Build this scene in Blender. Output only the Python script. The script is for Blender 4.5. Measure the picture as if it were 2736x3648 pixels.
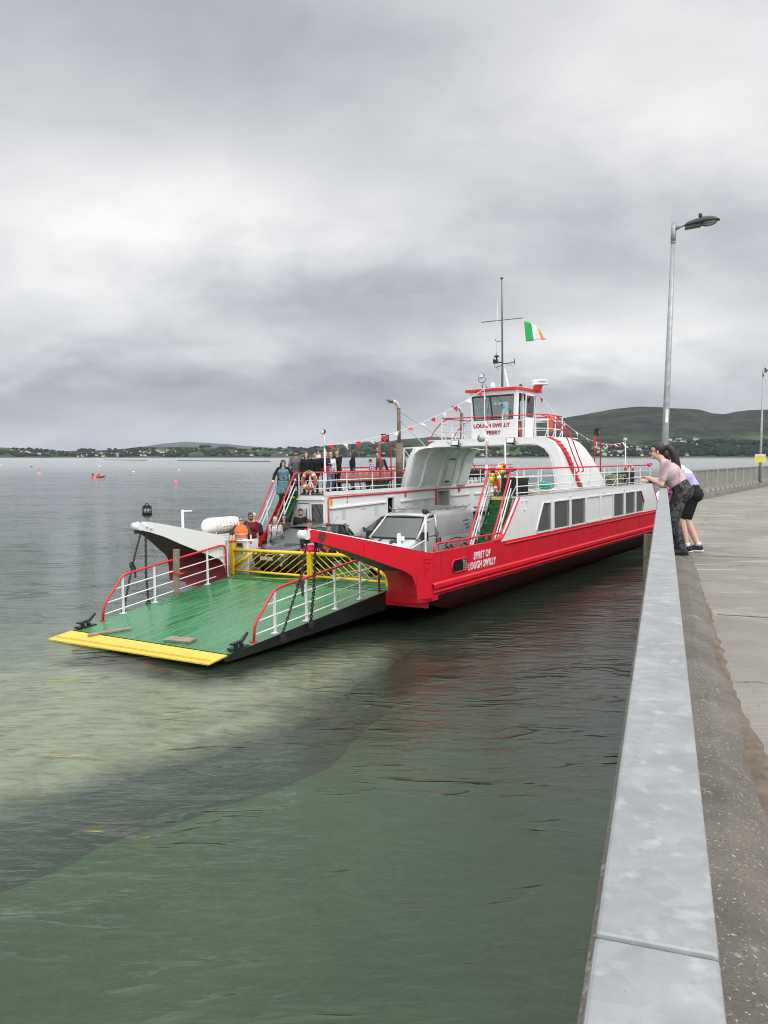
import bpy, bmesh, math, random
from mathutils import Vector, Matrix, noise as mnoise
from math import sin, cos, pi, radians, sqrt, atan2
random.seed(7)
for _o in list(bpy.data.objects): bpy.data.objects.remove(_o)
SC = bpy.context.scene
COL = SC.collection
# ------------------------------------------------------------ camera
F = 2845.0; HC = 4.3; TH = math.atan(195/F)
cam = bpy.data.cameras.new('camera'); camo = bpy.data.objects.new('camera', cam); COL.objects.link(camo)
cam.sensor_fit = 'VERTICAL'; cam.sensor_height = 36.0; cam.lens = 36*F/3648
cam.clip_start = 0.05; cam.clip_end = 60000
camo.location = (0, 0, HC); camo.rotation_euler = (pi/2-TH, 0, 0)
SC.camera = camo
# ------------------------------------------------------------ view
SC.view_settings.view_transform = 'Standard'; SC.view_settings.look = 'None'
SC.view_settings.exposure = 0.0; SC.view_settings.gamma = 1.0
SC.render.engine = 'CYCLES'
SC.cycles.use_adaptive_sampling = True; SC.cycles.adaptive_threshold = 0.015
SC.cycles.use_denoising = True; SC.cycles.pixel_filter_type = 'BLACKMAN_HARRIS'; SC.cycles.filter_width = 1.05
SC.cycles.max_bounces = 7; SC.cycles.diffuse_bounces = 3; SC.cycles.glossy_bounces = 3
SC.cycles.transparent_max_bounces = 12; SC.cycles.transmission_bounces = 4; SC.cycles.volume_bounces = 0
SC.cycles.caustics_reflective = False; SC.cycles.caustics_refractive = False
SC.cycles.sample_clamp_indirect = 4.0
# ------------------------------------------------------------ node helper
class NG:
    def __init__(s, nt): s.nt = nt; s.n = nt.nodes; s.l = nt.links
    def node(s, t, **k):
        d = s.n.new(t)
        for a, v in k.items():
            if a == 'inp':
                for q, w in v.items():
                    if hasattr(w, 'is_linked'): s.l.new(w, d.inputs[q])
                    else: d.inputs[q].default_value = w
            else: setattr(d, a, v)
        return d
    def math(s, op, a, b=None, c=None, clamp=False):
        d = s.n.new('ShaderNodeMath'); d.operation = op; d.use_clamp = clamp
        for i, w in enumerate((a, b, c)):
            if w is None: continue
            if hasattr(w, 'is_linked'): s.l.new(w, d.inputs[i])
            else: d.inputs[i].default_value = w
        return d.outputs[0]
    def mixc(s, f, a, b, blend='MIX'):
        d = s.n.new('ShaderNodeMix'); d.data_type = 'RGBA'; d.blend_type = blend
        for i, w in ((0, f), (6, a), (7, b)):
            if hasattr(w, 'is_linked'): s.l.new(w, d.inputs[i])
            else: d.inputs[i].default_value = (tuple(w)+(1,))[:4] if i else w
        return d.outputs[2]
    def ramp(s, f, pts):
        d = s.n.new('ShaderNodeValToRGB'); cr = d.color_ramp
        while len(cr.elements) < len(pts): cr.elements.new(0.5)
        for e, (p, c) in zip(cr.elements, pts):
            e.position = p; e.color = (c, c, c, 1) if isinstance(c, (int, float)) else tuple(c)+(1,)
        s.l.new(f, d.inputs[0]); return d.outputs[0]
    def noise(s, vec, scale, detail=3, rough=.5, dist=0.):
        d = s.n.new('ShaderNodeTexNoise'); d.inputs['Scale'].default_value = scale; d.inputs['Detail'].default_value = detail
        d.inputs['Roughness'].default_value = rough; d.inputs['Distortion'].default_value = dist
        if vec is not None: s.l.new(vec, d.inputs['Vector'])
        return d.outputs[0]
    def mapping(s, vec, scale=(1, 1, 1), rot=(0, 0, 0), loc=(0, 0, 0)):
        d = s.n.new('ShaderNodeMapping'); d.inputs['Scale'].default_value = scale; d.inputs['Rotation'].default_value = rot; d.inputs['Location'].default_value = loc
        s.l.new(vec, d.inputs['Vector']); return d.outputs[0]
# ------------------------------------------------------------ sky
SUN_EL = radians(48); SUN_AZ = radians(128)   # azimuth clockwise from +Y (view direction); sun to the right and a little behind
W = bpy.data.worlds.new('World'); SC.world = W; W.use_nodes = True
g = NG(W.node_tree); g.n.clear()
out = g.node('ShaderNodeOutputWorld'); bg = g.node('ShaderNodeBackground')
sky = g.node('ShaderNodeTexSky'); sky.sky_type = 'NISHITA'; sky.sun_disc = False; sky.sun_elevation = SUN_EL; sky.sun_rotation = SUN_AZ
tc = g.node('ShaderNodeTexCoord'); sep = g.node('ShaderNodeSeparateXYZ'); g.l.new(tc.outputs['Generated'], sep.inputs[0])
X, Y, Z = sep.outputs
zz = g.math('ADD', g.math('MAXIMUM', Z, 0.0), 0.46)
cb = g.node('ShaderNodeCombineXYZ'); g.l.new(g.math('DIVIDE', X, zz), cb.inputs[0]); g.l.new(g.math('DIVIDE', Y, zz), cb.inputs[1])
n1 = g.noise(g.mapping(cb.outputs[0], (2.0, 2.7, 1), loc=(3.1, 1.7, 0)), 1.0, 6, .56, .15)
n2 = g.noise(g.mapping(cb.outputs[0], (1.2, 1.7, 1), loc=(8, 2, 0)), 4.0, 5, .55, .3)
yy = g.math('MAXIMUM', Y, 0.05); U = g.math('DIVIDE', X, yy); V = g.math('DIVIDE', Z, yy)
# slight warping of the cloud coordinates so that no patch is a clean ellipse
wn = g.noise(g.mapping(cb.outputs[0], (1, 1, 1), loc=(20, 5, 0)), 2.2, 4, .55)
U = g.math('ADD', U, g.math('MULTIPLY', g.math('SUBTRACT', wn, .5), .34)); V = g.math('ADD', V, g.math('MULTIPLY', g.math('SUBTRACT', n2, .5), .10))
br = g.math('ADD', 0.605, g.math('MULTIPLY', g.math('SUBTRACT', n1, .5), .50))
br = g.math('ADD', br, g.math('MULTIPLY', g.math('SUBTRACT', n2, .5), .30))
for (u, v, su, sv, amp) in [(-.42, .27, .17, .10, .30), (-.20, .30, .12, .06, .22), (.03, .285, .13, .045, .24), (.38, .43, .19, .11, .32), (.28, .145, .14, .040, .38),
                            (-.25, .085, .28, .028, -.16), (.02, .19, .30, .045, -.13), (-.13, .47, .27, .10, -.11), (.22, .30, .16, .055, -.14), (.12, .08, .16, .02, -.06), (-.3, .17, .2, .03, .05), (0, .025, 1.2, .02, .03)]:
    a = g.math('POWER', g.math('DIVIDE', g.math('SUBTRACT', U, u), su), 2.0); b = g.math('POWER', g.math('DIVIDE', g.math('SUBTRACT', V, v), sv), 2.0)
    e = g.math('POWER', 2.718, g.math('MULTIPLY', g.math('ADD', a, b), -.5))
    br = g.math('ADD', br, g.math('MULTIPLY', e, amp))
zen = g.math('MULTIPLY', g.math('POWER', g.math('MAXIMUM', g.math('SUBTRACT', Z, .50), 0.0), 1.0), 4.2)   # overcast skies are brightest overhead
back = g.math('MULTIPLY', g.math('MAXIMUM', g.math('SUBTRACT', 0.0, Y), 0.0), 1.5)   # added brightness in the unseen sky behind, filling surfaces that face the camera
br = g.math('MAXIMUM', br, .25); br = g.math('ADD', g.math('ADD', br, zen), back)
tint = g.ramp(br, [(0, (.83, .895, 1.10)), (.40, (.90, .94, 1.07)), (.62, (.96, .98, 1.03)), (1.0, (1, 1, .985))])
sc_ = g.node('ShaderNodeVectorMath', operation='SCALE'); g.l.new(tint, sc_.inputs[0]); g.l.new(br, sc_.inputs['Scale'])
skb = g.node('ShaderNodeVectorMath', operation='SCALE'); g.l.new(sky.outputs[0], skb.inputs[0]); skb.inputs['Scale'].default_value = .08
col = g.mixc(.94, skb.outputs[0], sc_.outputs[0])
g.l.new(col, bg.inputs[0]); bg.inputs[1].default_value = 1.0; g.l.new(bg.outputs[0], out.inputs[0])
sl = bpy.data.lights.new('sun', 'SUN'); sl.energy = 1.2; sl.angle = radians(14); sl.color = (1, .965, .91)
slo = bpy.data.objects.new('sun', sl); COL.objects.link(slo)
sd = Vector((sin(SUN_AZ)*cos(SUN_EL), cos(SUN_AZ)*cos(SUN_EL), sin(SUN_EL)))
slo.rotation_euler = (-sd).to_track_quat('-Z', 'Y').to_euler()
# ------------------------------------------------------------ materials
def srgb(r, g_, b):
    f = lambda c: (c/255/12.92) if c/255 <= .04045 else ((c/255+.055)/1.055)**2.4
    return (f(r), f(g_), f(b))
MATS = {}
def newmat(name):
    m = bpy.data.materials.new(name); m.use_nodes = True; gg = NG(m.node_tree); gg.n.clear()
    o = gg.node('ShaderNodeOutputMaterial'); p = gg.node('ShaderNodeBsdfPrincipled'); gg.l.new(p.outputs[0], o.inputs[0])
    t = gg.node('ShaderNodeTexCoord')
    return m, gg, p, t.outputs['Object'], o
def setc(gg, p, c):
    if hasattr(c, 'is_linked'): gg.l.new(c, p.inputs['Base Color'])
    else: p.inputs['Base Color'].default_value = tuple(c)+(1,)
def mat(name, c, rough=.5, metal=0., var=.12, scale=6., bump=0., c2=None, c2at=.62, c2w=.04, bscale=None, spec=None, streak=None):
    """principled paint with mottled value, optional second colour in patches (rust, wear), optional bump"""
    if name in MATS: return MATS[name]
    m, gg, p, obj, o = newmat(name)
    n = gg.noise(obj, scale, 4, .6)
    lo = tuple(max(0, x*(1-var)) for x in c); hi = tuple(min(1, x*(1+var)) for x in c)
    colr = gg.ramp(n, [(.3, lo), (.7, hi)])
    if c2 is not None:
        nn = gg.noise(obj, scale*1.7, 6, .7, .3)
        colr = gg.mixc(gg.ramp(nn, [(c2at, 0.), (c2at+c2w, 1.)]), colr, c2)
    if streak is not None:
        sn = gg.noise(gg.mapping(obj, (7, 7, .55)), 1.0, 5, .65, .2); colr = gg.mixc(gg.ramp(sn, [(.60, 0.), (.72, streak[1])]), colr, streak[0])
        sn = gg.noise(obj, 16, 4, .7); colr = gg.mixc(gg.ramp(sn, [(.70, 0.), (.74, .7)]), colr, streak[2])
    setc(gg, p, colr)
    n2 = gg.noise(obj, scale*2.3, 3)
    gg.l.new(gg.math('ADD', rough-.08, gg.math('MULTIPLY', n2, .16)), p.inputs['Roughness'])
    p.inputs['Metallic'].default_value = metal
    if spec is not None: p.inputs['Specular IOR Level'].default_value = spec
    if bump:
        b = gg.node('ShaderNodeBump'); b.inputs['Strength'].default_value = 1.0; b.inputs['Distance'].default_value = bump
        gg.l.new(gg.noise(obj, bscale or scale*8, 4), b.inputs['Height']); gg.l.new(b.outputs[0], p.inputs['Normal'])
    MATS[name] = m; return m
RED = mat('red_paint', (.66, .012, .030), .38, var=.06, scale=1.5, c2=(.50, .012, .022), c2at=.66, c2w=.12, bump=.008, bscale=1.9, streak=((.36, .015, .02), .55, (.20, .03, .02)))
REDR = mat('red_rail_paint', (.60, .018, .032), .4, var=.1, scale=9, c2=(.33, .03, .02), c2at=.70)
WHT = mat('white_paint', (.74, .745, .76), .42, var=.03, scale=1.2, c2=(.60, .58, .54), c2at=.68, c2w=.1, bump=.005, bscale=1.8, streak=((.50, .45, .38), .5, (.40, .22, .12)))
WHR = mat('white_rail_paint', (.76, .765, .77), .4, var=.05, scale=8, c2=(.45, .28, .16), c2at=.76)
YEL = mat('yellow_paint', (.78, .50, .018), .45, var=.08, scale=5, c2=(.40, .16, .03), c2at=.75, bump=.003, bscale=30)
YELR = mat('yellow_edge_paint', (.66, .45, .065), .5, var=.08, scale=3, c2=(.36, .13, .03), c2at=.69, c2w=.02, bump=.004, bscale=20)
BLK = mat('black_rubber', (.014, .014, .015), .6, var=.3)
IRON = mat('rusty_iron', (.026, .022, .020), .6, var=.4, scale=14, c2=(.16, .07, .03), c2at=.6, c2w=.12, bump=.004)
STEEL = mat('dull_steel', (.36, .36, .36), .45, .6, var=.15)
PIPE = mat('brown_exhaust_paint', (.155, .122, .088), .55, var=.15, scale=5, c2=(.30, .27, .22), c2at=.7)
PIPEW = mat('pale_exhaust_elbow', (.52, .51, .49), .5, var=.15, scale=8, c2=(.10, .09, .08), c2at=.64, c2w=.1)
ANTI = mat('dark_red_bottom_paint', (.17, .014, .022), .5, var=.3, scale=1.3, c2=(.05, .022, .02), c2at=.58, c2w=.12)
BLKP = mat('black_ramp_side', (.012, .013, .016), .42, var=.3, scale=2)
UND = mat('brown_under_arm', (.050, .026, .022), .55, var=.25, scale=3)
WOOD = mat('weathered_wood', (.24, .19, .15), .8, var=.25, scale=7, c2=(.12, .09, .07), c2at=.6, c2w=.1, bump=.004, bscale=30)
def mk_deck(name, base, dark, wet=.2):
    m, gg, p, obj, o = newmat(name)
    st = gg.noise(gg.mapping(obj, (2.8, .28, 1)), 2.2, 6, .62, .3)
    c = gg.ramp(st, [(.30, dark), (.52, base), (.75, tuple(min(1, x*1.45) for x in base))])
    n = gg.noise(obj, .9, 5, .6, .6)
    c = gg.mixc(gg.ramp(n, [(.56, 0.), (.75, .55)]), c, (.10, .20, .11))
    sc2 = gg.noise(gg.mapping(obj, (9, .7, 1)), 3, 4, .7)
    c = gg.mixc(gg.ramp(sc2, [(.66, 0.), (.72, .35)]), c, (.30, .42, .32)); setc(gg, p, c)
    gg.l.new(gg.ramp(st, [(.35, wet), (.6, wet+.22)]), p.inputs['Roughness'])
    b = gg.node('ShaderNodeBump'); b.inputs['Distance'].default_value = .006; b.inputs['Strength'].default_value = .5
    gg.l.new(gg.noise(obj, 5, 4), b.inputs['Height']); gg.l.new(b.outputs[0], p.inputs['Normal'])
    MATS[name] = m; return m
GRN = mk_deck('green_ramp_paint', (.040, .185, .078), (.022, .115, .050), .14)
GRND = mk_deck('green_deck_paint', (.018, .115, .040), (.010, .065, .022), .2)
GRNS = mat('green_step_paint', (.008, .085, .026), .45, var=.2, scale=4)
def glassmat(name, tint, alpha, rough=.03, dc=(.13, .14, .15)):
    m = bpy.data.materials.new(name); m.use_nodes = True; gg = NG(m.node_tree); gg.n.clear()
    o = gg.node('ShaderNodeOutputMaterial'); tr = gg.node('ShaderNodeBsdfTransparent', inp={'Color': tuple(tint)+(1,)})
    gl = gg.node('ShaderNodeBsdfGlossy', inp={'Roughness': rough, 'Color': (1, 1, 1, 1)})
    df = gg.node('ShaderNodeBsdfDiffuse', inp={'Color': tuple(dc)+(1,)})
    m1 = gg.node('ShaderNodeMixShader', inp={0: alpha}); gg.l.new(tr.outputs[0], m1.inputs[1]); gg.l.new(df.outputs[0], m1.inputs[2])
    fr = gg.node('ShaderNodeFresnel', inp={'IOR': 1.52}); f = gg.math('ADD', gg.math('MULTIPLY', fr.outputs[0], 1.0), .05, clamp=True)
    m2 = gg.node('ShaderNodeMixShader'); gg.l.new(f, m2.inputs[0]); gg.l.new(m1.outputs[0], m2.inputs[1]); gg.l.new(gl.outputs[0], m2.inputs[2])
    gg.l.new(m2.outputs[0], o.inputs[0]); MATS[name] = m; return m
GLS = glassmat('saloon_glass', (.66, .70, .70), 0.34, dc=(.33, .34, .34))
GLW = glassmat('wheelhouse_glass', (.80, .95, .96), .02)
GLC = glassmat('car_glass', (.42, .52, .52), .6, dc=(.022, .038, .042))
GLM = glassmat('mirror_window', (.25, .27, .3), .35)
# ------------------------------------------------------------ mesh builder
class MB:
    def __init__(s): s.v = []; s.f = []; s.m = []; s.sm = []
    def add(s, vs, fs, mi=0, smooth=False):
        o = len(s.v); s.v += [tuple(v) for v in vs]
        for f in fs: s.f.append(tuple(i+o for i in f)); s.m.append(mi); s.sm.append(smooth)
    def box(s, c, d, rz=0., mi=0, M=None):
        x, y, z = d[0]/2, d[1]/2, d[2]/2; vs = [Vector((i*x, j*y, k*z)) for k in (-1, 1) for j in (-1, 1) for i in (-1, 1)]
        R = (M if M is not None else Matrix.Rotation(rz, 3, 'Z'))
        s.add([R @ v + Vector(c) for v in vs], [(0, 2, 3, 1), (4, 5, 7, 6), (0, 1, 5, 4), (2, 6, 7, 3), (0, 4, 6, 2), (1, 3, 7, 5)], mi)
    def bb(s, x0, x1, y0, y1, z0, z1, mi=0):
        s.box(((x0+x1)/2, (y0+y1)/2, (z0+z1)/2), (abs(x1-x0), abs(y1-y0), abs(z1-z0)), mi=mi)
    def bar(s, p, q, w, h=None, mi=0, up=(0, 0, 1)):
        p = Vector(p); q = Vector(q); d = q-p; L = d.length
        if L < 1e-6: return
        d.normalize(); u = Vector(up)
        if abs(d.dot(u)) > .98: u = Vector((0, 1, 0))
        sx = d.cross(u).normalized(); sz = sx.cross(d).normalized(); h = h or w
        vs = []
        for e in (p, q):
            for a, b in ((-1, -1), (1, -1), (1, 1), (-1, 1)): vs.append(e+sx*a*w/2+sz*b*h/2)
        s.add(vs, [(0, 3, 2, 1), (4, 5, 6, 7), (0, 1, 5, 4), (1, 2, 6, 5), (2, 3, 7, 6), (3, 0, 4, 7)], mi)
    def tube(s, pts, r, n=8, mi=0, closed=False, caps=True):
        P = [Vector(p) for p in pts]; N = len(P); rr = r if isinstance(r, (list, tuple)) else [r]*N
        base = len(s.v); t0 = (P[1]-P[0]).normalized(); u = t0.orthogonal().normalized()
        for i in range(N):
            if closed: t = (P[(i+1) % N]-P[i-1]).normalized()
            elif i == 0: t = (P[1]-P[0]).normalized()
            elif i == N-1: t = (P[-1]-P[-2]).normalized()
            else: t = ((P[i+1]-P[i]).normalized()+(P[i]-P[i-1]).normalized()).normalized()
            u = (u-t*u.dot(t)); u = u.normalized() if u.length > 1e-5 else t.orthogonal().normalized(); w = t.cross(u)
            k = 1.0
            if 0 < i < N-1 and not closed:
                cs = (P[i+1]-P[i]).normalized().dot(t); k = 1/max(cs, .5)
            for j in range(n):
                a = 2*pi*j/n; s.v.append(tuple(P[i]+(u*cos(a)+w*sin(a))*rr[i]))
        for i in range(N if closed else N-1):
            for j in range(n):
                a = base+i*n+j; b = base+i*n+(j+1) % n; c = base+((i+1) % N)*n+(j+1) % n; d = base+((i+1) % N)*n+j
                s.f.append((a, b, c, d)); s.m.append(mi); s.sm.append(True)
        if caps and not closed:
            s.f.append(tuple(base+j for j in range(n))[::-1]); s.m.append(mi); s.sm.append(False)
            s.f.append(tuple(base+(N-1)*n+j for j in range(n))); s.m.append(mi); s.sm.append(False)
    def cyl(s, p, q, r, n=12, mi=0, r2=None): s.tube([p, q], [r, r if r2 is None else r2], n, mi)
    def lathe(s, prof, c=(0, 0, 0), M=None, n=16, mi=0):
        M = M or Matrix.Identity(3); base = len(s.v); k = len(prof)
        for (r, z) in prof:
            for j in range(n):
                a = 2*pi*j/n; s.v.append(tuple(M @ Vector((r*cos(a), r*sin(a), z))+Vector(c)))
        for i in range(k-1):
            for j in range(n):
                s.f.append((base+i*n+j, base+i*n+(j+1) % n, base+(i+1)*n+(j+1) % n, base+(i+1)*n+j)); s.m.append(mi); s.sm.append(True)
        s.f.append(tuple(base+j for j in range(n))[::-1]); s.m.append(mi); s.sm.append(False)
        s.f.append(tuple(base+(k-1)*n+j for j in range(n))); s.m.append(mi); s.sm.append(False)
    def sph(s, c, r, n=10, m=7, mi=0, sc=(1, 1, 1), M=None):
        prof = [(max(r*sin(pi*i/m), 1e-4), -r*cos(pi*i/m)) for i in range(m+1)]
        D = Matrix.Diagonal(sc); s.lathe(prof, c, (M @ D) if M else D, n, mi)
    def torus(s, c, R, r, M=None, n=24, k=8, mi=0, sc=(1, 1), a0=0, a1=2*pi):
        M = M or Matrix.Identity(3); full = abs(a1-a0-2*pi) < 1e-6
        cnt = n if full else n+1
        pts = [M @ Vector((R*sc[0]*cos(a0+(a1-a0)*i/n), R*sc[1]*sin(a0+(a1-a0)*i/n), 0))+Vector(c) for i in range(cnt)]
        s.tube(pts, r, k, mi, closed=full)
    def prism(s, poly, axis, lo, hi, mi=0):
        """poly: 2D points in the two axes other than `axis` (cyclic order x->yz, y->xz, z->xy)"""
        def P(a, b, t): return {'x': (t, a, b), 'y': (a, t, b), 'z': (a, b, t)}[axis]
        n = len(poly); vs = [P(a, b, lo) for a, b in poly]+[P(a, b, hi) for a, b in poly]
        s.add(vs, [tuple(range(n))[::-1], tuple(range(n, 2*n))]+[(i, (i+1) % n, n+(i+1) % n, n+i) for i in range(n)], mi)
    def grid(s, rows, mi=0, smooth=True):
        nr = len(rows); nc = len(rows[0]); s.add([p for r in rows for p in r], [(i*nc+j, i*nc+j+1, (i+1)*nc+j+1, (i+1)*nc+j) for i in range(nr-1) for j in range(nc-1)], mi, smooth)
    def build(s, name, mats, parent=None, label=None, cat=None, group=None, kind=None, bevel=0., solid=0.):
        me = bpy.data.meshes.new(name); me.from_pydata(s.v, [], s.f)
        for m in (mats if isinstance(mats, (list, tuple)) else [mats]): me.materials.append(m)
        me.polygons.foreach_set('material_index', s.m); me.polygons.foreach_set('use_smooth', s.sm)
        bm = bmesh.new(); bm.from_mesh(me); bmesh.ops.recalc_face_normals(bm, faces=bm.faces); bm.to_mesh(me); bm.free()
        me.update(); o = bpy.data.objects.new(name, me); COL.objects.link(o)
        if parent: o.parent = parent
        if solid:
            md = o.modifiers.new('thick', 'SOLIDIFY'); md.thickness = solid; md.offset = 0
        if bevel:
            md = o.modifiers.new('bevel', 'BEVEL'); md.width = bevel; md.segments = 2; md.limit_method = 'ANGLE'; md.angle_limit = radians(40)
        tag(o, label, cat, group, kind); return o
def tag(o, label=None, cat=None, group=None, kind=None):
    if label: o['label'] = label
    if cat: o['category'] = cat
    if group: o['group'] = group
    if kind: o['kind'] = kind
    return o
def empty(name, M=None, label=None, cat=None, group=None, parent=None):
    o = bpy.data.objects.new(name, None); o.empty_display_size = .2; COL.objects.link(o)
    if M is not None: o.matrix_world = M
    if parent: o.parent = parent
    return tag(o, label, cat, group)
def textmesh(name, s, size, m, parent, M, extrude=.004, offset=0., shear=0., sx=1., align='LEFT', spacing=1.0):
    cu = bpy.data.curves.new(name, 'FONT'); cu.body = s; cu.size = size; cu.extrude = extrude; cu.offset = offset; cu.shear = shear
    cu.align_x = align; cu.space_line = .95; cu.space_character = spacing; cu.resolution_u = 3
    t = bpy.data.objects.new('tmp', cu); COL.objects.link(t)
    dg = bpy.context.evaluated_depsgraph_get(); me = bpy.data.meshes.new_from_object(t.evaluated_get(dg)); bpy.data.objects.remove(t)
    me.materials.clear(); me.materials.append(m)
    me.transform(M @ Matrix.Diagonal((sx, 1, 1, 1))); o = bpy.data.objects.new(name, me); COL.objects.link(o); o.parent = parent; return o
def frame3(o, x, y, z):
    M = Matrix((x, y, z)).transposed().to_4x4(); M.translation = Vector(o); return M
# ------------------------------------------------------------ ferry frame: x = to starboard, y = aft, z = up (a 1.2 degree list)
_p = radians(33.2); _l = radians(1.2)
_a = Vector((sin(_p), cos(_p), 0)); _b = Vector((cos(_p)*cos(_l), -sin(_p)*cos(_l), sin(_l))); _c = _b.cross(_a)
FO = Vector((-2.32102033, 22.17601773, 0.75981233))
FM = frame3(FO, _b, _a, _c)
def FW(b, a, c): return FM @ Vector((b, a, c))
# pier frame
PA = math.atan(995/F); PD = Vector((sin(PA), cos(PA), 0)); PN = Vector((cos(PA), -sin(PA), 0)); PZ = 2.85
QD = Vector((sin(_p), cos(_p), 0)); QN = Vector((cos(_p), -sin(_p), 0)); TCORN = 25.85
# ============================================================ SETTING
# ---- water
m, gg, p, obj, o_ = newmat('sea_water'); gg.n.remove(p)
h1 = gg.noise(gg.mapping(obj, (.50, 1.15, 1), rot=(0, 0, radians(-14))), 1.0, 3, .55, .35)
h2 = gg.noise(gg.mapping(obj, (1, 2.2, 1), rot=(0, 0, radians(12))), 2.6, 4, .6, .5)
h3 = gg.noise(gg.mapping(obj, (.10, .16, 1)), 1.0, 3, .5)
h4 = gg.noise(gg.mapping(obj, (1, 1.3, 1), rot=(0, 0, radians(60))), 11., 2, .5)
patch = gg.ramp(gg.noise(gg.mapping(obj, (.045, .11, 1), rot=(0, 0, .3)), 1.0, 3, .55, .6), [(.36, .42), (.62, 1.0)])   # calmer and rougher patches
H = gg.math('ADD', gg.math('MULTIPLY', h1, .070), gg.math('MULTIPLY', h2, .030)); H = gg.math('ADD', H, gg.math('MULTIPLY', h4, .0030))
rg_ = gg.noise(gg.mapping(obj, (.9, 2.6, 1), rot=(0, 0, radians(-20)), loc=(4, 9, 0)), .8, 2, .45, .6)
rdg = gg.math('POWER', gg.math('SUBTRACT', 1.0, gg.math('ABSOLUTE', gg.math('MULTIPLY', gg.math('SUBTRACT', rg_, .5), 5.0)), clamp=True), 3.0)
H = gg.math('ADD', H, gg.math('MULTIPLY', gg.math('MULTIPLY', rdg, .030), gg.ramp(gg.noise(gg.mapping(obj, (1, 1.6, 1), loc=(3, 3, 0)), .45, 3, .5), [(.5, 0.), (.62, 1.)])))
H = gg.math('MULTIPLY', H, patch); H = gg.math('ADD', H, gg.math('MULTIPLY', h3, .20))
bmp = gg.node('ShaderNodeBump'); bmp.inputs['Strength'].default_value = 1.; bmp.inputs['Distance'].default_value = .95; gg.l.new(H, bmp.inputs['Height'])
tr = gg.node('ShaderNodeBsdfTransparent', inp={'Color': (.80, .88, .80, 1)})
df = gg.node('ShaderNodeBsdfDiffuse', inp={'Color': (.058, .088, .060, 1)})
body = gg.node('ShaderNodeMixShader', inp={0: .30}); gg.l.new(tr.outputs[0], body.inputs[1]); gg.l.new(df.outputs[0], body.inputs[2])
gl = gg.node('ShaderNodeBsdfGlossy', inp={'Roughness': .02, 'Color': (.97, .98, 1, 1)}); gg.l.new(bmp.outputs[0], gl.inputs['Normal']); sy = gg.node('ShaderNodeSeparateXYZ'); gg.l.new(obj, sy.inputs[0]); gg.l.new(gg.ramp(gg.math('DIVIDE', sy.outputs[1], 400.), [(.08, .02), (.25, .09), (.9, .20)]), gl.inputs['Roughness'])   # open water is rougher than the lee of the pier
fr = gg.node('ShaderNodeFresnel', inp={'IOR': 1.42}); gg.l.new(bmp.outputs[0], fr.inputs['Normal'])
mx = gg.node('ShaderNodeMixShader'); gg.l.new(gg.math('MULTIPLY', fr.outputs[0], .93), mx.inputs[0]); gg.l.new(body.outputs[0], mx.inputs[1]); gg.l.new(gl.outputs[0], mx.inputs[2])
gg.l.new(mx.outputs[0], o_.inputs[0]); WATER = m
w = MB(); w.add([(-15000, -60, 0), (15000, -60, 0), (15000, 15500, 0), (-15000, 15500, 0)], [(0, 1, 2, 3)])
w.build('water', WATER, kind='structure')
# ---- sea bed and the slipway under the water in front of the ramp
m, gg, p, obj, _ = newmat('sea_bed_mud')
n = gg.noise(obj, .35, 5, .6, .8); c = gg.ramp(n, [(.30, (.055, .105, .044)), (.6, (.092, .155, .068)), (.8, (.12, .185, .092))])
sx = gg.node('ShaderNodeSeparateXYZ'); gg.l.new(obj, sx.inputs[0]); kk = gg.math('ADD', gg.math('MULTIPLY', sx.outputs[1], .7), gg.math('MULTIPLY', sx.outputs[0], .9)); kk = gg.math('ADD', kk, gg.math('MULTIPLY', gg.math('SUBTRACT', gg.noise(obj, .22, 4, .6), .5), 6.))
c = gg.mixc(gg.ramp(gg.math('DIVIDE', kk, 20.), [(.44, 0.), (.74, 1.)]), c, (.020, .040, .026)); setc(gg, p, c); p.inputs['Roughness'].default_value = .9; BED = m  # bed painted darker towards ferry and pier, for deep water and hull shade
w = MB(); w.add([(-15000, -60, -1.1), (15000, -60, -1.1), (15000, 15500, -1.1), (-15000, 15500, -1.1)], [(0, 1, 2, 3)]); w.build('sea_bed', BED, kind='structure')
m, gg, p, obj, _ = newmat('sandy_slipway')
n = gg.noise(obj, .9, 5, .62, .8); c = gg.ramp(n, [(.3, (.44, .40, .27)), (.55, (.74, .69, .50)), (.8, (.84, .79, .60))])
n = gg.noise(gg.mapping(obj, (.6, 2.4, 1), rot=(0, 0, -.7)), 2.5, 4, .6); c = gg.mixc(gg.ramp(n, [(.5, 0.), (.68, .6)]), c, (.17, .20, .12))
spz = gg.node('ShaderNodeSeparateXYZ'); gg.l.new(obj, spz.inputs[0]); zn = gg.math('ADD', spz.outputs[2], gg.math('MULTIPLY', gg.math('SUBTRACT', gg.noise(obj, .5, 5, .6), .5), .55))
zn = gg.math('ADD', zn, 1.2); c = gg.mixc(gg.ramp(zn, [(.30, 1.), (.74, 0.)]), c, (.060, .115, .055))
ea = gg.node('ShaderNodeAttribute'); ea.attribute_name = 'edge'; ev = gg.math('ADD', gg.math('MULTIPLY', ea.outputs['Fac'], .4), gg.math('MULTIPLY', gg.math('SUBTRACT', gg.noise(obj, 1.1, 5, .65), .5), .55)); c = gg.mixc(gg.ramp(ev, [(.00, 1.), (.36, 0.)]), c, (.040, .043, .038)); setc(gg, p, c); p.inputs['Roughness'].default_value = .9; SAND = m
def epos(t, q):
    k = min(1, max(0, (t-3.5)/3)); d2 = Vector((.36, .933))
    base = e0+ed*min(t, 5)+(d2*(t-5) if t > 5 else Vector((0, 0))); n = (en*(1-k)+Vector((-d2.y, d2.x))*k).normalized(); return base+n*q
e0 = Vector((-4.95, 10.3)); ed = Vector((.676, .737)).normalized(); en = Vector((-ed.y, ed.x))
w = MB(); rows = []; QS = []
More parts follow.
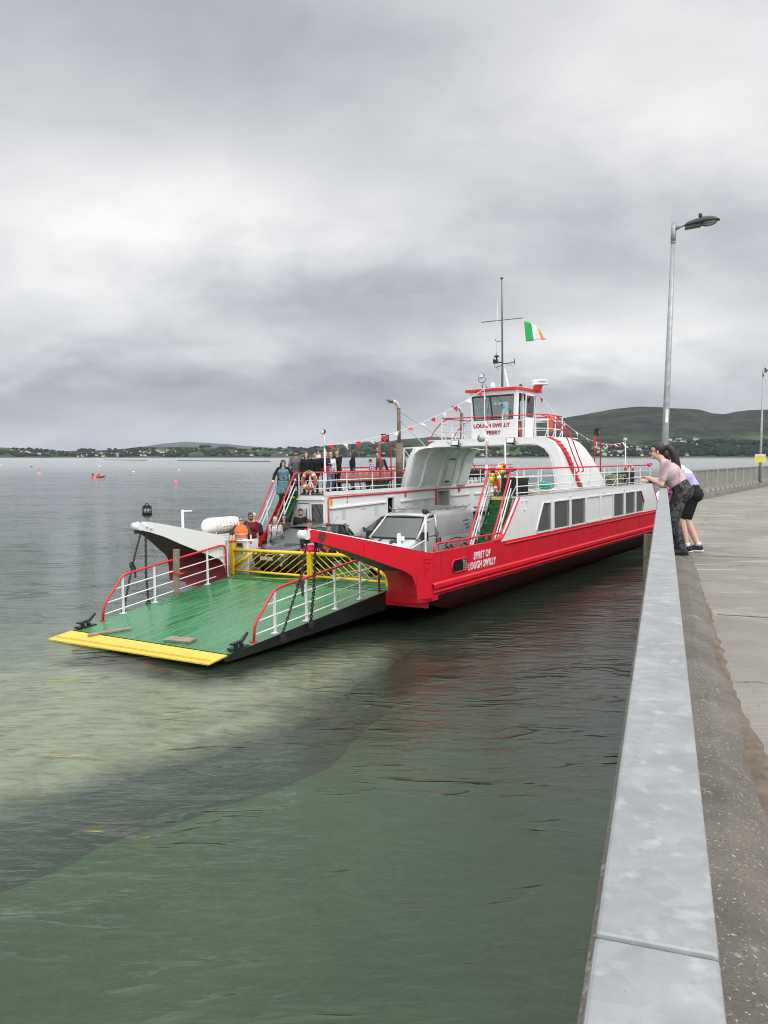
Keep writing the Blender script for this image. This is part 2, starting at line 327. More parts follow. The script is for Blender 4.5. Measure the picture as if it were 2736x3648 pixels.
for i in range(61):
    t = -14+i*1.0; wob = .25*mnoise.noise(Vector((t*.35, 1, 0)))+.12*mnoise.noise(Vector((t*1.3, 4, 0)))
    r = []
    for j, (q, z) in enumerate([(-.3, -1.14), (-.2, -.9), (0., -.62), (.4, -.56), (.8, -.51), (1.2, -.46), (2., -.42), (3, -.38), (6.5, -.48), (10, -.75), (15, -1.0), (22, -1.09)]):
        pt = epos(t, q+wob*(1 if j < 6 else 0)); r.append((pt.x, pt.y, z-max(0, t-12)*.045-(max(0, -t-2)*.02) if j not in (0, 11) else z)); QS.append(q)
    rows.append(r)
w.grid(rows); sl_ = w.build('submerged_slipway', SAND, kind='structure')
at_ = sl_.data.attributes.new('edge', 'FLOAT', 'POINT'); at_.data.foreach_set('value', QS)
m, gg, p, obj, _ = newmat('dark_weed'); n = gg.noise(obj, 3, 5, .7, .5); c = gg.ramp(n, [(.3, (.010, .011, .016)), (.7, (.032, .032, .040))]); sw = gg.node('ShaderNodeSeparateXYZ'); gg.l.new(obj, sw.inputs[0]); zw = gg.math('ADD', gg.math('ADD', sw.outputs[2], 1.0), gg.math('MULTIPLY', gg.math('SUBTRACT', gg.noise(obj, 1.6, 5, .65), .5), .30))
c = gg.mixc(gg.ramp(zw, [(.40, 1.), (.64, 0.)]), c, (.050, .072, .045)); setc(gg, p, c); WEED = m
w = MB(); rows = []
for i in range(121):
    t = -14+i*.5; wd = .20+.08*mnoise.noise(Vector((t*.4, 9, 0)))+.2*mnoise.noise(Vector((t*1.7, 3, 0))); ctr = -.35+.25*mnoise.noise(Vector((t*.35, 1, 0)))
    r = []
    for q in (-1.6, -.8, 0, .6, 1.0):
        pt = epos(t, ctr+q*wd); zc = {-1.6: -1.16, -.8: -.75, 0: -.38, .6: -.42, 1.0: -.70}[q]
        r.append((pt.x, pt.y, zc-max(0, t-12)*.045+.05*mnoise.noise(Vector((t*2, q*3, 0)))))
    rows.append(r)
w.grid(rows); w.build('seaweed_edge', WEED, kind='stuff', label='dark line of seaweed along the edge of the submerged slipway', cat='seaweed')
# ---- hills
def interp(ctrl, x):
    if x <= ctrl[0][0]: return ctrl[0][1]
    for (a, b), (c, d) in zip(ctrl, ctrl[1:]):
        if x <= c:
            t = (x-a)/(c-a); t = t*t*(3-2*t)*.4+t*.6; return b+(d-b)*t
    return ctrl[-1][1]
class Hill:
    def __init__(s, ctrl, ys, yr, prof, amp, fx=1):
        s.c = [((u-1368)/F, (1629-v)/F) for u, v in ctrl]; s.ys = ys; s.yr = yr; s.p = prof; s.amp = amp; s.fx = fx
    def pt(s, tx, t):
        Yd = s.ys+(s.yr-s.ys)*t; R = interp(s.c, tx)*s.yr+HC
        x = tx*Yd
        k = interp(s.p, min(t, 1)) if t <= 1 else 1-(t-1)*1.2
        nz = mnoise.fractal(Vector((x*.0011*s.fx, Yd*.0011*s.fx, 3)), 1., 2., 6)*s.amp*min(1, t*3)*(1 if t < .85 else max(.12, (1-(t-.85)*5.5)))
        z = R*k+nz*R
        if t > .02: z = max(z, 2.)
        return Vector((x, Yd, z))
    def mesh(s, name, m, u0, u1, nu, nt):
        rows = []
        for i in range(nu+1):
            tx = (u0+(u1-u0)*i/nu-1368)/F
            r = [Vector((tx*(s.ys-40), s.ys-40, -3))]+[s.pt(tx, 1.35*j/nt) for j in range(nt+1)]
            rows.append(r)
        w = MB(); w.grid(rows); return w.build(name, m, kind='structure')
    def find(s, u, v):
        tx = (u-1368)/F; tv = (1629-v)/F
        for i in range(1, 160):
            q = s.pt(tx, i/160)
            if (q.z-HC)/q.y >= tv: return q
        return s.pt(tx, .97)
def hillmat(name, low, fields, woods, high, z0, z1, fsc=.006):
    m, gg, p, obj, _ = newmat(name)
    sp = gg.node('ShaderNodeSeparateXYZ'); gg.l.new(obj, sp.inputs[0])
    n = gg.noise(obj, .0028, 6, .6, .4)
    vo = gg.node('ShaderNodeTexVoronoi'); vo.inputs['Scale'].default_value = fsc; gg.l.new(gg.mapping(obj, (1, .55, 1), rot=(0, 0, .4)), vo.inputs['Vector'])
    sc_ = gg.node('ShaderNodeSeparateColor'); gg.l.new(vo.outputs['Color'], sc_.inputs[0])
    c = gg.mixc(gg.ramp(sc_.outputs[0], [(.3, 0.), (.35, 1.)]), low, fields[0]); c = gg.mixc(gg.ramp(sc_.outputs[1], [(.62, 0.), (.66, 1.)]), c, fields[1])
    c = gg.mixc(gg.ramp(sc_.outputs[2], [(.6, 0.), (.64, .8)]), c, low)
    c = gg.mixc(gg.ramp(gg.noise(obj, .0045, 6, .65, .6), [(.50, 0.), (.57, 1.)]), c, woods)
    vo2 = gg.node('ShaderNodeTexVoronoi', feature='DISTANCE_TO_EDGE'); vo2.inputs['Scale'].default_value = fsc; gg.l.new(gg.mapping(obj, (1, .55, 1), rot=(0, 0, .4)), vo2.inputs['Vector'])
    c = gg.mixc(gg.ramp(vo2.outputs['Distance'], [(.03, .8), (.08, 0.)]), c, woods)
    hz = gg.math('ADD', gg.math('DIVIDE', gg.math('SUBTRACT', sp.outputs[2], z0), z1-z0), gg.math('MULTIPLY', gg.math('SUBTRACT', n, .5), 1.3))
    hi = gg.ramp(gg.noise(obj, .007, 7, .65, .5), [(.38, high[0]), (.50, high[1]), (.62, high[2])])
    c = gg.mixc(gg.ramp(hz, [(.35, 0.), (.75, 1.)]), c, hi)
    setc(gg, p, c); p.inputs['Roughness'].default_value = .95; p.inputs['Specular IOR Level'].default_value = .1
    b = gg.node('ShaderNodeBump'); b.inputs['Distance'].default_value = 30; gg.l.new(gg.noise(obj, .012, 7, .65), b.inputs['Height']); gg.l.new(b.outputs[0], p.inputs['Normal'])
    return m
HM1 = hillmat('mountain_heath', (.030, .050, .020), [(.055, .095, .028), (.085, .115, .042)], (.008, .014, .008), [(.008, .010, .009), (.020, .025, .016), (.040, .044, .025)], 40, 170, .0052)
HM2 = hillmat('low_shore_farmland', (.025, .045, .022), [(.055, .085, .035), (.08, .10, .05)], (.010, .018, .012), [(.02, .032, .02), (.035, .05, .03), (.05, .06, .035)], 40, 160, .008)
HM3 = mat('hazy_hill', (.03, .04, .03), .9, var=.3, scale=.001)
far = Hill([(300, 1607), (420, 1600), (506, 1591), (600, 1578), (660, 1573), (720, 1576), (800, 1581), (900, 1590), (1000, 1596), (1400, 1600)], 10500, 12500, [(0, 0), (1, 1)], .10)
far.mesh('far_hills', HM3, 250, 1450, 90, 8)
low = Hill([(-250, 1590), (0, 1594), (101, 1598), (186, 1605), (236, 1607), (295, 1605), (422, 1603), (506, 1592), (700, 1591), (860, 1600), (940, 1601), (1029, 1597), (1125, 1596), (1160, 1588), (1220, 1583), (1270, 1581), (1300, 1573), (1326, 1572), (1363, 1577), (1428, 1565), (1496, 1561), (1538, 1555), (1602, 1558), (1700, 1568), (1800, 1590), (1900, 1610)], 4000, 5600, [(0, 0), (.15, .12), (.5, .45), (1, 1)], .10, 1.6)
low.mesh('low_hills', HM2, -250, 1900, 300, 26)
mtn = Hill([(1500, 1612), (1602, 1590), (1700, 1560), (1800, 1530), (1900, 1505), (2000, 1489), (2060, 1480), (2120, 1469), (2191, 1456), (2266, 1449), (2330, 1450), (2377, 1453), (2440, 1455), (2484, 1459), (2532, 1473), (2572, 1476), (2621, 1466), (2665, 1461), (2727, 1460), (2800, 1464), (2950, 1480)], 3300, 5200, [(0, 0), (.12, .05), (.3, .15), (.5, .34), (.75, .72), (1, 1)], .13, 1.0)
mtn.mesh('mountain', HM1, 1480, 2960, 260, 46)
# ---- far houses
HW = mat('house_render', (.62, .61, .58), .8, var=.1); HR = mat('house_slate', (.075, .078, .085), .7, var=.2)
def mkhouse(L, D, Hh, Rf, ext):
    w = MB(); w.bb(-L/2, L/2, -D/2, D/2, -3, Hh); 
    w.add([(-L/2, -D/2-.3, Hh), (L/2, -D/2-.3, Hh), (L/2, D/2+.3, Hh), (-L/2, D/2+.3, Hh), (-L/2, 0, Hh+Rf), (L/2, 0, Hh+Rf)], [(0, 1, 5, 4), (2, 3, 4, 5), (0, 4, 3), (1, 2, 5)], 1)
    w.bb(L/2-1.3, L/2-.3, -.5, .5, Hh+Rf*.6, Hh+Rf+.9, 0)
    if ext: w.bb(L/2, L/2+4, -D/2+1, D/2-1, -3, Hh*.55)
    o = w.build('far_house', [HW, HR]); me = o.data; bpy.data.objects.remove(o); return me
HMS = [mkhouse(11, 7, 4.5, 2.8, 0), mkhouse(14, 8, 5.5, 3, 1), mkhouse(9, 6.5, 3, 2.6, 0), mkhouse(20, 9, 5, 2.5, 1)]
rnd = random.Random(11)
def town(hill, n, u0, u1, v0, v1, label, group, big=0.):
    for _ in range(n):
        u = rnd.uniform(u0, u1); v = rnd.uniform(v0, v1); q = hill.find(u, v)
        o = bpy.data.objects.new('far_house', HMS[3] if rnd.random() < big else rnd.choice(HMS[:3])); COL.objects.link(o)
        o.location = q+Vector((0, 0, 1.0)); o.rotation_euler = (0, 0, rnd.uniform(-.9, .9)); s = rnd.uniform(.8, 1.15); o.scale = (s, s, s)
        tag(o, label, 'house', group)
town(mtn, 82, 2080, 2355, 1594, 1626, 'small pale house in the village at the foot of the mountain, left of the lamp', 'houses of the village below the mountain')
town(mtn, 26, 2377, 2500, 1564, 1586, 'small white house on the slope above the trees, right of the lamp post', 'houses on the mountain slope')
town(mtn, 14, 2408, 2492, 1615, 1626, 'small white house by the water, behind the women at the rail', 'shore houses behind the women')
town(mtn, 8, 2500, 2700, 1590, 1622, 'lone pale house among the dark trees at the far right shore', 'scattered houses at the far right shore')
town(mtn, 12, 1680, 1920, 1612, 1625, 'small white house on the far shore seen under the ferry bridge', 'far houses under the ferry bridge')
town(low, 40, 278, 440, 1614, 1627, 'small white waterfront house in the middle of the left far shore', 'waterfront houses on the left far shore', .3)
town(low, 48, 439, 700, 1604, 1626, 'small pale house in the town on the left far shore', 'houses of the town on the left far shore', .1)
town(low, 18, 5, 190, 1600, 1620, 'small pale house on the low hill at the far left edge', 'houses on the low hill at the far left')
town(low, 30, 700, 1500, 1592, 1626, 'small pale house on the far shore behind the ferry passengers', 'far houses behind the passengers')
# ---- far woods
m, gg, p, obj, _ = newmat('far_tree_foliage'); n = gg.noise(obj, .05, 5, .7); setc(gg, p, gg.ramp(n, [(.35, (.008, .015, .008)), (.7, (.026, .042, .018))])); p.inputs['Roughness'].default_value = 1.; p.inputs['Specular IOR Level'].default_value = 0.; TREEM = m
bm_ = bmesh.new(); bmesh.ops.create_icosphere(bm_, subdivisions=1, radius=1); icov = [v.co.copy() for v in bm_.verts]; icof = [tuple(v.index for v in f.verts) for f in bm_.faces]; bm_.free()
w = MB()
def wood(hill, n, u0, u1, v0, v1, r0, r1):
    for _ in range(n):
        u = rnd.uniform(u0, u1); v = rnd.uniform(v0, v1)
        if mnoise.noise(Vector((u*.018, v*.09, r0))) < -.08: continue
        q = hill.find(u, v); r = rnd.uniform(r0, r1)
        w.add([q+Vector((c.x*r*rnd.uniform(.8, 1.5), c.y*r, r*.45+c.z*r*rnd.uniform(.5, .8))) for c in icov], icof, 0, True)
wood(mtn, 520, 2380, 2730, 1575, 1626, 9, 19); wood(mtn, 260, 1640, 2100, 1590, 1626, 8, 16); wood(mtn, 330, 2080, 2380, 1592, 1626, 6, 11); wood(mtn, 90, 2500, 2730, 1600, 1622, 14, 24)
wood(low, 700, -100, 700, 1600, 1627, 8, 15); wood(low, 420, 700, 1550, 1590, 1627, 8, 17)
w.build('far_woods', TREEM, kind='stuff', label='dark woods along the far shores of the lough', cat='woods')
# ---- shore strips (foreshore stones)
w = MB()
for hl, u0, u1 in ((low, -250, 1900), (mtn, 1480, 2960)):
    rows = []
    for i in range(121):
        tx = (u0+(u1-u0)*i/120-1368)/F; k = 3.+1.5*mnoise.noise(Vector((i*.2, u0, 0)))
        rows.append([(tx*(hl.ys-25), hl.ys-25, -1), (tx*(hl.ys-18), hl.ys-18, k*.8), (tx*(hl.ys+60), hl.ys+60, k+1)])
    w.grid(rows)
w.build('far_foreshore', mat('foreshore_stone', (.12, .11, .09), .9, var=.3, scale=.02), kind='structure')
# ---- haze
hz = MB(); hz.bb(-15500, 15500, -80, 16000, -4, 420)
m = bpy.data.materials.new('haze_air'); m.use_nodes = True; gg = NG(m.node_tree); gg.n.clear(); o_ = gg.node('ShaderNodeOutputMaterial')
pv = gg.node('ShaderNodeVolumePrincipled', inp={'Color': (.72, .82, 1, 1), 'Density': 2.0e-5}); gg.l.new(pv.outputs[0], o_.inputs['Volume']); HAZE_OBJ = hz.build('haze', m, kind='stuff')
# ============================================================ PIER
def PP(p, t, z=0.):  # pier frame point: p right of the rail line, t along it (bends at TCORN), z above deck
    den = 1+PD.dot(QD); mit = (PN+QN)/(1+PN.dot(QN))
    if t <= TCORN: v = PD*t+PN*p
    else: v = PD*TCORN+QD*(t-TCORN)+QN*p
    if abs(t-TCORN) < 1e-6: v = PD*TCORN+mit*p
    return Vector((v.x, v.y, PZ+z))
TS = [-5.9, TCORN, 110]
m, gg, p, obj, _ = newmat('aggregate_kerb')
n = gg.noise(obj, 2.2, 5, .6); c = gg.ramp(n, [(.3, (.088, .078, .064)), (.7, (.165, .150, .128))])
sp = gg.noise(obj, 95, 3, .75); c = gg.mixc(gg.ramp(sp, [(.34, .85), (.43, 0.)]), c, (.05, .047, .042)); c = gg.mixc(gg.ramp(gg.noise(obj, 62, 3, .7), [(.61, 0.), (.68, .85)]), c, (.47, .45, .40))
c = gg.mixc(gg.ramp(gg.noise(obj, 5, 6, .7), [(.62, 0.), (.68, .5)]), c, (.40, .39, .36)); setc(gg, p, c); p.inputs['Roughness'].default_value = .9
b = gg.node('ShaderNodeBump'); b.inputs['Distance'].default_value = .006; gg.l.new(gg.noise(obj, 80, 4, .7), b.inputs['Height']); gg.l.new(b.outputs[0], p.inputs['Normal']); KERB = m
m, gg, p, obj, _ = newmat('concrete_deck')
rot = (0, 0, PA)
n = gg.noise(obj, .7, 6, .62, .4); c = gg.ramp(n, [(.3, (.170, .158, .138)), (.55, (.232, .217, .192)), (.8, (.30, .283, .252))])
tin = gg.noise(gg.mapping(obj, (1.2, 42, 1), rot=rot), 1, 3, .6); c = gg.mixc(gg.ramp(tin, [(.40, .22), (.56, 0.)]), c, (.12, .108, .09))
ln = gg.noise(gg.mapping(obj, (.28, 3.0, 1), rot=rot), 1, 5, .62); c = gg.mixc(gg.ramp(ln, [(.635, 0.), (.66, .75)]), c, (.42, .395, .35))
c = gg.mixc(gg.ramp(gg.noise(obj, 130, 2, .7), [(.3, .5), (.42, 0.)]), c, (.12, .11, .10)); c = gg.mixc(gg.ramp(gg.noise(obj, 1.3, 6, .7), [(.60, 0.), (.68, .4)]), c, (.19, .17, .14)); vc = gg.node('ShaderNodeTexVoronoi', feature='DISTANCE_TO_EDGE'); vc.inputs['Scale'].default_value = .42
va = gg.node('ShaderNodeVectorMath', operation='ADD'); gg.l.new(obj, va.inputs[0]); vn = gg.node('ShaderNodeTexNoise'); vn.inputs['Scale'].default_value = 2.2; vn.inputs['Detail'].default_value = 6; gg.l.new(obj, vn.inputs['Vector']); vs = gg.node('ShaderNodeVectorMath', operation='SCALE'); gg.l.new(vn.outputs['Color'], vs.inputs[0]); vs.inputs['Scale'].default_value = .9; gg.l.new(vs.outputs[0], va.inputs[1]); gg.l.new(va.outputs[0], vc.inputs['Vector'])
ck = gg.math('MULTIPLY', gg.ramp(vc.outputs['Distance'], [(.003, .8), (.007, 0.)]), gg.ramp(gg.noise(obj, .6, 2), [(.45, 0.), (.55, 1.)])); c = gg.mixc(ck, c, (.06, .052, .045))
c = gg.mixc(gg.ramp(gg.noise(obj, .9, 4, .6, .8), [(.58, 0.), (.66, .35)]), c, (.36, .34, .30)); setc(gg, p, c); p.inputs['Roughness'].default_value = .88
b = gg.node('ShaderNodeBump'); b.inputs['Distance'].default_value = .004; gg.l.new(gg.noise(obj, 60, 4, .7), b.inputs['Height']); gg.l.new(b.outputs[0], p.inputs['Normal']); CONC = m
w = MB()
for t0, t1 in zip(TS, TS[1:]):
    a, b_, c_, d_ = PP(.30, t0), PP(30, t0), PP(30, t1), PP(.30, t1)
    w.add([a, b_, c_, d_]+[Vector((q.x, q.y, -2.2)) for q in (a, b_, c_, d_)], [(0, 1, 2, 3), (0, 3, 7, 4), (1, 5, 6, 2)])
w.build('pier_deck', CONC, kind='structure')
# slab joints across the deck (narrow grooves filled with dark grit)
w = MB()
for t in (7.9, 12.6, 17.2, 21.8):
    a = [PP(.5, t-.012, .003), PP(14, t-.012+.2, .003), PP(14, t+.012+.2, .003), PP(.5, t+.012, .003)]; w.add(a, [(0, 1, 2, 3)])
w.build('slab_joints', mat('joint_grit', (.075, .068, .058), .95, var=.3), kind='structure')
# kerb / quay wall
w = MB(); rows = []
prof = [(-.17, -5.0), (-.17, .06), (-.13, .10), (.26, .105), (.36, .06), (.42, .012), (.45, -.03)]
def kt():
    ts = [-5.9+i*.25 for i in range(int((TCORN+5.9)/.25))]+[TCORN]
    ts += [TCORN+.5*i for i in range(1, 160)]; return ts
for t in kt():
    k = mnoise.noise(Vector((t*.9, 0, 5)))*.035+mnoise.noise(Vector((t*3.5, 2, 5)))*.016+mnoise.noise(Vector((t*11, 7, 5)))*.006
    fe = 1. if t < TCORN-.1 else .6; zo = .0 if t < TCORN-1 else .07
    rows.append([PP(q+(k*fe if q > .2 else 0)*(1.6 if q > .4 else 1), t, z+(zo if .05 < z < .2 else 0)) for q, z in prof])
w.grid(rows, smooth=False); w.build('quay_edge', KERB, kind='structure')
# dirt strip beside the kerb
m, gg, p, obj, _ = newmat('red_soil'); n = gg.noise(obj, 9, 5, .7, .4); c = gg.ramp(n, [(.3, (.085, .064, .048)), (.55, (.155, .120, .092)), (.8, (.24, .20, .16))]); c = gg.mixc(gg.ramp(gg.noise(obj, 40, 4, .7), [(.6, 0.), (.68, .8)]), c, (.07, .05, .035)); setc(gg, p, c); p.inputs['Roughness'].default_value = 1.
b = gg.node('ShaderNodeBump'); b.inputs['Distance'].default_value = .012; gg.l.new(gg.noise(obj, 35, 5, .7), b.inputs['Height']); gg.l.new(b.outputs[0], p.inputs['Normal']); SOIL = m
w = MB(); rows = []
for i in range(240):
    t = .3+i*.05; wd = max(.012, .17*math.exp(-((t-2.6)/1.6)**2)+.055+.03*mnoise.noise(Vector((t*1.3, 3, 1)))+.03*mnoise.noise(Vector((t*6, 5, 1))))
    if t > 8: wd *= max(.2, 1-(t-8)*.15)
    rows.append([PP(.34+wd*f*(1+.0)+(.05 if f else 0), t, .004+z+(0.006*mnoise.noise(Vector((t*8, f*4, 0))) if 0 < f < 1 else 0)) for f, z in ((0, .0), (.3, .016), (.7, .012), (1., -.003))])
w.grid(rows); w.build('soil_strip', SOIL, kind='stuff', label='reddish soil gathered along the foot of the kerb', cat='soil')
# grass tufts
w = MB(); rg = random.Random(3)
for (p0, t0, n_, sp_, hh) in [(.50, 1.95, 130, .07, .05), (.55, 1.55, 120, .06, .045), (.53, 2.45, 60, .08, .035), (.51, 3.1, 50, .09, .03), (.6, 1.2, 60, .06, .04), (.50, 4.0, 24, .12, .02), (.49, 5.2, 20, .15, .02)]:
    for _ in range(n_):
        q = PP(p0+rg.gauss(0, sp_*.5), t0+rg.gauss(0, sp_*1.4), .01); a = rg.uniform(0, 2*pi); h = hh*rg.uniform(.4, 1.3); ln_ = rg.uniform(.2, .9)*h
        d = Vector((cos(a), sin(a), 0)); s_ = Vector((-d.y, d.x, 0))*.0018
        w.add([q-s_, q+s_, q+d*ln_*.4+s_*.7+Vector((0, 0, h*.7)), q+d*ln_*.4-s_*.7+Vector((0, 0, h*.7)), q+d*ln_+Vector((0, 0, h))], [(0, 1, 2, 3), (3, 2, 4)])
w.build('grass_tufts', mat('grass_blade', (.13, .19, .045), .7, var=.4, scale=30), kind='stuff', label='thin grass tufts growing in the soil beside the kerb', cat='grass')
# ---- railing
m, gg, p, obj, _ = newmat('galvanised_steel')
vo = gg.node('ShaderNodeTexVoronoi'); vo.inputs['Scale'].default_value = 48
dn = gg.node('ShaderNodeVectorMath', operation='ADD'); gg.l.new(obj, dn.inputs[0])
nn = gg.node('ShaderNodeTexNoise'); nn.inputs['Scale'].default_value = 14; gg.l.new(obj, nn.inputs['Vector']); s3 = gg.node('ShaderNodeVectorMath', operation='SCALE'); gg.l.new(nn.outputs['Color'], s3.inputs[0]); s3.inputs['Scale'].default_value = .06; gg.l.new(s3.outputs[0], dn.inputs[1]); gg.l.new(dn.outputs[0], vo.inputs['Vector'])
sc_ = gg.node('ShaderNodeSeparateColor'); gg.l.new(vo.outputs['Color'], sc_.inputs[0])
c = gg.ramp(sc_.outputs[0], [(0, (.275, .29, .30)), (1, (.335, .35, .36))]); c = gg.mixc(gg.ramp(gg.noise(obj, 9, 5, .6), [(.38, .65), (.62, 0.)]), c, (.205, .218, .23)); c = gg.mixc(gg.ramp(gg.noise(obj, 26, 3, .5), [(.58, 0.), (.70, .5)]), c, (.45, .47, .48))
c = gg.mixc(gg.ramp(gg.noise(obj, 70, 2, .5), [(.74, 0.), (.78, .6)]), c, (.10, .10, .10)); setc(gg, p, c)
p.inputs['Metallic'].default_value = .25; gg.l.new(gg.ramp(sc_.outputs[1], [(0, .42), (1, .6)]), p.inputs['Roughness'])
b = gg.node('ShaderNodeBump'); b.inputs['Distance'].default_value = .0006; gg.l.new(gg.noise(obj, 50, 3), b.inputs['Height']); gg.l.new(b.outputs[0], p.inputs['Normal']); GALV = m
GALD = mat('weathered_grey_rail', (.27, .27, .255), .6, .15, var=.15, scale=6)
E1_ = empty('pier_railing', Matrix.Translation(PP(0, 2)), 'long galvanised railing with a flat top running up the pier beside the water', 'railing')
def rp(w, name, m, **k):
    o = w.build(name, m, E1_, **k); o.matrix_parent_inverse = E1_.matrix_world.inverted(); return o
segs = [(-4.2, .699), (.7035, 5.0), (5.003, 10.2), (10.203, 15.3), (16.62, 21.0), (21.003, TCORN-.02)]
bpy.context.view_layer.update()
for a, b_ in segs:
    w = MB(); P0 = PP(.003, a, 1.005); P1 = PP(.003, b_, 1.005); w.bar(P0, P1, .1020, .05); rp(w, 'top_rail', GALV, bevel=.004)
    w = MB(); w.bar(PP(0, a, .17), PP(0, b_, .17), .04, .04); rp(w, 'bottom_rail', GALV)
w = MB(); t = -4.1
while t < TCORN:
    if not 15.3 < t < 16.6: w.bar(PP(0, t, .17), PP(0, t, .99), .022, .008, up=PN)
    t += .11
rp(w, 'infill_bars', GALV, kind='stuff')
for t in [-3.9, -1.9, .1, 2.1, 4.1, 6.1, 8.1, 10.1, 12.1, 14.1, 15.25, 16.7, 18.7, 20.7, 22.7, 24.7]:
    w = MB(); w.bar(PP(0, t, .05), PP(0, t, .98), .06, .06); w.box(PP(0, t, .112), (.16, .16, .014), rz=-PA); rp(w, 'post', GALV)
E2_ = empty('far_railing', Matrix.Translation(PP(0, 40)), 'grey barred fence along the bend of the pier behind the leaning women', 'railing')
bpy.context.view_layer.update()
def rp2(w, name, m, **k):
    o = w.build(name, m, E2_, **k); o.matrix_parent_inverse = E2_.matrix_world.inverted(); return o
w = MB(); w.bar(PP(0, TCORN+.05, .99), PP(0, 95, .99), .09, .05); rp2(w, 'top_rail', GALD)
w = MB(); w.bar(PP(0, TCORN+.05, .30), PP(0, 95, .30), .05, .05); rp2(w, 'bottom_rail', GALD)
w = MB(); t = TCORN+.1
while t < 70: w.bar(PP(0, t, .30), PP(0, t, .99), .045, .012, up=QN); t += .115
rp2(w, 'infill_bars', GALD, kind='stuff')
t = TCORN+.3; 
while t < 92:
    w = MB(); w.bar(PP(.02, t, .1), PP(.02, t, 1.0), .075, .08); rp2(w, 'post', GALD); t += 1.95
w = MB(); t = TCORN+1.
while t < 80: w.box(PP(.02, t, .20), (.45, .22, .14), rz=pi/2-_p); t += .98
rp2(w, 'foot_blocks', mat('pale_block', (.33, .33, .31), .8, var=.2), kind='stuff')
# ---- lamp posts
LSH = mat('lamp_hood', (.018, .019, .022), .45, var=.3, scale=9, c2=(.42, .42, .42), c2at=.70, c2w=.02); LBOWL = glassmat('lamp_bowl', (.75, .76, .72), .35, .12)
def lamp_post(t, p_, yaw, label, height=5.72, lean=(.0, .0), sticker=True):
    M = Matrix.Translation(PP(p_, t, .08)) @ Matrix.Rotation(yaw, 4, 'Z') @ Matrix.Rotation(lean[0], 4, 'Y')
    r = empty('lamp_post', M, label, 'lamp post', 'lamp posts on the pier'); h = height-.08
    w = MB(); w.tube([(0, 0, 0), (0, 0, h*.38), (0, 0, h)], [.068, .058, .036], 16); w.cyl((0, 0, 0), (0, 0, .03), .14, 16); w.build('pole', GALD2, r)
    w = MB(); w.cyl((0, 0, h-.32), (0, 0, h+.04), .044, 14); w.cyl((0, 0, h-.33), (0, 0, h-.31), .048, 14)
    for dz in (-.22, -.1, -.16): w.cyl((-.06, 0, h+dz), (.06, 0, h+dz), .006, 6)
    w.tube([(.03, 0, h-.07), (.12, 0, h-.03), (.22, 0, h+.0)], [.04, .032, .026], 10); w.build('bracket', GALD2, r)
    # hood: lofted half-ellipsoid sections along x
    R = Matrix.Rotation(radians(-7), 3, 'Y'); rows = []
    st = [(.19, .035, .03), (.22, .055, .05), (.27, .065, .07), (.38, .085, .092), (.50, .105, .108), (.62, .105, .10), (.71, .08, .07), (.76, .045, .035), (.79, .01, .01)]
    for (x, wd, ht) in st:
        rows.append([R @ Vector((x-.2, wd*cos(a), (ht*sin(a) if sin(a) > 0 else .02*sin(a))))+Vector((.2, 0, h-.03)) for a in [i*pi/6 for i in range(12)]]+[])
        rows[-1].append(rows[-1][0])
    w = MB(); w.grid(rows); w.box(R @ Vector((.13, 0, -.04))+Vector((.2, 0, h-.03)), (.28, .12, .05), M=R); w.build('hood', LSH, r)
    w = MB(); w.cyl(R @ Vector((.27, 0, .09))+Vector((.2, 0, h-.03)), R @ Vector((.27, 0, .165))+Vector((.2, 0, h-.03)), .033, 12); w.build('photocell', BLK, r)
    w = MB(); w.sph(R @ Vector((.40, 0, -.02))+Vector((.2, 0, h-.03)), .085, 16, 8, sc=(1.75, 1., .75), M=R); w.build('lamp_bowl', LBOWL, r)
    if sticker:
        w = MB(); rows = []
        for z in (2.02, 2.26): rows.append([Vector((.0632*cos(a), .0632*sin(a), z)) for a in [radians(-100+i*12) for i in range(5)]])
        w.grid(rows); w.build('sticker', mat('white_sticker', (.75, .75, .74), .6), r)
    return r
GALD2 = mat('galvanised_pole', (.30, .315, .33), .45, .3, var=.22, scale=13, c2=(.42, .43, .44), c2at=.62, c2w=.05)
lamp_post(15.95, -.015, -PA+.02, 'tall galvanised lamp post with a black hood rising beside the women at the rail', lean=(.016, 0))
lp2 = lamp_post(TCORN+18.3, .12, -PA+1.3, 'farther lamp post at the right edge with a yellow notice strapped to it', sticker=False)
w = MB(); bmx = empty('yellow_notice', None, 'yellow warning notice strapped to the farther lamp post', 'sign')
nm = PP(.10, TCORN+18.2, 1.38); bmx.matrix_world = Matrix.Translation(nm) @ Matrix.Rotation(-.25, 4, 'Z')
w.bb(-.24, .24, -.095, -.085, -.18, .22); w.build('board', mat('notice_yellow', (.74, .66, .10), .6, var=.05), bmx)
w = MB(); w.bb(-.24, .24, -.0975, -.0955, .16, .22); w.build('header_strip', mat('notice_white', (.7, .7, .7), .6), bmx)
w = MB()
for k in range(5): w.bb(-.2, .2-.05*(k % 2), -.0975, -.0955, .105-k*.055, .115-k*.055)
w.build('text_lines', mat('notice_text', (.30, .25, .05), .7), bmx)
# fender pile by the quay wall
w = MB(); fp = Vector((7.66, 22.95, 0)); w.cyl((0, 0, -2), (0, 0, 2.08), .15, 12); 
w.build('fender_pile', mat('green_timber', (.10, .105, .065), .85, var=.35, scale=5, bump=.01), label='old green timber fender pile standing in the water by the ferry stern', cat='fender').location = fp
# ============================================================ FERRY (local: x starboard, y aft, z up)
FE = empty('car_ferry', FM, 'red and white car ferry with its green bow ramp lowered towards the slipway', 'ferry')
def fb(w, name, m, **k): return w.build(name, m, FE, **k)
XS = 4.38; XP = -4.92; ZK = 1.0; ZD = 2.27; YF = 5.0; YE = 20.0; YM = 12.5
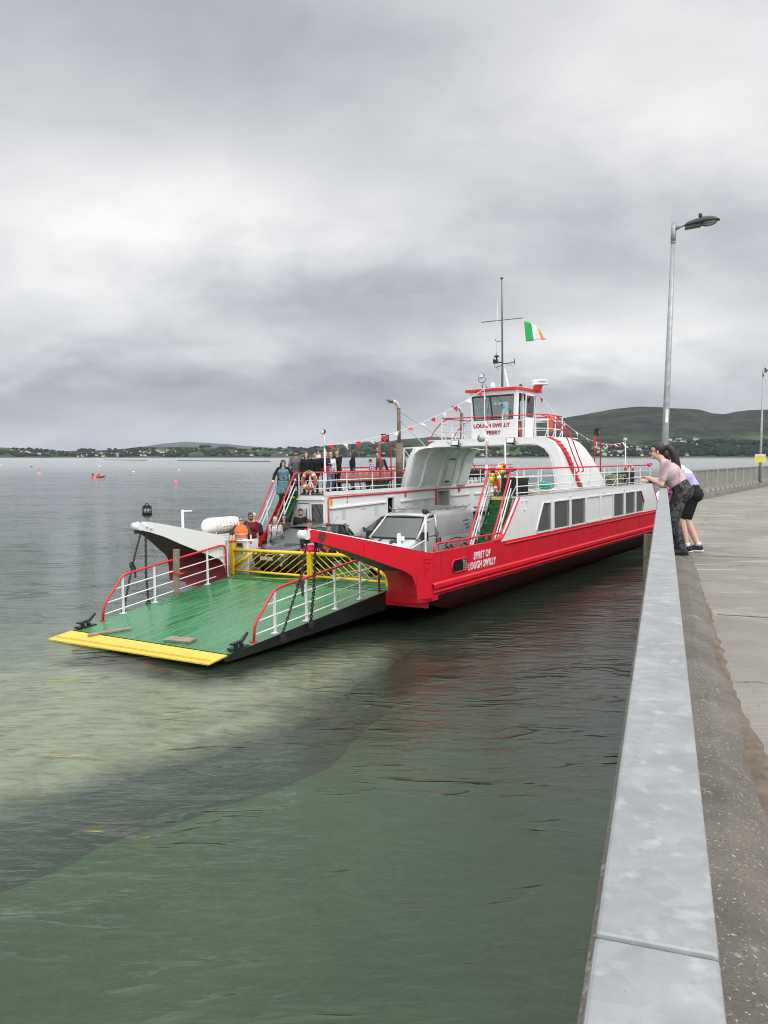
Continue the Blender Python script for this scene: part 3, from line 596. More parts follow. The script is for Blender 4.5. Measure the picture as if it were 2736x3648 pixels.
# ---- hull
def hull_ring(y):
    e = min(y, 25-y); k = min(1, max(0, e/3.2)); zb = -.12-.85*k**.8; t = .35+.65*k**.7
    s = [(XS, ZK), (XS, .30), (XS, .24), (XS-.03, .0), (XS-.16-.26*k, -.12-.16*k), (XS-.35-.90*k, zb)]
    p = [(XP, ZK), (XP, .30), (XP, .24), (XP+.03, .0), (XP+.16+.26*k, -.12-.16*k), (XP+.35+.9*k, zb)]
    return s, p
ys = [-.02, .5, 1, 1.6, 2.4, 3.2, 4, 8, 12.5, 17, 21, 21.8, 22.6, 23.4, 24, 24.5, 25.02]
w = MB(); w2 = MB()
for side in (0, 1):
    R = [hull_ring(y)[side] for y in ys]
    w.grid([[(x, y, z) for x, z in r[:4]] for r, y in zip(R, ys)], smooth=False)
    w2.grid([[(x, y, z) for x, z in r[3:]] for r, y in zip(R, ys)], smooth=False)
bot = [[(hull_ring(y)[0][5][0], y, hull_ring(y)[0][5][1]), (hull_ring(y)[1][5][0], y, hull_ring(y)[1][5][1])] for y in ys]; w2.grid(bot, smooth=False)
for y in (0.0, 25.0):
    s_, p_ = hull_ring(y); ring = s_[3:]+p_[3:][::-1]; w2.add([(x, y, z) for x, z in ring], [tuple(range(len(ring)))])
    w.bb(XP+.3, XS-.3, y-.01 if y == 0 else y-.06, y+.06 if y == 0 else y+.01, -.03, -.35)
fb(w, 'hull', RED); fb(w2, 'hull_bottom', ANTI)
w = MB()
for x, sg in ((XS, 1), (XP, -1)):
    w.grid([[(x, y, .34), (x+sg*.05, y, .30), (x+sg*.055, y, .21), (x, y, .16)] for y in (-.27, 5, 12, 20, 25.1)], smooth=False); w.tube([(x+sg*.01, -.25, .10), (x+sg*.01, 25.1, .10)], .03, 8)
    w.bb(x-.01, x+sg*.012, 3.95, 21.0, ZK-.055, ZK+.02)
    w.tube([(x+sg*.02, 4.0, ZK-.07), (x+sg*.02, 21, ZK-.07)], .028, 8)
fb(w, 'rubbing_strake', RED, bevel=.015)
# weld seams and frames on the side
w = MB()
for y in (1.7, 5.3, 8.4, 11.6, 14.8, 18.): w.bar((XS+.004, y, .42), (XS+.004, y, ZK-.1), .012, .008)
fb(w, 'weld_seams', RED)
# ---- car deck
w = MB(); w.bb(XP+.07, XS-.07, .0, 25., -.012, 0.); fb(w, 'car_deck', GRND)
w = MB(); 
for x0, x1, y0, y1 in ((-2.6, -.35, 1.15, 1.23), (.0, 2.4, 1.35, 1.43), (-.25, -.17, 1.2, 24)): w.bb(x0, x1, y0, y1, .003, .006)
w.bar((-.9, .62, .006), (.7, 1.9, .006), .07, .004); w.bar((-2.2, .35, .006), (-.9, .62, .006), .06, .004)
fb(w, 'deck_markings', YEL)
w = MB(); w.bb(-2.84, 2.84, -.03, .03, -.02, .022); w.bb(-2.84, 2.84, .30, .34, -.02, .014); fb(w, 'ramp_hinge_plate', GRND)
w = MB(); w.bb(XS-.05, XS+.0005, -.262, .02, -.10, 1.0); w.bb(XS-.05, XS+.0005, 24.98, 25.26, -.10, 1.0); fb(w, 'corner_plates', RED)
# ---- bulwarks forward of / behind the houses
for (x, sg, ya, yb) in ((XS, 1, -.25, 3.75), (XS, 1, 21.3, 25.25), (XP, -1, -.25, 3.6), (XP, -1, 21.3, 25.25)):
    m = MB()
    m.prism([(ya, ZK-.005), (yb, ZK-.005), (yb, 1.075), (ya, 1.10)], 'x', x-sg*.0, x-sg*.07)
    if sg < 0: m.bb(x+.01, x+.08, ya, yb, 0, ZK)
    else: m.bb(x-.03, x-.07, ya, yb, 0, ZK)
    fb(m, 'bulwark', RED if sg > 0 else WHT, bevel=.008)
# ---- bow arms
So = [(3.06, -3.52, 1.66), (3.15, -3.3, 1.59), (3.44, -2.58, 1.34), (3.63, -2.11, 1.16), (3.88, -1.49, .90), (4.06, -1.03, .72), (4.14, -.82, .58), (4.18, -.73, .34), (4.19, -.70, .19), (4.20, -.69, -.02)]
Si = [(-3.42, 1.64), (-3.15, 1.585), (-2.6, 1.42), (-1.98, 1.18), (-1.14, .88), (-.27, .58), (-.10, .44), (-.02, .27), (0, .1), (0, -.12)]
To = [(3.04, -3.58, 1.82), (3.12, -3.38, 1.875), (3.44, -2.58, 1.68), (3.63, -2.11, 1.56), (3.88, -1.49, 1.40), (4.10, -.93, 1.26), (4.35, -.30, 1.10)]
Ti = [(-3.46, 1.80), (-3.2, 1.87), (-2.6, 1.765), (-1.98, 1.645), (-1.14, 1.485), (-.27, 1.31), (.12, 1.14)]
def bow_arm(side, aft, outer, inner):
    """side +1 starboard / -1 port; aft mirrors fore-and-aft"""
    kx = (lambda x: x) if side > 0 else (lambda x: -2.9-(x-2.9)*(-(XP)-2.9)/(XS-2.9))
    ky0 = (lambda y: y) if side > 0 else (lambda y: y*.885 if y < 0 else y)
    ky = (lambda y: 25-ky0(y)) if aft else ky0
    P = lambda x, y, z: (kx(x), ky(y), z)
    w = MB(); outer_poly = [P(*q) for q in To]+[P(XS, -.27, 1.0), P(XS, -.25, -.02)]+[P(*q) for q in So[::-1]]
    # outer face as quads between top line and lower curve
    tl = To[:1]+To[1:]; 
    top = [To[0], To[1], To[2], To[3], To[4], To[5], (4.20, -.66, 1.19), (4.25, -.55, 1.16), (4.30, -.42, 1.13), To[6]]
    w.grid([[P(*a), P(*b)] for a, b in zip(top, So)], 0, False)
    w.add([P(*top[9]), P(*So[9]), P(XS+.001, -.25, -.02), P(XS+.001, -.25, 1.10)], [(0, 1, 2, 3)], 0)
    topi = [(2.9, y, z) for y, z in [Ti[0], Ti[1], Ti[2], Ti[3], Ti[4], Ti[5], (-.15, 1.28), (-.05, 1.24), (.04, 1.19), Ti[6]]]
    low = [(2.9, y, z) for y, z in Si]
    w.grid([[P(*a), P(*b)] for a, b in zip(topi, low)], 1, False)
    w.grid([[P(*a), P(*b)] for a, b in zip(top, topi)], 1 if side < 0 else 1, False)
    k = 6
    w.grid([[P(*a), P(*b)] for a, b in zip(So[:k], low[:k])], 2, True)
    w.grid([[P(*a), P(*b)] for a, b in zip(So[k-1:], low[k-1:])], 3, True)
    w.add([P(*top[0]), P(*topi[0]), P(*low[0]), P(*So[0])], [(0, 1, 2, 3)], 0)
    # lower box of the front wall
    w.add([P(4.2, -.69, -.02), P(2.9, 0, -.12), P(2.9, 0, -.30), P(4.2, -.69, -.10), P(XS, -.25, -.02), P(XS-.05, -.25, -.12)], [(0, 1, 2, 3), (0, 3, 5, 4)], 3)
    w.build('bow_arm', [outer, inner, UND, REDM if side > 0 else DKR], FE)
    # rounded tip cap and black pad
    w = MB(); yt = ky(-3.52); w.cyl((kx(2.88), yt, 1.76), (kx(3.10), yt, 1.76), .105, 14); w.build('tip_cap', WHT, FE)
    w = MB(); w.torus((kx(2.99), ky(-3.47), 1.73), .13, .035, Matrix.Rotation(pi/2, 3, 'Y'), 16, 8, a0=radians(90 if not aft else -90)-.9, a1=radians(90 if not aft else -90)+1.2)
    w.bb(kx(2.92), kx(3.05), ky(-3.58), ky(-3.38), 1.57, 1.68); w.build('tip_pad', BLK, FE)
    w = MB()
    for yy_, zz_ in ((-3.28, 1.76), (-3.12, 1.70)): w.cyl((kx(2.86), ky(yy_), zz_), (kx(2.9), ky(yy_), zz_), .035, 12); w.cyl((kx(2.845), ky(yy_), zz_), (kx(2.87), ky(yy_), zz_), .014, 8)
    w.build('pivot_bolts', WHT, FE)
REDM = mat('red_front_wall', (.50, .010, .022), .4, var=.1, scale=2, bump=.004, bscale=3); DKR = mat('dark_red_paint', (.16, .008, .016), .42, var=.12, scale=2)
bow_arm(1, False, RED, WHT); bow_arm(-1, False, WHT, WHT); bow_arm(1, True, RED, WHT); bow_arm(-1, True, WHT, WHT)
# rust patch on the starboard arm, draught marks
w = MB(); 
def onarm(u_, z): # point slightly proud of the outer face of the starboard arm; u_ = y
    t = (u_+3.5)/3.27; x = 3.07+t*(XS-3.07); return Vector((x+.006, u_-.003, z))
rr_ = random.Random(5); c0 = onarm(-3.16, 1.72); ring = [onarm(-3.16+.11*cos(a)*rr_.uniform(.6, 1.1), 1.70+.13*sin(a)*rr_.uniform(.7, 1.1)) for a in [i*pi/9 for i in range(18)]]
w.add([c0]+ring, [(0, i+1, (i+1) % 18+1) for i in range(18)]); fb(w, 'rust_patch', mat('rust', (.16, .035, .02), .8, var=.4, scale=25, c2=(.03, .02, .018), c2at=.5))
w = MB()
for a, b_ in (((-.48, .98), (-.48, .52)), ((-.45, .96), (-.27, .95)), ((-.42, .86), (-.28, .85)), ((-.42, .74), (-.33, .74)), ((-.42, .74), (-.42, .68)), ((-.42, .68), (-.33, .68))):
    p0 = onarm(*a); p1 = onarm(*b_); w.bar(p0, p1, .014, .014)
w.bar(onarm(-2.12, 1.50), onarm(-2.10, 1.20), .012, .01); fb(w, 'draught_marks', REDM)
# fairlead post (white) and lamp pole at the starboard corner
w = MB(); w.prism([(-.9, 1.20), (-.62, 1.17), (-.70, 1.30), (-.74, 1.36), (-.735, 1.52), (-.76, 1.60), (-.80, 1.60), (-.83, 1.52), (-.82, 1.34), (-.86, 1.28)], 'x', 3.72, 3.80)
w.bb(3.66, 3.86, -.74, -.68, 1.42, 1.52); fb(w, 'fairlead_horn', WHT, bevel=.01)
w = MB(); w.cyl((4.22, -.28, 1.08), (4.22, -.28, 2.02), .026, 10); w.bar((4.22, -.28, 1.42), (3.95, -.55, 1.22), .02); w.torus((4.22, -.28, 2.05), .05, .012, Matrix.Rotation(pi/2, 3, 'X')); fb(w, 'corner_lamp_pole', WHR)
w = MB(); w.cyl((4.22, -.36, 2.12), (4.22, -.22, 2.10), .055, 14, r2=.07); fb(w, 'corner_lamp', BLK)
# guard rail on the starboard bulwark
w = MB(); w.tube([(4.33, -.06, 1.05), (4.33, -.05, 1.20), (4.33, .02, 1.27), (4.33, .14, 1.29), (4.33, 2, 1.275), (4.33, 3.3, 1.27), (4.33, 3.62, 1.275), (4.34, 3.80, 1.26)], .026, 10)
for y in (.95, 1.35, 2.9): w.cyl((4.33, y, 1.05), (4.33, y, 1.28), .024, 8)
fb(w, 'bulwark_guard_rail', REDR)
# ---- starboard house outer plate with window openings
w = MB(); xo = XS; xi = XS-.05; Zt = 2.0; Zb = 1.065
def plate(w, poly, x0=xi, x1=xo, mi=0): w.prism(poly, 'x', x0, x1, mi)
plate(w, [(3.72, ZK+.02), (6.42, ZK+.02), (6.42, Zb), (6.95, Zt), (6.95, ZD), (YF-.02, ZD)])            # fore part
plate(w, [(6.42, ZK+.02), (18.55, ZK+.02), (18.55, Zb), (6.42, Zb)]); plate(w, [(6.95, Zt), (18.26, Zt), (18.26, ZD), (6.95, ZD)])
plate(w, [(18.55, ZK+.02), (21.3, ZK+.02), (YE+.05, ZD), (18.26, ZD), (18.26, Zt), (18.75, 1.51), (18.62, Zb), (18.55, Zb)])
WIN = [(6.42, 7.60), (7.84, 9.30), (9.46, 10.92), (11.09, 12.55), (12.72, 14.18), (14.28, 15.64), (15.85, 17.25), (17.40, 18.75)]
for (a, b_), (c_, d_) in zip(WIN, WIN[1:]): plate(w, [(b_, Zb), (c_, Zb), (c_, Zt), (b_, Zt)])
fb(w, 'starboard_house_side', WHT)
def shape(i):
    a, b_ = WIN[i]
    if i == 0: return [(a+.0, Zb), (b_, Zb), (b_, Zt-.02), (6.98, Zt), (6.90, Zt-.05), (6.36, Zb+.1)]
    if i == 7: return [(a, Zb), (18.60, Zb), (18.74, 1.49), (18.24, Zt), (a, Zt)]
    return [(a, Zb), (b_, Zb), (b_, Zt), (a, Zt)]
for i in range(8):
    sh = shape(i); w = MB(); n = len(sh); cy = sum(q[0] for q in sh)/n; cz = sum(q[1] for q in sh)/n
    for (a, b_) in zip(sh, sh[1:]+sh[:1]): w.bar((xo+.012, a[0], a[1]), (xo+.012, b_[0], b_[1]), .045, .03, up=(1, 0, 0))
    fr_ = fb(w, 'window', WHT)
    w = MB(); w.prism(sh, 'x', xi+.01, xi+.03); w.build('pane' if i not in (3, 4) else 'blank_panel', GLS if i not in (3, 4) else WHT, fr_)
w = MB()
for y, z in ((5.25, 2.12), (5.6, 2.12), (9.38, 2.12), (13.0, 2.12), (15.75, 2.12), (5.45, 1.86)): w = MB(); w.cyl((xo, y, z), (xo+.05, y, z), .03, 10); fb(w, 'side_stud', WHT)
# sloping red trim at the fore end of the plate
w = MB(); w.grid([[(xo+.02, y, z), (xo-.12, y, z+.01)] for y, z in [(5.06, 2.24), (4.6, 1.80), (4.2, 1.42), (3.95, 1.21), (3.78, 1.11), (3.55, 1.075), (3.3, 1.07)]], smooth=False); fb(w, 'sloping_red_trim', REDR, solid=.05)
w = MB(); w.prism([(YE+.05, ZD), (21.3, ZK+.02), (21.36, ZK+.05), (YE+.11, ZD)], 'x', xo-.1, xo+.02); fb(w, 'aft_red_trim', REDR)
# inner walls, fronts, decks
XIN = 3.27
w = MB(); w.bb(XIN, XIN+.05, YF, YE, 0, ZD-.04); w.bb(XIN, XS-.05, YF-.0, YF+.05, 0, ZD-.04); w.bb(XIN, XS-.05, YE-.05, YE, 0, ZD-.04); fb(w, 'starboard_house_walls', WHT)
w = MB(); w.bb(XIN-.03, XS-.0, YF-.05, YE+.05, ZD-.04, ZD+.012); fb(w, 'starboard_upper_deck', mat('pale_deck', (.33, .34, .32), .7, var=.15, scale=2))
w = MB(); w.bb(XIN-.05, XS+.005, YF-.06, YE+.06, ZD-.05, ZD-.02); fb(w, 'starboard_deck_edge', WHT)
# saloon seats seen through the windows
SEATD = mat('saloon_seat', (.03, .035, .05), .6, var=.3)
w = MB()
for k in range(11):
    y = 6.6+k*1.15; w.bb(XIN+.15, XS-.2, y, y+.45, .35, .45); w.bb(XIN+.15, XS-.2, y+.4, y+.48, .45, 1.35)
fb(w, 'saloon_seats', SEATD)
w = MB(); w.bb(XIN+.06, XS-.1, 11.0, 11.06, 0, 2.2); w.bb(XIN+.06, XS-.1, 14.2, 14.26, 0, 2.2); fb(w, 'saloon_bulkheads', WHT)
# ---- port house
XPI = -2.86; XPO = -4.14
w = MB()
w.bb(XPI-.05, XPI, YF, 8.86, 0, ZD+.05); w.bb(XPI-.05, XPI, 9.32, 12.92, 0, ZD+.05); w.bb(XPI-.05, XPI, 14.0, YE+.9, 0, ZD+.05)
w.bb(XPI-.05, XPI, 8.86, 9.32, 0, .35); w.bb(XPI-.05, XPI, 8.86, 9.32, 2.0, ZD+.05); w.bb(XPI-.05, XPI, 12.92, 14., 2.14, ZD+.05)
w.bb(XP, XP+.05, YF, YE+.9, ZK, ZD+.05)
fb(w, 'port_house_walls', WHT)
# front of the port house with door and window
w = MB()
for x0, x1, z0, z1 in ((-4.20, -4.17, 0, ZD), (-4.17, -2.91, 1.98, ZD+.05), (-3.64, -3.56, 0, 1.98), (-2.97, -2.91, 0, 1.98), (-3.56, -2.97, 0, 1.02)): w.bb(x0, x1, YF-.0, YF+.05, z0, z1)
w.prism([(-4.16, ZD+.05), (-4.16, 0), (-4.75, 0), (-4.75, .6)], 'y', YF+.002, YF+.05)
w.prism([(-4.15, 2.10), (-2.95, 2.10), (-3.0, 2.17), (-4.10, 2.17)], 'y', YF-.10, YF)
fb(w, 'port_house_front', WHT)
d = MB(); d.bb(-4.16, -3.65, YF-.03, YF, .02, 1.95); dd = fb(d, 'door', WHT, bevel=.01)
w = MB(); w.bb(-4.06, -3.76, YF-.042, YF-.03, 1.05, 1.80); w.build('panel', mat('door_panel', (.60, .61, .63), .3, var=.05), dd)
w = MB(); w.bb(-3.755, -3.735, YF-.055, YF-.03, 1.05, 1.80); w.bb(-3.72, -3.70, YF-.07, YF-.03, .95, 1.1); w.build('handle', BLK, dd)
w = MB()
for a, b_ in (((-3.56, 1.03), (-2.97, 1.03)), ((-3.56, 1.97), (-2.97, 1.97)), ((-3.55, 1.03), (-3.55, 1.97)), ((-2.98, 1.03), (-2.98, 1.97))): w.bar((a[0], YF-.01, a[1]), (b_[0], YF-.01, b_[1]), .035, .04, up=(0, 1, 0))
fw_ = fb(w, 'front_window', WHT); w = MB(); w.bb(-3.54, -2.99, YF+.0, YF+.02, 1.04, 1.96); w.build('pane', GLM, fw_)
w = MB(); w.bb(-3.55, -2.98, YF+1.2, YF+1.25, 0, 2.2); fb(w, 'saloon_inner_wall', mat('saloon_wall', (.32, .34, .36), .7))
# details on the inner wall of the port house
w = MB(); w.tube([(XPI+.03, YF+.06, .1), (XPI+.03, YF+.06, 2.15), (XPI+.03, YF+.12, 2.185), (XPI+.03, 9.33, 2.20), (XPI+.03, 20.4, 2.26)], .028, 10)
w.bb(XPI, XPI+.05, 12.70, 12.80, .0, 2.2)
w.prism([(7+3.2, 2.2), (10.28, 2.2), (10.26, 2.0), (10.18, 1.98)], 'x', XPI+.01, XPI+.05); w.prism([(13.9+.9, 2.2), (14.98, 2.2), (14.9, 2.05), (14.8, 2.03)], 'x', XPI+.01, XPI+.05)
fb(w, 'red_wall_pipe', REDR)
w = MB()
for a, b_, z0, z1 in ((5.12, 8.78, 1.80, 1.86), (9.88, 12.6, 1.84, 1.88), (14.05, 15.95, 1.88, 1.90), (16.4, 19.8, 1.88, 1.92)):
    w = MB(); w.prism([(a, z0-.03), (b_, z1-.03), (b_, z1+.035), (a, z0+.035)], 'x', XPI, XPI+.07); fb(w, 'fender_beam', WHT, bevel=.01)
w = MB()
for a, b_ in (((8.84, .35), (8.84, 2.02)), ((9.34, .35), (9.34, 2.02)), ((8.80, 2.06), (9.42, 2.06))): w.bar((XPI+.02, a[0], a[1]), (XPI+.02, b_[0], b_[1]), .06, .06, up=(1, 0, 0))
nd = fb(w, 'narrow_doorway', WHT)
w = MB(); w.bb(XPI-.9, XPI-.05, 8.6, 8.65, 0, 2.2); w.bb(XPI-.9, XPI-.05, 9.5, 9.55, 0, 2.2); w.bb(XPI-.95, XPI-.9, 8.6, 9.55, 0, 2.2); w.build('dark_passage', mat('passage_dark', (.06, .062, .065), .8), nd)
w = MB(); w.bb(XPI-.5, XPI-.05, 12.86, 12.92, 0, 2.2); w.bb(XPI-.5, XPI-.05, 14.0, 14.06, 0, 2.2); w.bb(XPI-.5, XPI-.46, 12.86, 14.06, 0, 2.2); al = fb(w, 'alcove', mat('alcove_grey', (.50, .50, .49), .6, var=.05))
w = MB(); w.torus((XPI-.40, 13.18, 1.45), .19, .035, Matrix.Rotation(pi/2, 3, 'Y'), 20, 8); w.cyl((XPI-.44, 13.18, 1.45), (XPI-.40, 13.18, 1.45), .17, 18); w.build('hose_reel', REDR, al)
w = MB(); w.bar((XPI-.42, 13.05, 1.78), (XPI-.42, 13.45, 1.77), .07, .08); w.bar((XPI-.3, 13.0, 1.98), (XPI-.3, 13.35, 1.98), .03); w.build('red_valve', REDR, al)
PAPER = mat('paper', (.60, .61, .65), .7, var=.05); INK = mat('ink', (.16, .17, .22), .7); INKR = mat('red_ink', (.5, .03, .04), .6)
def notice(y0, y1, z0, z1, name, base, marks, mk):
    w = MB(); w.bb(XPI+.001, XPI+.006, y0, y1, z0, z1); b = fb(w, name, base)
    w = MB(); 
    for (a, c, d_, e) in marks: w.bb(XPI+.006, XPI+.008, y0+(y1-y0)*a, y0+(y1-y0)*d_, z0+(z1-z0)*c, z0+(z1-z0)*e)
    w.build('print', mk, b)
rows_ = [(.12+.45*(i % 2), .08+.10*i, .30+.45*(i % 2), .12+.10*i) for i in range(9)]
notice(5.90, 6.13, 1.36, 1.74, 'safety_notice', PAPER, rows_, INK); notice(8.00, 8.25, 1.38, 1.74, 'safety_notice', PAPER, rows_, INK)
notice(5.16, 5.38, 1.33, 1.74, 'faint_notice', mat('faint_paper', (.66, .655, .66), .7), rows_, mat('faint_ink', (.45, .40, .42), .7))
notice(11.75, 12.3, 1.5, 1.83, 'faint_notice', mat('faint_paper', (.66, .655, .66), .7), rows_, mat('faint_ink', (.45, .40, .42), .7))
YW = mat('warning_yellow', (.80, .62, .03), .5)
notice(5.17, 5.36, 1.86, 2.12, 'warning_sign', YW, [(.15, .08, .85, .13), (.15, .20, .75, .25), (.15, .32, .8, .37)], INK)
w = MB(); w.prism([(5.19, 1.98), (5.34, 1.98), (5.265, 2.10)], 'x', XPI+.007, XPI+.009); fb(w, 'warning_triangle', mat('sign_black', (.02, .02, .02), .6))
w = MB(); w.prism([(5.215, 1.995), (5.315, 1.995), (5.265, 2.075)], 'x', XPI+.009, XPI+.011); fb(w, 'warning_triangle_fill', YW)
notice(6.18, 6.28, 1.94, 2.06, 'no_smoking_sign', PAPER, [(.15, .1, .85, .55)], INKR); notice(6.19, 6.27, 2.07, 2.15, 'deck_sign', PAPER, [(.2, .15, .8, .8)], INK)
for y in (7.1, 10.9, 16.6):
    w = MB(); w.bb(XPI+.001, XPI+.004, y, y+.38, 1.655, 1.69); fb(w, 'small_red_caption', mat('faint_red', (.60, .36, .38), .7))
# port upper deck
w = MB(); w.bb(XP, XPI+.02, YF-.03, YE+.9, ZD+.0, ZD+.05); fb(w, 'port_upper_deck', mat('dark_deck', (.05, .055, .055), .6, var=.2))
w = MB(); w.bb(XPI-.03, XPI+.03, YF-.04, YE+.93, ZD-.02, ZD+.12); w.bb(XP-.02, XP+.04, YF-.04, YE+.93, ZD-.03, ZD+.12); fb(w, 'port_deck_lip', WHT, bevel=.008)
# ---- stairs
def stairs(x0, x1, name):
    w = MB(); n = 9; y0, y1, z1 = 3.45, 4.98, ZD
    for k in range(n):
        y = y0+(y1-y0)*(k+.5)/n; z = z1*(k+1)/(n+.2); w.bb(x0+.03, x1-.03, y-.02, y+.20, z-.035, z)
        w.bb(x0+.03, x1-.03, y-.025, y-.015, z-.05, z+.004, 1 if k == n-1 else 0)
        w.bb(x0+.03, x1-.03, y+.17, y+.18, z-.02, z+z1/(n+.2)-.04)
    s_ = w.build(name, [GRNS, YEL], FE)
    w = MB()
    for x, mm in ((x0, GRNS if name == 'starboard_stairs' else REDR), (x1, GRNS)): w = MB(); w.bar((x, y0-.08, .04), (x, y1+.02, z1-.02), .03, .11); w.build('stringer', mm, s_)
    return s_
stairs(3.50, 4.15, 'starboard_stairs'); stairs(-4.88, -4.15, 'port_stairs')
w = MB(); w.prism([(3.6, .2), (YF, ZD-.1), (YF, .2)], 'x', XS-.10, XS-.07); fb(w, 'stair_side_plate', WHT)
# ---- railings
def post_rail(name, pts, zt, mids, posts, rt=.026, rm=.014, rp=.017, brace=None, bars=None, topmat=REDR):
    """pts: (x, y) polyline of the rail at deck z0; zt: top height above deck ZD"""
    w = MB(); w.tube([(x, y, ZD+zt+dz) for x, y, dz in pts], rt, 8); top = fb(w, name, topmat)
    w = MB()
    for mz in mids: w.tube([(x, y, ZD+mz) for x, y, dz in pts if dz > -.2], rm, 6)
    for (x, y) in posts: w.bb(x-rp, x+rp, y-rp, y+rp, ZD, ZD+zt)
    if brace:
        for (x, y) in posts: w.bar((x, y, ZD+.36), (x+brace, y+.05, ZD), .02, .03)
    if bars:
        (xa, ya), (xb, yb), step = bars; n = int((Vector((xb-xa, yb-ya))).length/step)
        for k in range(n+1): t = k/n; x = xa+(xb-xa)*t; y = ya+(yb-ya)*t; w.bb(x-.007, x+.007, y-.007, y+.007, ZD+.05, ZD+zt-.07)
    w.build('rail_posts', WHR, top); return top
xr = XS-.04
post_rail('starboard_outer_rail', [(xr, 4.90, 0), (xr, 20.05, 0)], .83, (.57, .30, .10), [(xr, 5.0+k*1.655) for k in range(10)], brace=-.22)
post_rail('starboard_inner_rail', [(3.32, 4.88, 0), (3.32, 10.42, 0)], .82, (.56, .30, .10), [(3.32, 4.95), (3.32, 6.4), (3.32, 7.9), (3.32, 9.4)], brace=.2)
post_rail('starboard_inner_aft_rail', [(3.32, 15.6, 0), (3.32, 20.05, 0), (xr, 20.05, 0)], .82, (.56, .30, .10), [(3.32, 15.7), (3.32, 17.1), (3.32, 18.6), (3.32, 20.0), (3.85, 20.05)], brace=.2)
post_rail('stair_head_rail', [(3.32, 4.88, 0), (xr, 4.88, 0)], .83, (), [(3.47, 4.92)], rt=.022)
post_rail('port_inner_rail', [(-2.92, 4.95, 0), (-2.92, 10.4, 0)], .80, (.52, .24), [(-2.92, 4.95), (-2.92, 6.31), (-2.92, 7.98), (-2.92, 9.6)], rm=.017, rt=.03, brace=-.2)
post_rail('port_inner_aft_rail', [(-2.92, 15.5, 0), (-2.92, 21.0, 0)], .80, (.52, .24), [(-2.92, 15.6), (-2.92, 17.2), (-2.92, 18.9), (-2.92, 20.6)], rm=.017)
post_rail('port_outer_rail', [(-4.88, 4.95, 0), (-4.88, 21.0, 0)], .95, (.86, .05), [(-4.88, 5+k*1.75) for k in range(10)], rm=.018, bars=((-4.88, 5.0), (-4.88, 20.9), .105))
post_rail('port_end_rail', [(-4.88, 20.9, 0), (-2.92, 20.9, 0)], .95, (.55, .3), [(-4.2, 20.9), (-3.5, 20.9)])
# stair handrails
def handrail(name, x, y0, y1, zt, low, xt=None, posts=(4.2, 3.7), rt=.028):
    xt = x if xt is None else xt; w = MB(); z1 = ZD+zt; sl = 1.50
    zb = z1-(y1-y0)*sl
    w.tube([(xt, y1+.45, z1), (xt, y1+.12, z1), (x, y1, z1-.03), (x, y1-.1, z1-.17), (x, y0, zb), (x, y0-.10, zb-.22), (x, y0-.12, .0+max(0, low))], rt, 10); top = fb(w, name, REDR)
    w = MB()
    for dz in (.30, .56): w.bar((x, y1+.02, z1-dz), (x, y0-.02, zb-dz), .026, .026)
    for y in posts: zz_ = z1-(y1-y)*sl; w.bar((x, y, zz_), (x, y-.0, max(.02, zz_-.85)), .034, .034)
    w.build('rail_bars', WHR, top)
handrail('port_stair_outer_handrail', -4.92, 3.62, 4.85, .95, .9); handrail('port_stair_inner_handrail', -4.12, 3.62, 4.80, .80, .0, xt=-4.05)
handrail('starboard_stair_inner_handrail', 3.46, 3.62, 4.86, .80, .0); handrail('starboard_stair_outer_handrail', 4.18, 3.62, 4.9, .80, .6)
w = MB(); w.tube([(-2.92, 4.97, ZD+.80), (-3.5, 4.95, ZD+.80), (-4.0, 4.95, ZD+.80)], .03, 10); fb(w, 'port_head_rail', REDR)
w = MB()
for dz in (.52, .24): w.cyl((-2.92, 4.95, ZD+dz), (-4.02, 4.95, ZD+dz), .015, 6)
w.bb(-3.56, -3.52, 4.93, 4.97, ZD, ZD+.8); w.bb(-4.06, -4.02, 4.93, 4.97, ZD, ZD+.8); fb(w, 'port_head_rail_bars', WHR)
# ---- bridge arch
outp = [(-3.15, 2.30), (-3.06, 2.7), (-2.95, 3.05), (-2.78, 3.46), (-2.64, 3.72), (-2.5, 3.985), (-2.2, 3.99), (-1.90, 4.0), (-1.75, 4.13), (-1.50, 4.22), (-1.2, 4.25), (1.6, 4.25), (2.75, 4.24), (3.05, 4.20), (3.34, 4.05), (3.54, 3.78), (3.64, 3.45), (3.69, 3.0), (3.71, 2.6), (3.72, 2.28)]
inp = [(-2.86, 2.38), (-2.73, 2.7), (-2.62, 3.05), (-2.49, 3.48), (-2.37, 3.73), (-2.17, 3.88), (-1.9, 3.95), (-1.6, 3.965), (-1.4, 3.97), (-1.2, 3.97), (-1., 3.97), (1.6, 3.97), (2.55, 3.97), (2.82, 3.93), (3.07, 3.80), (3.25, 3.57), (3.36, 3.25), (3.42, 2.9), (3.46, 2.6), (3.48, 2.28)]
rear = [15.5, 15.5, 15.5, 15.5, 15.45, 15.4, 15.3, 13.6, 13.2, 13.2, 13.2, 13.2, 13.2, 13.2, 13.3, 13.5, 13.9, 14.5, 15.1, 15.7]
front = [10.35]*6+[10.38, 10.42]+[10.45]*12
w = MB()
w.grid([[(x, f, z), (x, r, z)] for (x, z), f, r in zip(outp, front, rear)])
w.grid([[(x, f, z), (x, r, z)] for (x, z), f, r in zip(inp, front, rear)])
w.grid([[(a[0], f, a[1]), (b_[0], f, b_[1])] for a, b_, f in zip(outp, inp, front)], smooth=False)
w.grid([[(a[0], f, a[1]), (b_[0], f, b_[1])] for a, b_, f in zip(outp, inp, rear)], smooth=False)
fb(w, 'bridge_arch', WHT)
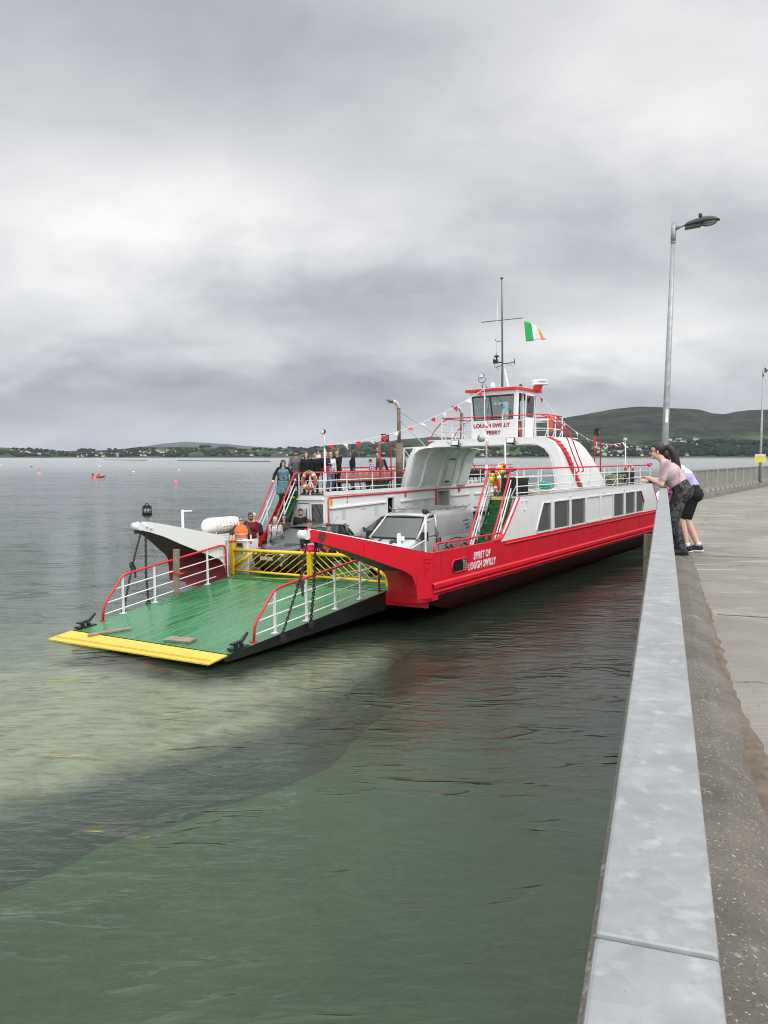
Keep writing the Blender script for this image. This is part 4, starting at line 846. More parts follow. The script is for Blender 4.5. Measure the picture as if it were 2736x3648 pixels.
# raised rim on the arch front, and the flared flanges / ribs of the port leg
w = MB(); pts = inp[7:]; w.grid([[(x, 10.40, z), (x, 10.33, z-.0), (x+(.02 if x > 2.8 else 0), 10.33, z+.04)] for x, z in pts], smooth=False); fb(w, 'arch_rim', WHT, solid=.02)
fl_ = inp[:7]
w = MB(); w.grid([[(x-.24, 10.30, z+.03), (x-.02, 10.26, z), (x+.01, 10.36, z-.01)] for x, z in fl_], smooth=False); fb(w, 'front_flange', WHT, solid=.02)
w = MB(); w.grid([[(x+.0, 14.62, z+.0), (x+.10, 14.60, z-.02), (x+.14, 14.75, z-.03), (x+.12, 15.35, z-.03), (x+.0, 15.52, z)] for x, z in fl_], smooth=False); fb(w, 'rear_flange', WHT, solid=.02)
for (y0, y1, d) in ((11.30, 11.38, .07), (11.46, 11.72, .05), (12.75, 12.84, .10), (13.0, 13.10, .08), (13.9, 14.0, .09)):
    w = MB(); w.grid([[(x, y0, z), (x+d, y0+.01, z-d*.4), (x+d, y1-.01, z-d*.4), (x, y1, z)] for x, z in fl_], smooth=False); fb(w, 'leg_rib', WHT)
w = MB(); w.grid([[(x+.03, 13.2, z-.02), (x+.03, 13.85, z-.02)] for x, z in ((-2.79, 2.45), (-2.68, 2.75), (-2.58, 3.1), (-2.51, 3.40))], smooth=False); fb(w, 'leg_panel', WHT, solid=.04)
w = MB(); w.bar((-2.44, 13.25, 3.50), (-2.44, 13.85, 3.52), .03, .05); w.bb(-2.72, -2.6, 13.3, 13.5, 2.5, 2.58); fb(w, 'leg_bracket', mat('dark_bracket', (.05, .045, .04), .6))
w = MB(); w.bar((-2.98, 10.4, 3.97), (-1.9, 10.4, 3.99), .05, .05); w.bar((-2.98, 10.4, 3.97), (-3.02, 10.4, 3.0), .04, .05); w.bar((-2.97, 10.42, 3.93), (-2.72, 10.42, 3.6), .02, .02); fb(w, 'leg_brace', WHT)
# red ladder strip on the starboard leg
w = MB(); LP = [(2.75, 4.24, 10.66), (3.05, 4.20, 10.70), (3.34, 4.05, 10.72), (3.54, 3.78, 10.78), (3.64, 3.45, 11.0), (3.69, 3.0, 11.36), (3.71, 2.6, 11.78), (3.72, 2.28, 12.15)]
w.grid([[(x+.014+.01*(x > 3), y, z+.014), (x+.014+.01*(x > 3), y+.40, z+.014)] for x, z, y in LP]); fb(w, 'red_ladder_strip', REDR, solid=.02)
w = MB()
for i in range(len(LP)-1):
    for s in (.0, .5):
        x, z, y = [LP[i][k]+(LP[i+1][k]-LP[i][k])*s for k in range(3)]; w.bar((x+.05, y, z+.01), (x+.05, y+.40, z+.01), .035, .035)
fb(w, 'ladder_rungs', REDR, kind='stuff')
HR = [(3.1, 9.95, 5.0), (3.3, 10.05, 4.91), (3.6, 10.08, 4.66), (3.8, 10.24, 4.39), (3.9, 10.40, 4.07), (3.93, 10.80, 3.59), (3.93, 11.36, 3.09), (3.88, 11.60, 2.94), (3.75, 11.72, 2.90)]
for dy in (.12, .62):
    w = MB(); w.tube([(x, y+dy, z) for x, y, z in HR], .022, 8); fb(w, 'curved_handrail', REDR)
for y in (11.0, 12.9):
    w = MB(); w.tube([(-1.05, y-.3, 5.10), (-1.25, y, 5.10), (-1.55, y, 4.97), (-1.92, y, 4.6), (-2.15, y, 4.2), (-2.22, y, 4.0)], .024, 8); fb(w, 'curved_handrail', REDR)
# bridge deck and rails
w = MB(); w.bb(-1.9, 3.0, 10.48, 14.1, 4.215, 4.25); fb(w, 'bridge_deck', WHT)
BZ = 4.25-ZD
w = MB(); zt = 5.08; pts = [(-1.24, 12.6, zt), (-1.24, 10.46, zt), (2.75, 10.46, zt-.02), (2.95, 10.9, zt-.02), (2.95, 12.48, zt-.03), (1.8, 12.50, zt-.03)]
w.tube(pts, .022, 8); w.tube([(1.0, 14.05, zt-.04), (-1.24, 14.0, zt)], .022, 8); br_ = fb(w, 'bridge_rail', REDR)
w = MB()
for dz in (.62, .30): w.tube([(-1.24, 12.6, 4.25+dz), (-1.24, 10.46, 4.25+dz), (2.75, 10.46, 4.25+dz), (2.95, 10.9, 4.25+dz), (2.95, 12.48, 4.25+dz), (1.8, 12.5, 4.25+dz)], .014, 6)
for x, y in ((-1.24, 10.46), (.08, 10.46), (1.36, 10.46), (2.68, 10.46), (2.95, 11.0), (2.95, 11.75), (2.95, 12.48), (1.85, 12.5), (-1.24, 11.3), (-1.24, 12.2), (-1.24, 14.), (.6, 14.)):
    w.bb(x-.017, x+.017, y-.017, y+.017, 4.25, 5.07)
    if x in (2.95, -1.24): w.bar((x, y, 4.55), (x-(.15 if x > 0 else -.15), y+.08, 4.25), .02, .03)
w.build('rail_posts', WHR, br_)
# ---- wheelhouse
WX0, WX1, WY0, WY1, WZ0, WZ1 = -.30, 1.52, 11.3, 13.15, 4.25, 6.10
TX = .10   # outward lean at the top
WHM = empty('wheelhouse', None, parent=FE)
def wp(x, y, z):
    k = (z-WZ0)/(WZ1-WZ0)*TX; cx = (WX0+WX1)/2; cy = (WY0+WY1)/2
    return (x+(k if x > cx else -k), y+(k*.6 if y > cy else -k*.6), z)
def wpanel(w, x0, x1, z0, z1, y, th=.05, mi=0):
    s = th if y < (WY0+WY1)/2 else -th
    A = [wp(x0, y, z0), wp(x1, y, z0), wp(x1, y, z1), wp(x0, y, z1)]; B = [(a, b_+s, c) for a, b_, c in A]
    w.add(A+B, [(0, 1, 2, 3), (7, 6, 5, 4), (0, 4, 5, 1), (1, 5, 6, 2), (2, 6, 7, 3), (3, 7, 4, 0)], mi)
def wside(w, y0, y1, z0, z1, x, th=.05, mi=0):
    s = -th if x > (WX0+WX1)/2 else th
    A = [wp(x, y0, z0), wp(x, y1, z0), wp(x, y1, z1), wp(x, y0, z1)]; B = [(a+s, b_, c) for a, b_, c in A]
    w.add(A+B, [(0, 1, 2, 3), (7, 6, 5, 4), (0, 4, 5, 1), (1, 5, 6, 2), (2, 6, 7, 3), (3, 7, 4, 0)], mi)
w = MB(); zs, zh = 4.98, 5.93
for y in (WY0, WY1):
    wpanel(w, WX0, WX1, WZ0, zs, y); wpanel(w, WX0, WX1, zh, WZ1, y); wpanel(w, WX0, WX0+.09, zs, zh, y); wpanel(w, WX1-.13, WX1, zs, zh, y)
wside(w, WY0+.05, WY0+.2, WZ0, WZ1, WX1); wside(w, WY0+.2, 12.02, 5.98, WZ1, WX1); wside(w, 12.0, WY1-.05, WZ0, WZ0+.05, WX1); wside(w, 12.0, WY1-.05, 5.98, WZ1, WX1)
wside(w, WY0+.05, WY1-.05, WZ0, zs, WX0); wside(w, WY0+.05, WY1-.05, zh, WZ1, WX0); wside(w, WY0+.05, WY0+.15, zs, zh, WX0); wside(w, WY1-.15, WY1-.05, zs, zh, WX0)
w.build('wheelhouse_walls', WHT, WHM)
w = MB(); wpanel(w, WX0+.09, WX1-.13, zs, zh, WY0+.01, .015); wpanel(w, WX0+.09, WX1-.13, zs, zh, WY1-.01, .015); wside(w, WY0+.15, WY1-.15, zs, zh, WX0+.01, .015); w.build('wheelhouse_panes', GLW, WHM)
w = MB(); 
BLKF = mat('black_gasket', (.015, .015, .017), .5)
for (x0, x1, z0, z1) in ((WX0+.085, WX0+.125, zs, zh), (WX1-.15, WX1-.125, zs, zh), (WX0+.09, WX1-.13, zh-.06, zh+.01), (WX0+.09, WX1-.13, zs-.005, zs+.02)): wpanel(w, x0, x1, z0, z1, WY0-.006, .03)
w.bar(wp(.60, WY0-.01, zs), wp(.57, WY0-.01, zh), .03, .03); w.bar(wp(.14, WY0+.06, zs), wp(.12, WY0+.06, zh), .12, .04); w.build('window_gasket', BLKF, WHM)
# interior: dark headlining, console, chair
w = MB(); w.bb(WX0+.1, WX1-.05, WY0+.12, WY1-.12, 5.80, 5.92); w.bb(WX0+.1, WX1-.1, WY0+.12, WY0+.55, WZ0, 4.93); w.bb(.55, .95, WY1-.35, WY1-.12, 4.9, 5.9); w.bb(.02, .3, WY0+.2, WY0+.45, 4.93, 5.10); w.bb(.9, 1.2, WY0+.2, WY0+.42, 4.93, 5.02)
w.tube([(.92, WY0+.25, 5.02), (1.0, WY0+.22, 5.35), (1.1, WY0+.2, 5.42)], .012, 6); w.bb(.88, .98, WY0+.18, WY0+.24, 5.42, 5.50)
w.build('console', mat('wheelhouse_interior', (.022, .020, .020), .6), WHM)
w = MB(); w.bb(WX0+.05, WX1-.05, WY0+.06, WY1-.06, WZ0, WZ0+.02); w.build('wheelhouse_floor', mat('wood_floor', (.10, .05, .03), .6), WHM)
# side doorway (open) and the door folded back
w = MB(); A0, A1 = WY0+.2, 12.02
w.bb(WX1-.06, WX1+.0, A0-.02, A0, WZ0, 6.0); w.bb(WX1-.06, WX1+.02, A1, A1+.05, WZ0, 6.0); w.build('door_frame', WHT, WHM)
dr = MB()
for y0, y1, z0, z1 in ((12.12, 12.18, WZ0+.05, 6.02), (12.86, 12.92, WZ0+.05, 6.02), (12.18, 12.86, 5.93, 6.02), (12.18, 12.86, WZ0+.05, 5.08)): wside(dr, y0, y1, z0, z1, WX1+.03, .03)
dro = dr.build('open_door', WHT, WHM, label='white door standing open')
w = MB(); wside(w, 12.18, 12.86, 5.08, 5.93, WX1+.025, .012); w.build('pane', GLW, dro)
w = MB(); w.bb(WX1-.25, WX1-.12, 11.95, 12.0, WZ0+.1, WZ0+.75); w.cyl((WX1-.1, 11.85, WZ0+.05), (WX1-.1, 11.85, WZ0+.5), .06, 12); w.build('red_extinguisher', REDR, WHM)
# roof
w = MB(); rx0, rx1, ry0, ry1 = WX0-.30, WX1+.17, WY0-.22, WY1+.35
pl = [(rx0, ry0+.15), (rx0+.2, ry0), (rx1-.05, ry0), (rx1+.03, ry0+.25), (rx1+.03, ry1), (rx0, ry1)]; w.prism(pl, 'z', WZ1+.005, WZ1+.10); w.build('roof', REDR, WHM, bevel=.01)
w = MB(); w.prism([(a*.97+.02, b_*.985+.18) for a, b_ in pl], 'z', WZ1+.10, WZ1+.115); w.build('roof_top', WHT, WHM)
# name board lettering
LRED = mat('letter_red', (.42, .010, .03), .5); LSHD = mat('letter_shadow', (.02, .025, .03), .6); LWHT = mat('letter_white', (.78, .78, .80), .5)
Mf = Matrix(((1, 0, 0, 0), (0, 0, -1, 0), (0, 1, 0, 0), (0, 0, 0, 1)))   # text plane facing forward (-y)
for dx, dy, mm in ((0.007, -.002, LSHD), (0, -.008, LRED)):
    for s, x, z, sz, sx in (('LOUGH SWILLY', -.27, 4.70, .215, 1.02), ('FERRY', .30, 4.43, .20, 1.06)):
        textmesh('name_lettering', s, sz, mm, WHM, Matrix.Translation((x+dx, WY0-.022+dy, z-dx)) @ Mf, .003, .003, sx=sx)
Ms = Matrix(((0, 0, 1, 0), (1, 0, 0, 0), (0, 1, 0, 0), (0, 0, 0, 1)))     # text plane facing starboard (+x), reading aft
sh_ = Matrix.Identity(4)
textmesh('ship_name_lettering', 'SPIRIT OF', .270, LWHT, FE, Matrix.Translation((XS+.006, 1.98, .69)) @ Ms, .003, .009, sx=.80, shear=.16, spacing=1.12)
textmesh('ship_name_lettering', 'LOUGH SWILLY', .270, LWHT, FE, Matrix.Translation((XS+.006, 1.66, .435)) @ Ms, .003, .009, sx=.80, shear=.16, spacing=1.12)
# faint old welded name further aft
textmesh('old_welded_name', 'FOYLE', .20, RED, FE, Matrix.Translation((XS+.001, 11.9, .60)) @ Ms, .006, .0, sx=1.8)
# grille near the bow
w = MB(); cy, cz = 1.19, .63
ring = []
for i in range(28):
    a = 2*pi*i/28; ring.append((XS+.015, cy+(.27 if cos(a) > 0 else -.27)+.17*cos(a), cz+.165*sin(a)))
w.tube(ring, .02, 8, closed=True); gr = fb(w, 'grille_rim', REDR)
w = MB(); w.add([(XS+.004, y, z) for _, y, z in ring], [tuple(range(28))]); w.build('dark_opening', BLKF, gr)
w = MB(); w.prism([(cy+.19, cz-.15), (cy+.30, cz-.16), (cy+.40, cz-.1), (cy+.43, cz), (cy+.40, cz+.1), (cy+.30, cz+.155), (cy+.10, cz+.155), (cy+.12, cz+.10), (cy+.19, cz+.09)], 'x', XS+.006, XS+.010); w.build('pale_panel', mat('pale_grey', (.52, .53, .52), .5), gr)
w = MB()
for k in range(-5, 6):
    y = cy+k*.075; hh = .155 if abs(k) < 4 else .11; w.bar((XS+.014, y, cz-hh), (XS+.014, y, cz+hh), .009)
for k in range(-2, 3): w.bar((XS+.017, cy-.41+abs(k)*.02, cz+k*.06), (XS+.017, cy+.41-abs(k)*.02, cz+k*.06), .009)
w.build('grille_bars', BLK, gr)
# ---- floodlights on the bridge beam
for x, z, nm in ((-.52, 4.10, ''), (1.80, 4.12, '')):
    R = Matrix.Rotation(radians(-22), 3, 'X'); w = MB(); w.box((x, 10.20, z), (.32, .07, .23), M=R); f = fb(w, 'floodlight', BLK, bevel=.01)
    w = MB(); w.box(Vector((x, 10.20, z))+R @ Vector((0, -.037, 0)), (.27, .006, .18), M=R); w.build('lens', mat('flood_glass', (.75, .77, .78), .15, var=.2, scale=20), f)
    w = MB(); w.bar((x-.17, 10.22, z-.02), (x-.17, 10.36, z-.08), .02); w.bar((x+.17, 10.22, z-.02), (x+.17, 10.36, z-.08), .02); w.box((x+.1, 10.28, z-.12), (.12, .08, .05)); w.build('bracket', BLK, f)
# deck floodlight on the near pole at the starboard stair head, and second pole
w = MB(); w.tube([(3.37, 4.93, ZD), (3.37, 4.93, 3.92), (3.42, 4.88, 4.0)], .026, 10); w.box((3.37, 4.93, 3.1), (.07, .07, .25)); fb(w, 'lamp_pole', WHR)
w = MB(); R = Matrix.Rotation(radians(70), 3, 'Z') @ Matrix.Rotation(radians(62), 3, 'Y'); w.lathe([(.05, -.05), (.09, 0), (.12, .10), (.125, .12)], (3.32, 4.84, 4.03), Matrix.Rotation(radians(200), 3, 'Z') @ Matrix.Rotation(radians(75), 3, 'Y'), 14); pl_ = fb(w, 'pole_floodlight', mat('grey_lamp_shell', (.42, .42, .42), .4, var=.2))
w = MB(); w.lathe([(.118, .122), (.08, .17), (.02, .19)], (3.32, 4.84, 4.03), Matrix.Rotation(radians(200), 3, 'Z') @ Matrix.Rotation(radians(75), 3, 'Y'), 14); w.build('lens', LBOWL, pl_)
w = MB(); w.cyl((3.0, 7.1, ZD), (3.0, 7.1, 3.97), .024, 10); fb(w, 'lamp_pole', WHR)
w = MB(); w.cyl((-2.92, 5.03, ZD), (-2.92, 5.03, 3.9), .028, 10); w.box((-2.92, 5.03, 2.9), (.07, .07, .3)); w.tube([(-2.92, 5.03, 3.9), (-2.92, 5.03, 4.45)], .015, 8); fb(w, 'lamp_pole', WHR)
w = MB(); w.lathe([(.03, -.05), (.075, 0), (.09, .10), (.09, .12)], (-2.90, 5.0, 4.50), Matrix.Rotation(radians(100), 3, 'X'), 14); pf = fb(w, 'pole_floodlight', BLK); w = MB(); w.lathe([(.085, .122), (.06, .145)], (-2.90, 5.0, 4.50), Matrix.Rotation(radians(100), 3, 'X'), 14); w.build('lens', mat('flood_glass', (.75, .77, .78), .15), pf)
w = MB(); w.cyl((3.0, 20.6, ZD-.5), (3.0, 20.6, 4.22), .026, 10); fb(w, 'lamp_pole', WHR); w = MB(); w.sph((3.0, 20.55, 4.30), .10, 12, 8); fb(w, 'pole_floodlight', mat('grey_lamp_shell', (.42, .42, .42), .4))
# red goal-post lantern stands
def goal(x, y0, y1, z0, z1, lz):
    w = MB(); w.tube([(x, y0, z0), (x, y0, z1-.08), (x, y0+.06, z1)], .026, 8); w.tube([(x, y1, z0), (x, y1, z1-.08), (x, y1-.06, z1)], .026, 8); w.bar((x, y0, z1), (x, y1, z1), .05, .03); fb(w, 'lantern_stand', REDR)
    w = MB(); yc = (y0+y1)/2; w.bb(x-.09, x+.09, yc-.14, yc+.14, z1+.02, z1+.30); w.bb(x-.11, x+.11, yc-.16, yc+.16, z1+.0, z1+.04); w.bb(x-.11, x+.11, yc-.16, yc+.16, z1+.28, z1+.31); L = fb(w, 'navigation_lantern', BLK); w = MB(); w.bb(x-.095, x+.095, yc-.08, yc+.08, z1+.07, z1+.24); w.build('lens', mat('dark_lens', (.09, .10, .10), .1), L)
goal(3.05, 16.0, 16.75, ZD, 4.38, 0); goal(-3.2, 8.95, 9.75, ZD, 4.22, 0)
# ---- exhausts
def exhaust(x, y, zs_, zt_, zb=ZD):
    w = MB(); w.cyl((x, y, zb), (x, y, zs_-.03), .155, 18); w.lathe([(.155, zs_-.03), (.15, zs_), (.09, zs_+.02)], (x, y, 0), n=18); w.cyl((x, y, zs_), (x, y, zt_), .078, 16)
    w.cyl((x, y, zb+1.1), (x, y, zb+1.13), .16, 18); w.cyl((x, y, zt_-.02), (x, y, zt_+.01), .088, 16); e = fb(w, 'exhaust_pipe', PIPE)
    w = MB(); w.tube([(x, y, zt_), (x, y-.02, zt_+.10), (x-.03, y-.10, zt_+.22), (x-.07, y-.22, zt_+.28), (x-.1, y-.32, zt_+.285)], .076, 14); w.build('elbow', PIPEW, e)
    w = MB(); w.tube([(x-.1, y-.32, zt_+.285), (x-.14, y-.44, zt_+.285), (x-.20, y-.62, zt_+.34)], [.074, .066, .012], 14); w.build('flap_tip', mat('sooty_tip', (.10, .095, .09), .6, var=.3), e)
exhaust(-3.5, 10.87, 4.19, 5.62); exhaust(-3.5, 16.46, 4.4, 5.66)
w = MB(); w.cyl((-3.45, 10.85, 5.50), (-.75, 10.42, 4.02), .018, 8); w.cyl((-3.45, 10.85, 5.15), (-1.93, 10.42, 3.98), .020, 8); w.cyl((-3.45, 16.4, 5.4), (-1.5, 13.5, 4.3), .016, 6); w.cyl((-3.45, 16.4, 5.0), (-2.0, 13.5, 4.1), .016, 6); fb(w, 'exhaust_stays', mat('stay_grey', (.33, .34, .34), .5, .2))
# ---- mast
MX, MY, MZ = .53, 12.3, WZ1+.11
MS = mat('mast_steel', (.13, .12, .11), .5, .3, var=.3, scale=10, c2=(.22, .06, .03), c2at=.6)
w = MB(); w.tube([(MX, MY, MZ), (MX+.01, MY, 8.98), (MX+.01, MY, 10.6)], [.042, .035, .02], 10); w.cyl((MX+.01, MY, 10.6), (MX+.01, MY, 10.66), .06, 12); w.cyl((MX-.90, MY, 9.0), (MX+.93, MY, 8.97), .018, 8)
w.bar((MX-.05, MY+.05, MZ), (MX, MY, MZ+.85), .06, .06); ms = fb(w, 'mast', MS)
w = MB(); w.bar((MX+.28, MY, MZ), (MX+.10, MY, MZ+.85), .10, .03); w.bar((MX-.18, MY+.1, MZ), (MX-.03, MY, MZ+.7), .03, .03); w.build('mast_stay', WHT, ms)
w = MB(); w.bar((MX, MY, 7.26), (MX+.55, MY, 7.26), .035, .03); w.bar((MX, MY, 7.30), (MX-.28, MY-.1, 7.36), .05, .05); w.bar((MX, MY, 7.2), (MX-.25, MY-.1, 7.12), .03); w.bb(MX-.34, MX-.16, MY-.14, MY-.06, 7.28, 7.44)
w.sph((MX-.2, MY-.1, 7.56), .11, 10, 6, sc=(1, 1, .45)); w.cyl((MX-.2, MY-.1, 7.4), (MX-.2, MY-.1, 7.62), .03, 8); w.bar((MX-.33, MY-.1, 7.35), (MX-.33, MY-.1, 7.5), .02); w.bar((MX+.54, MY, 7.2), (MX+.52, MY, 7.42), .022); w.bar((MX, MY, 8.17), (MX-.24, MY, 8.15), .022); w.bar((MX-.24, MY, 8.14), (MX-.30, MY, 8.26), .02); w.bar((MX-.22, MY, 8.14), (MX-.26, MY, 8.20), .02)
for (cx, cz_, r) in ((MX-.28, 7.20, .07), (MX-.2, 7.05, .05), (MX+.28, 7.2, .06), (MX+.44, 7.22, .1)): w.torus((cx, MY, cz_), r, .005, Matrix.Rotation(pi/2, 3, 'X'), 16, 4)
w.build('mast_fittings', BLK, ms)
w = MB(); w.tube([(MX-.21, MY-.1, 7.44), (MX-.17, MY-.1, 8.9), (MX-.12, MY-.1, 9.8)], [.016, .013, .003], 6); w.tube([(MX+.51, MY, 7.42), (MX+.47, MY, 8.4)], [.006, .002], 5); w.cyl((MX+.27, MY, 7.30), (MX+.27, MY, 7.42), .015, 6); w.sph((MX+.27, MY, 7.44), .035, 8, 6, sc=(1, 1, .6)); w.build('aerials', WHR, ms)
# searchlight, horn, radar etc on the roof
w = MB(); sx_, sy_ = -.22, 12.0; w.cyl((sx_, sy_, MZ), (sx_, sy_, MZ+.30), .018, 8); w.torus((sx_, sy_, MZ+.50), .17, .012, Matrix.Rotation(pi/2, 3, 'X') @ Matrix.Rotation(pi, 3, 'Z'), 16, 6, a0=-.2, a1=pi+.2, sc=(1, 1)); w.torus((sx_, sy_, MZ+.50), .17, .012, Matrix.Rotation(pi/2, 3, 'X'), 16, 6, a0=pi, a1=2*pi)
w.cyl((sx_+.22, sy_, MZ+.07), (sx_+.5, sy_, MZ+.07), .012, 6); w.sph((sx_+.2, sy_, MZ+.08), .05, 8, 6); w.cyl((sx_+.2, sy_, MZ+.1), (sx_+.05, sy_, MZ+.38), .006, 5)
slh = w.build('searchlight_yoke', BLK, WHM)
w = MB(); w.cyl((sx_, sy_-.08, MZ+.60), (sx_, sy_+.10, MZ+.63), .135, 18, r2=.09); w.build('searchlight', STEEL, WHM); w = MB(); w.cyl((sx_, sy_-.09, MZ+.598), (sx_, sy_-.085, MZ+.6), .105, 18); w.build('searchlight_glass', mat('flood_glass', (.75, .77, .78), .15), WHM)
w = MB(); w.lathe([(.02, 0), (.03, .08), (.06, .14), (.105, .17)], (.30, 12.05, MZ+.22), Matrix.Rotation(radians(95), 3, 'X'), 16); w.cyl((.30, 12.05, MZ), (.30, 12.05, MZ+.2), .012, 6); w.build('horn', WHT, WHM)
w = MB(); w.cyl((.42, 12.1, MZ), (.42, 12.1, MZ+.12), .05, 10); w.sph((1.18, 12.6, MZ+.13), .085, 12, 8, sc=(.9, .5, 1.2)); w.build('roof_fittings', mat('dark_maroon', (.05, .02, .02), .5), WHM)
w = MB(); w.cyl((1.83, 13.0, 6.42), (1.83, 13.0, 6.58), .31, 28, r2=.30); w.sph((1.83, 13.0, 6.57), .30, 24, 8, sc=(1, 1, .12)); w.cyl((1.83, 13., 6.38), (1.83, 13., 6.42), .33, 28); rd = w.build('radar_dome', WHT, WHM)
w = MB(); w.prism([(1.52, 6.12), (1.86, 6.10), (1.92, 6.30), (1.98, 6.38), (1.60, 6.38), (1.55, 6.30)], 'y', 12.97, 13.03); w.build('radar_bracket', REDR, WHM)
textmesh('radar_lettering', 'KODEN', .085, mat('letter_blue', (.03, .04, .25), .5), WHM, Matrix.Translation((1.93, 12.70, 6.47)) @ Matrix.Rotation(radians(18), 4, 'Z') @ Mf, .003, .001)
w = MB()
for z in (5.3,): w.bb(-.2, -.12, WY0-.14, WY0-.08, 6.0, 6.06)
w.cyl((-.05, WY0-.10, 6.02), (-.05, WY0-.02, 6.04), .05, 12); w.cyl((-.2, WY0-.1, 6.03), (-.2, WY0-.02, 6.03), .04, 12); w.build('wall_fittings', WHT, WHM)
w = MB(); w.bar((.2, WY0-.06, 5.15), (.42, WY0-.07, 4.88), .012); w.bar((1.1, WY0-.06, 5.18), (1.3, WY0-.07, 4.95), .012); w.build('wipers', BLK, WHM)
# ---- bow ramp
RA = Vector((0, 0, 0)); rt = Vector((0, -6.05, -.645)); 
def rpnt(x, y, h=0): # y: 0..6.05 along the ramp
    return (x, -y*.9944, -y*.1066+h)
w = MB()
ER = lambda y: 2.83-.063*y
EL = lambda y: -2.90+.040*y
w.grid([[rpnt(EL(0), 0), rpnt(ER(0), 0)], [rpnt(EL(5.45), 5.45), rpnt(ER(5.45), 5.45)]], smooth=False); rmp = fb(w, 'bow_ramp', GRN)
w = MB(); sd_ = []
for (x, s, x2) in ((ER(0), 1, ER(5.45)), (EL(0), -1, EL(5.45))):
    A = [rpnt(x, 0), rpnt(x2, 5.45), rpnt(x2-.05*s, 5.6, -.03), rpnt(x2-.05*s, 5.5, -.16), rpnt(x, 0, -.48)]; w.add([(a+s*.002, b_, c) for a, b_, c in A], [(0, 1, 2, 3, 4)])
w.add([rpnt(-2.86, 0, -.48), rpnt(2.86, 0, -.48), rpnt(2.43, 5.5, -.16), rpnt(-2.65, 5.5, -.16)], [(0, 1, 2, 3)]); w.add([rpnt(-2.86, .005, -.48), rpnt(2.86, .005, -.48), rpnt(2.86, .005, -.01), rpnt(-2.86, .005, -.01)], [(0, 1, 2, 3)])
w.build('ramp_sides', BLKP, rmp)
w = MB(); tip = [rpnt(-2.70, 5.50, .004), rpnt(2.48, 5.50, .004), rpnt(2.46, 6.02, -.02), rpnt(-2.72, 6.12, -.02)]; lowt = [(a, b_, c-.03) for a, b_, c in tip]
w.add(tip+lowt, [(0, 1, 2, 3), (7, 6, 5, 4), (0, 4, 5, 1), (1, 5, 6, 2), (2, 6, 7, 3), (3, 7, 4, 0)]); w.bar(rpnt(-2.66, 5.96, .010), rpnt(2.40, 5.90, .010), .012, .02); w.build('yellow_lip', YELR, rmp)
w = MB()
for k in range(16): y = .55+k*.16; w.bar(rpnt(EL(y)+.03, y, .004), rpnt(-2.35, y, .004), .03, .008)
w.build('tread_bars', GRN, rmp)
# ramp railings
def ramp_rail(s, pts, posts, ylow, last):
    X_ = (lambda y: ER(y)-.13) if s > 0 else (lambda y: EL(y)+.07)
    w = MB(); w.tube([rpnt(X_(y), y, h) for y, h in pts], .030, 10); w.box(rpnt(X_(4.6), pts[0][0], .01), (.14, .10, .02)); top = w.build('ramp_railing', REDR, rmp)
    w = MB()
    for y, h in posts: w.bar(rpnt(X_(y), y, 0), rpnt(X_(y), y, h), .045, .045); w.box(rpnt(X_(y), y+.02, .015), (.09, .16, .03))
    for h, ya, yb in ylow: w.cyl(rpnt(X_(ya), ya, h), rpnt(X_(yb), yb, h), .017, 8)
    w.build('ramp_rail_bars', WHR, top)
RP = [(4.62, 0), (4.58, .33), (4.45, .50), (4.02, .92), (3.90, .98), (3.75, 1.0)]
ramp_rail(1, RP+[(.35, 1.02), (.18, .98), (.12, .85), (.10, 0)], [(3.96, .96), (2.92, 1.0), (1.88, 1.0), (.90, 1.0)], [(.70, 4.22, .12), (.42, 4.5, .12), (.15, 4.6, .4)], 0)
ramp_rail(-1, RP+[(.30, 1.02), (.12, .99), (.05, .85), (.03, 0)], [(3.96, .96), (2.88, 1.0), (.84, 1.0)], [(.70, 4.22, .05), (.42, 4.5, .05), (.15, 4.6, .5)], 0)
# bitts (two-horned cleats)
for x, y in ((2.40, 5.08), (-2.60, 5.16)):
    w = MB(); b0 = Vector(rpnt(x, y, 0)); w.box(b0+Vector((0, 0, .02)), (.20, .50, .05)); w.cyl(b0+Vector((0, .09, .02)), b0+Vector((0, .07, .14)), .045, 10); w.cyl(b0+Vector((0, -.09, .02)), b0+Vector((0, -.07, .14)), .045, 10)
    w.tube([b0+Vector((0, -.26, .14)), b0+Vector((0, -.12, .12)), b0+Vector((0, .1, .15)), b0+Vector((0, .28, .29))], [.02, .045, .045, .03], 8); w.build('mooring_cleat', BLKP, rmp)
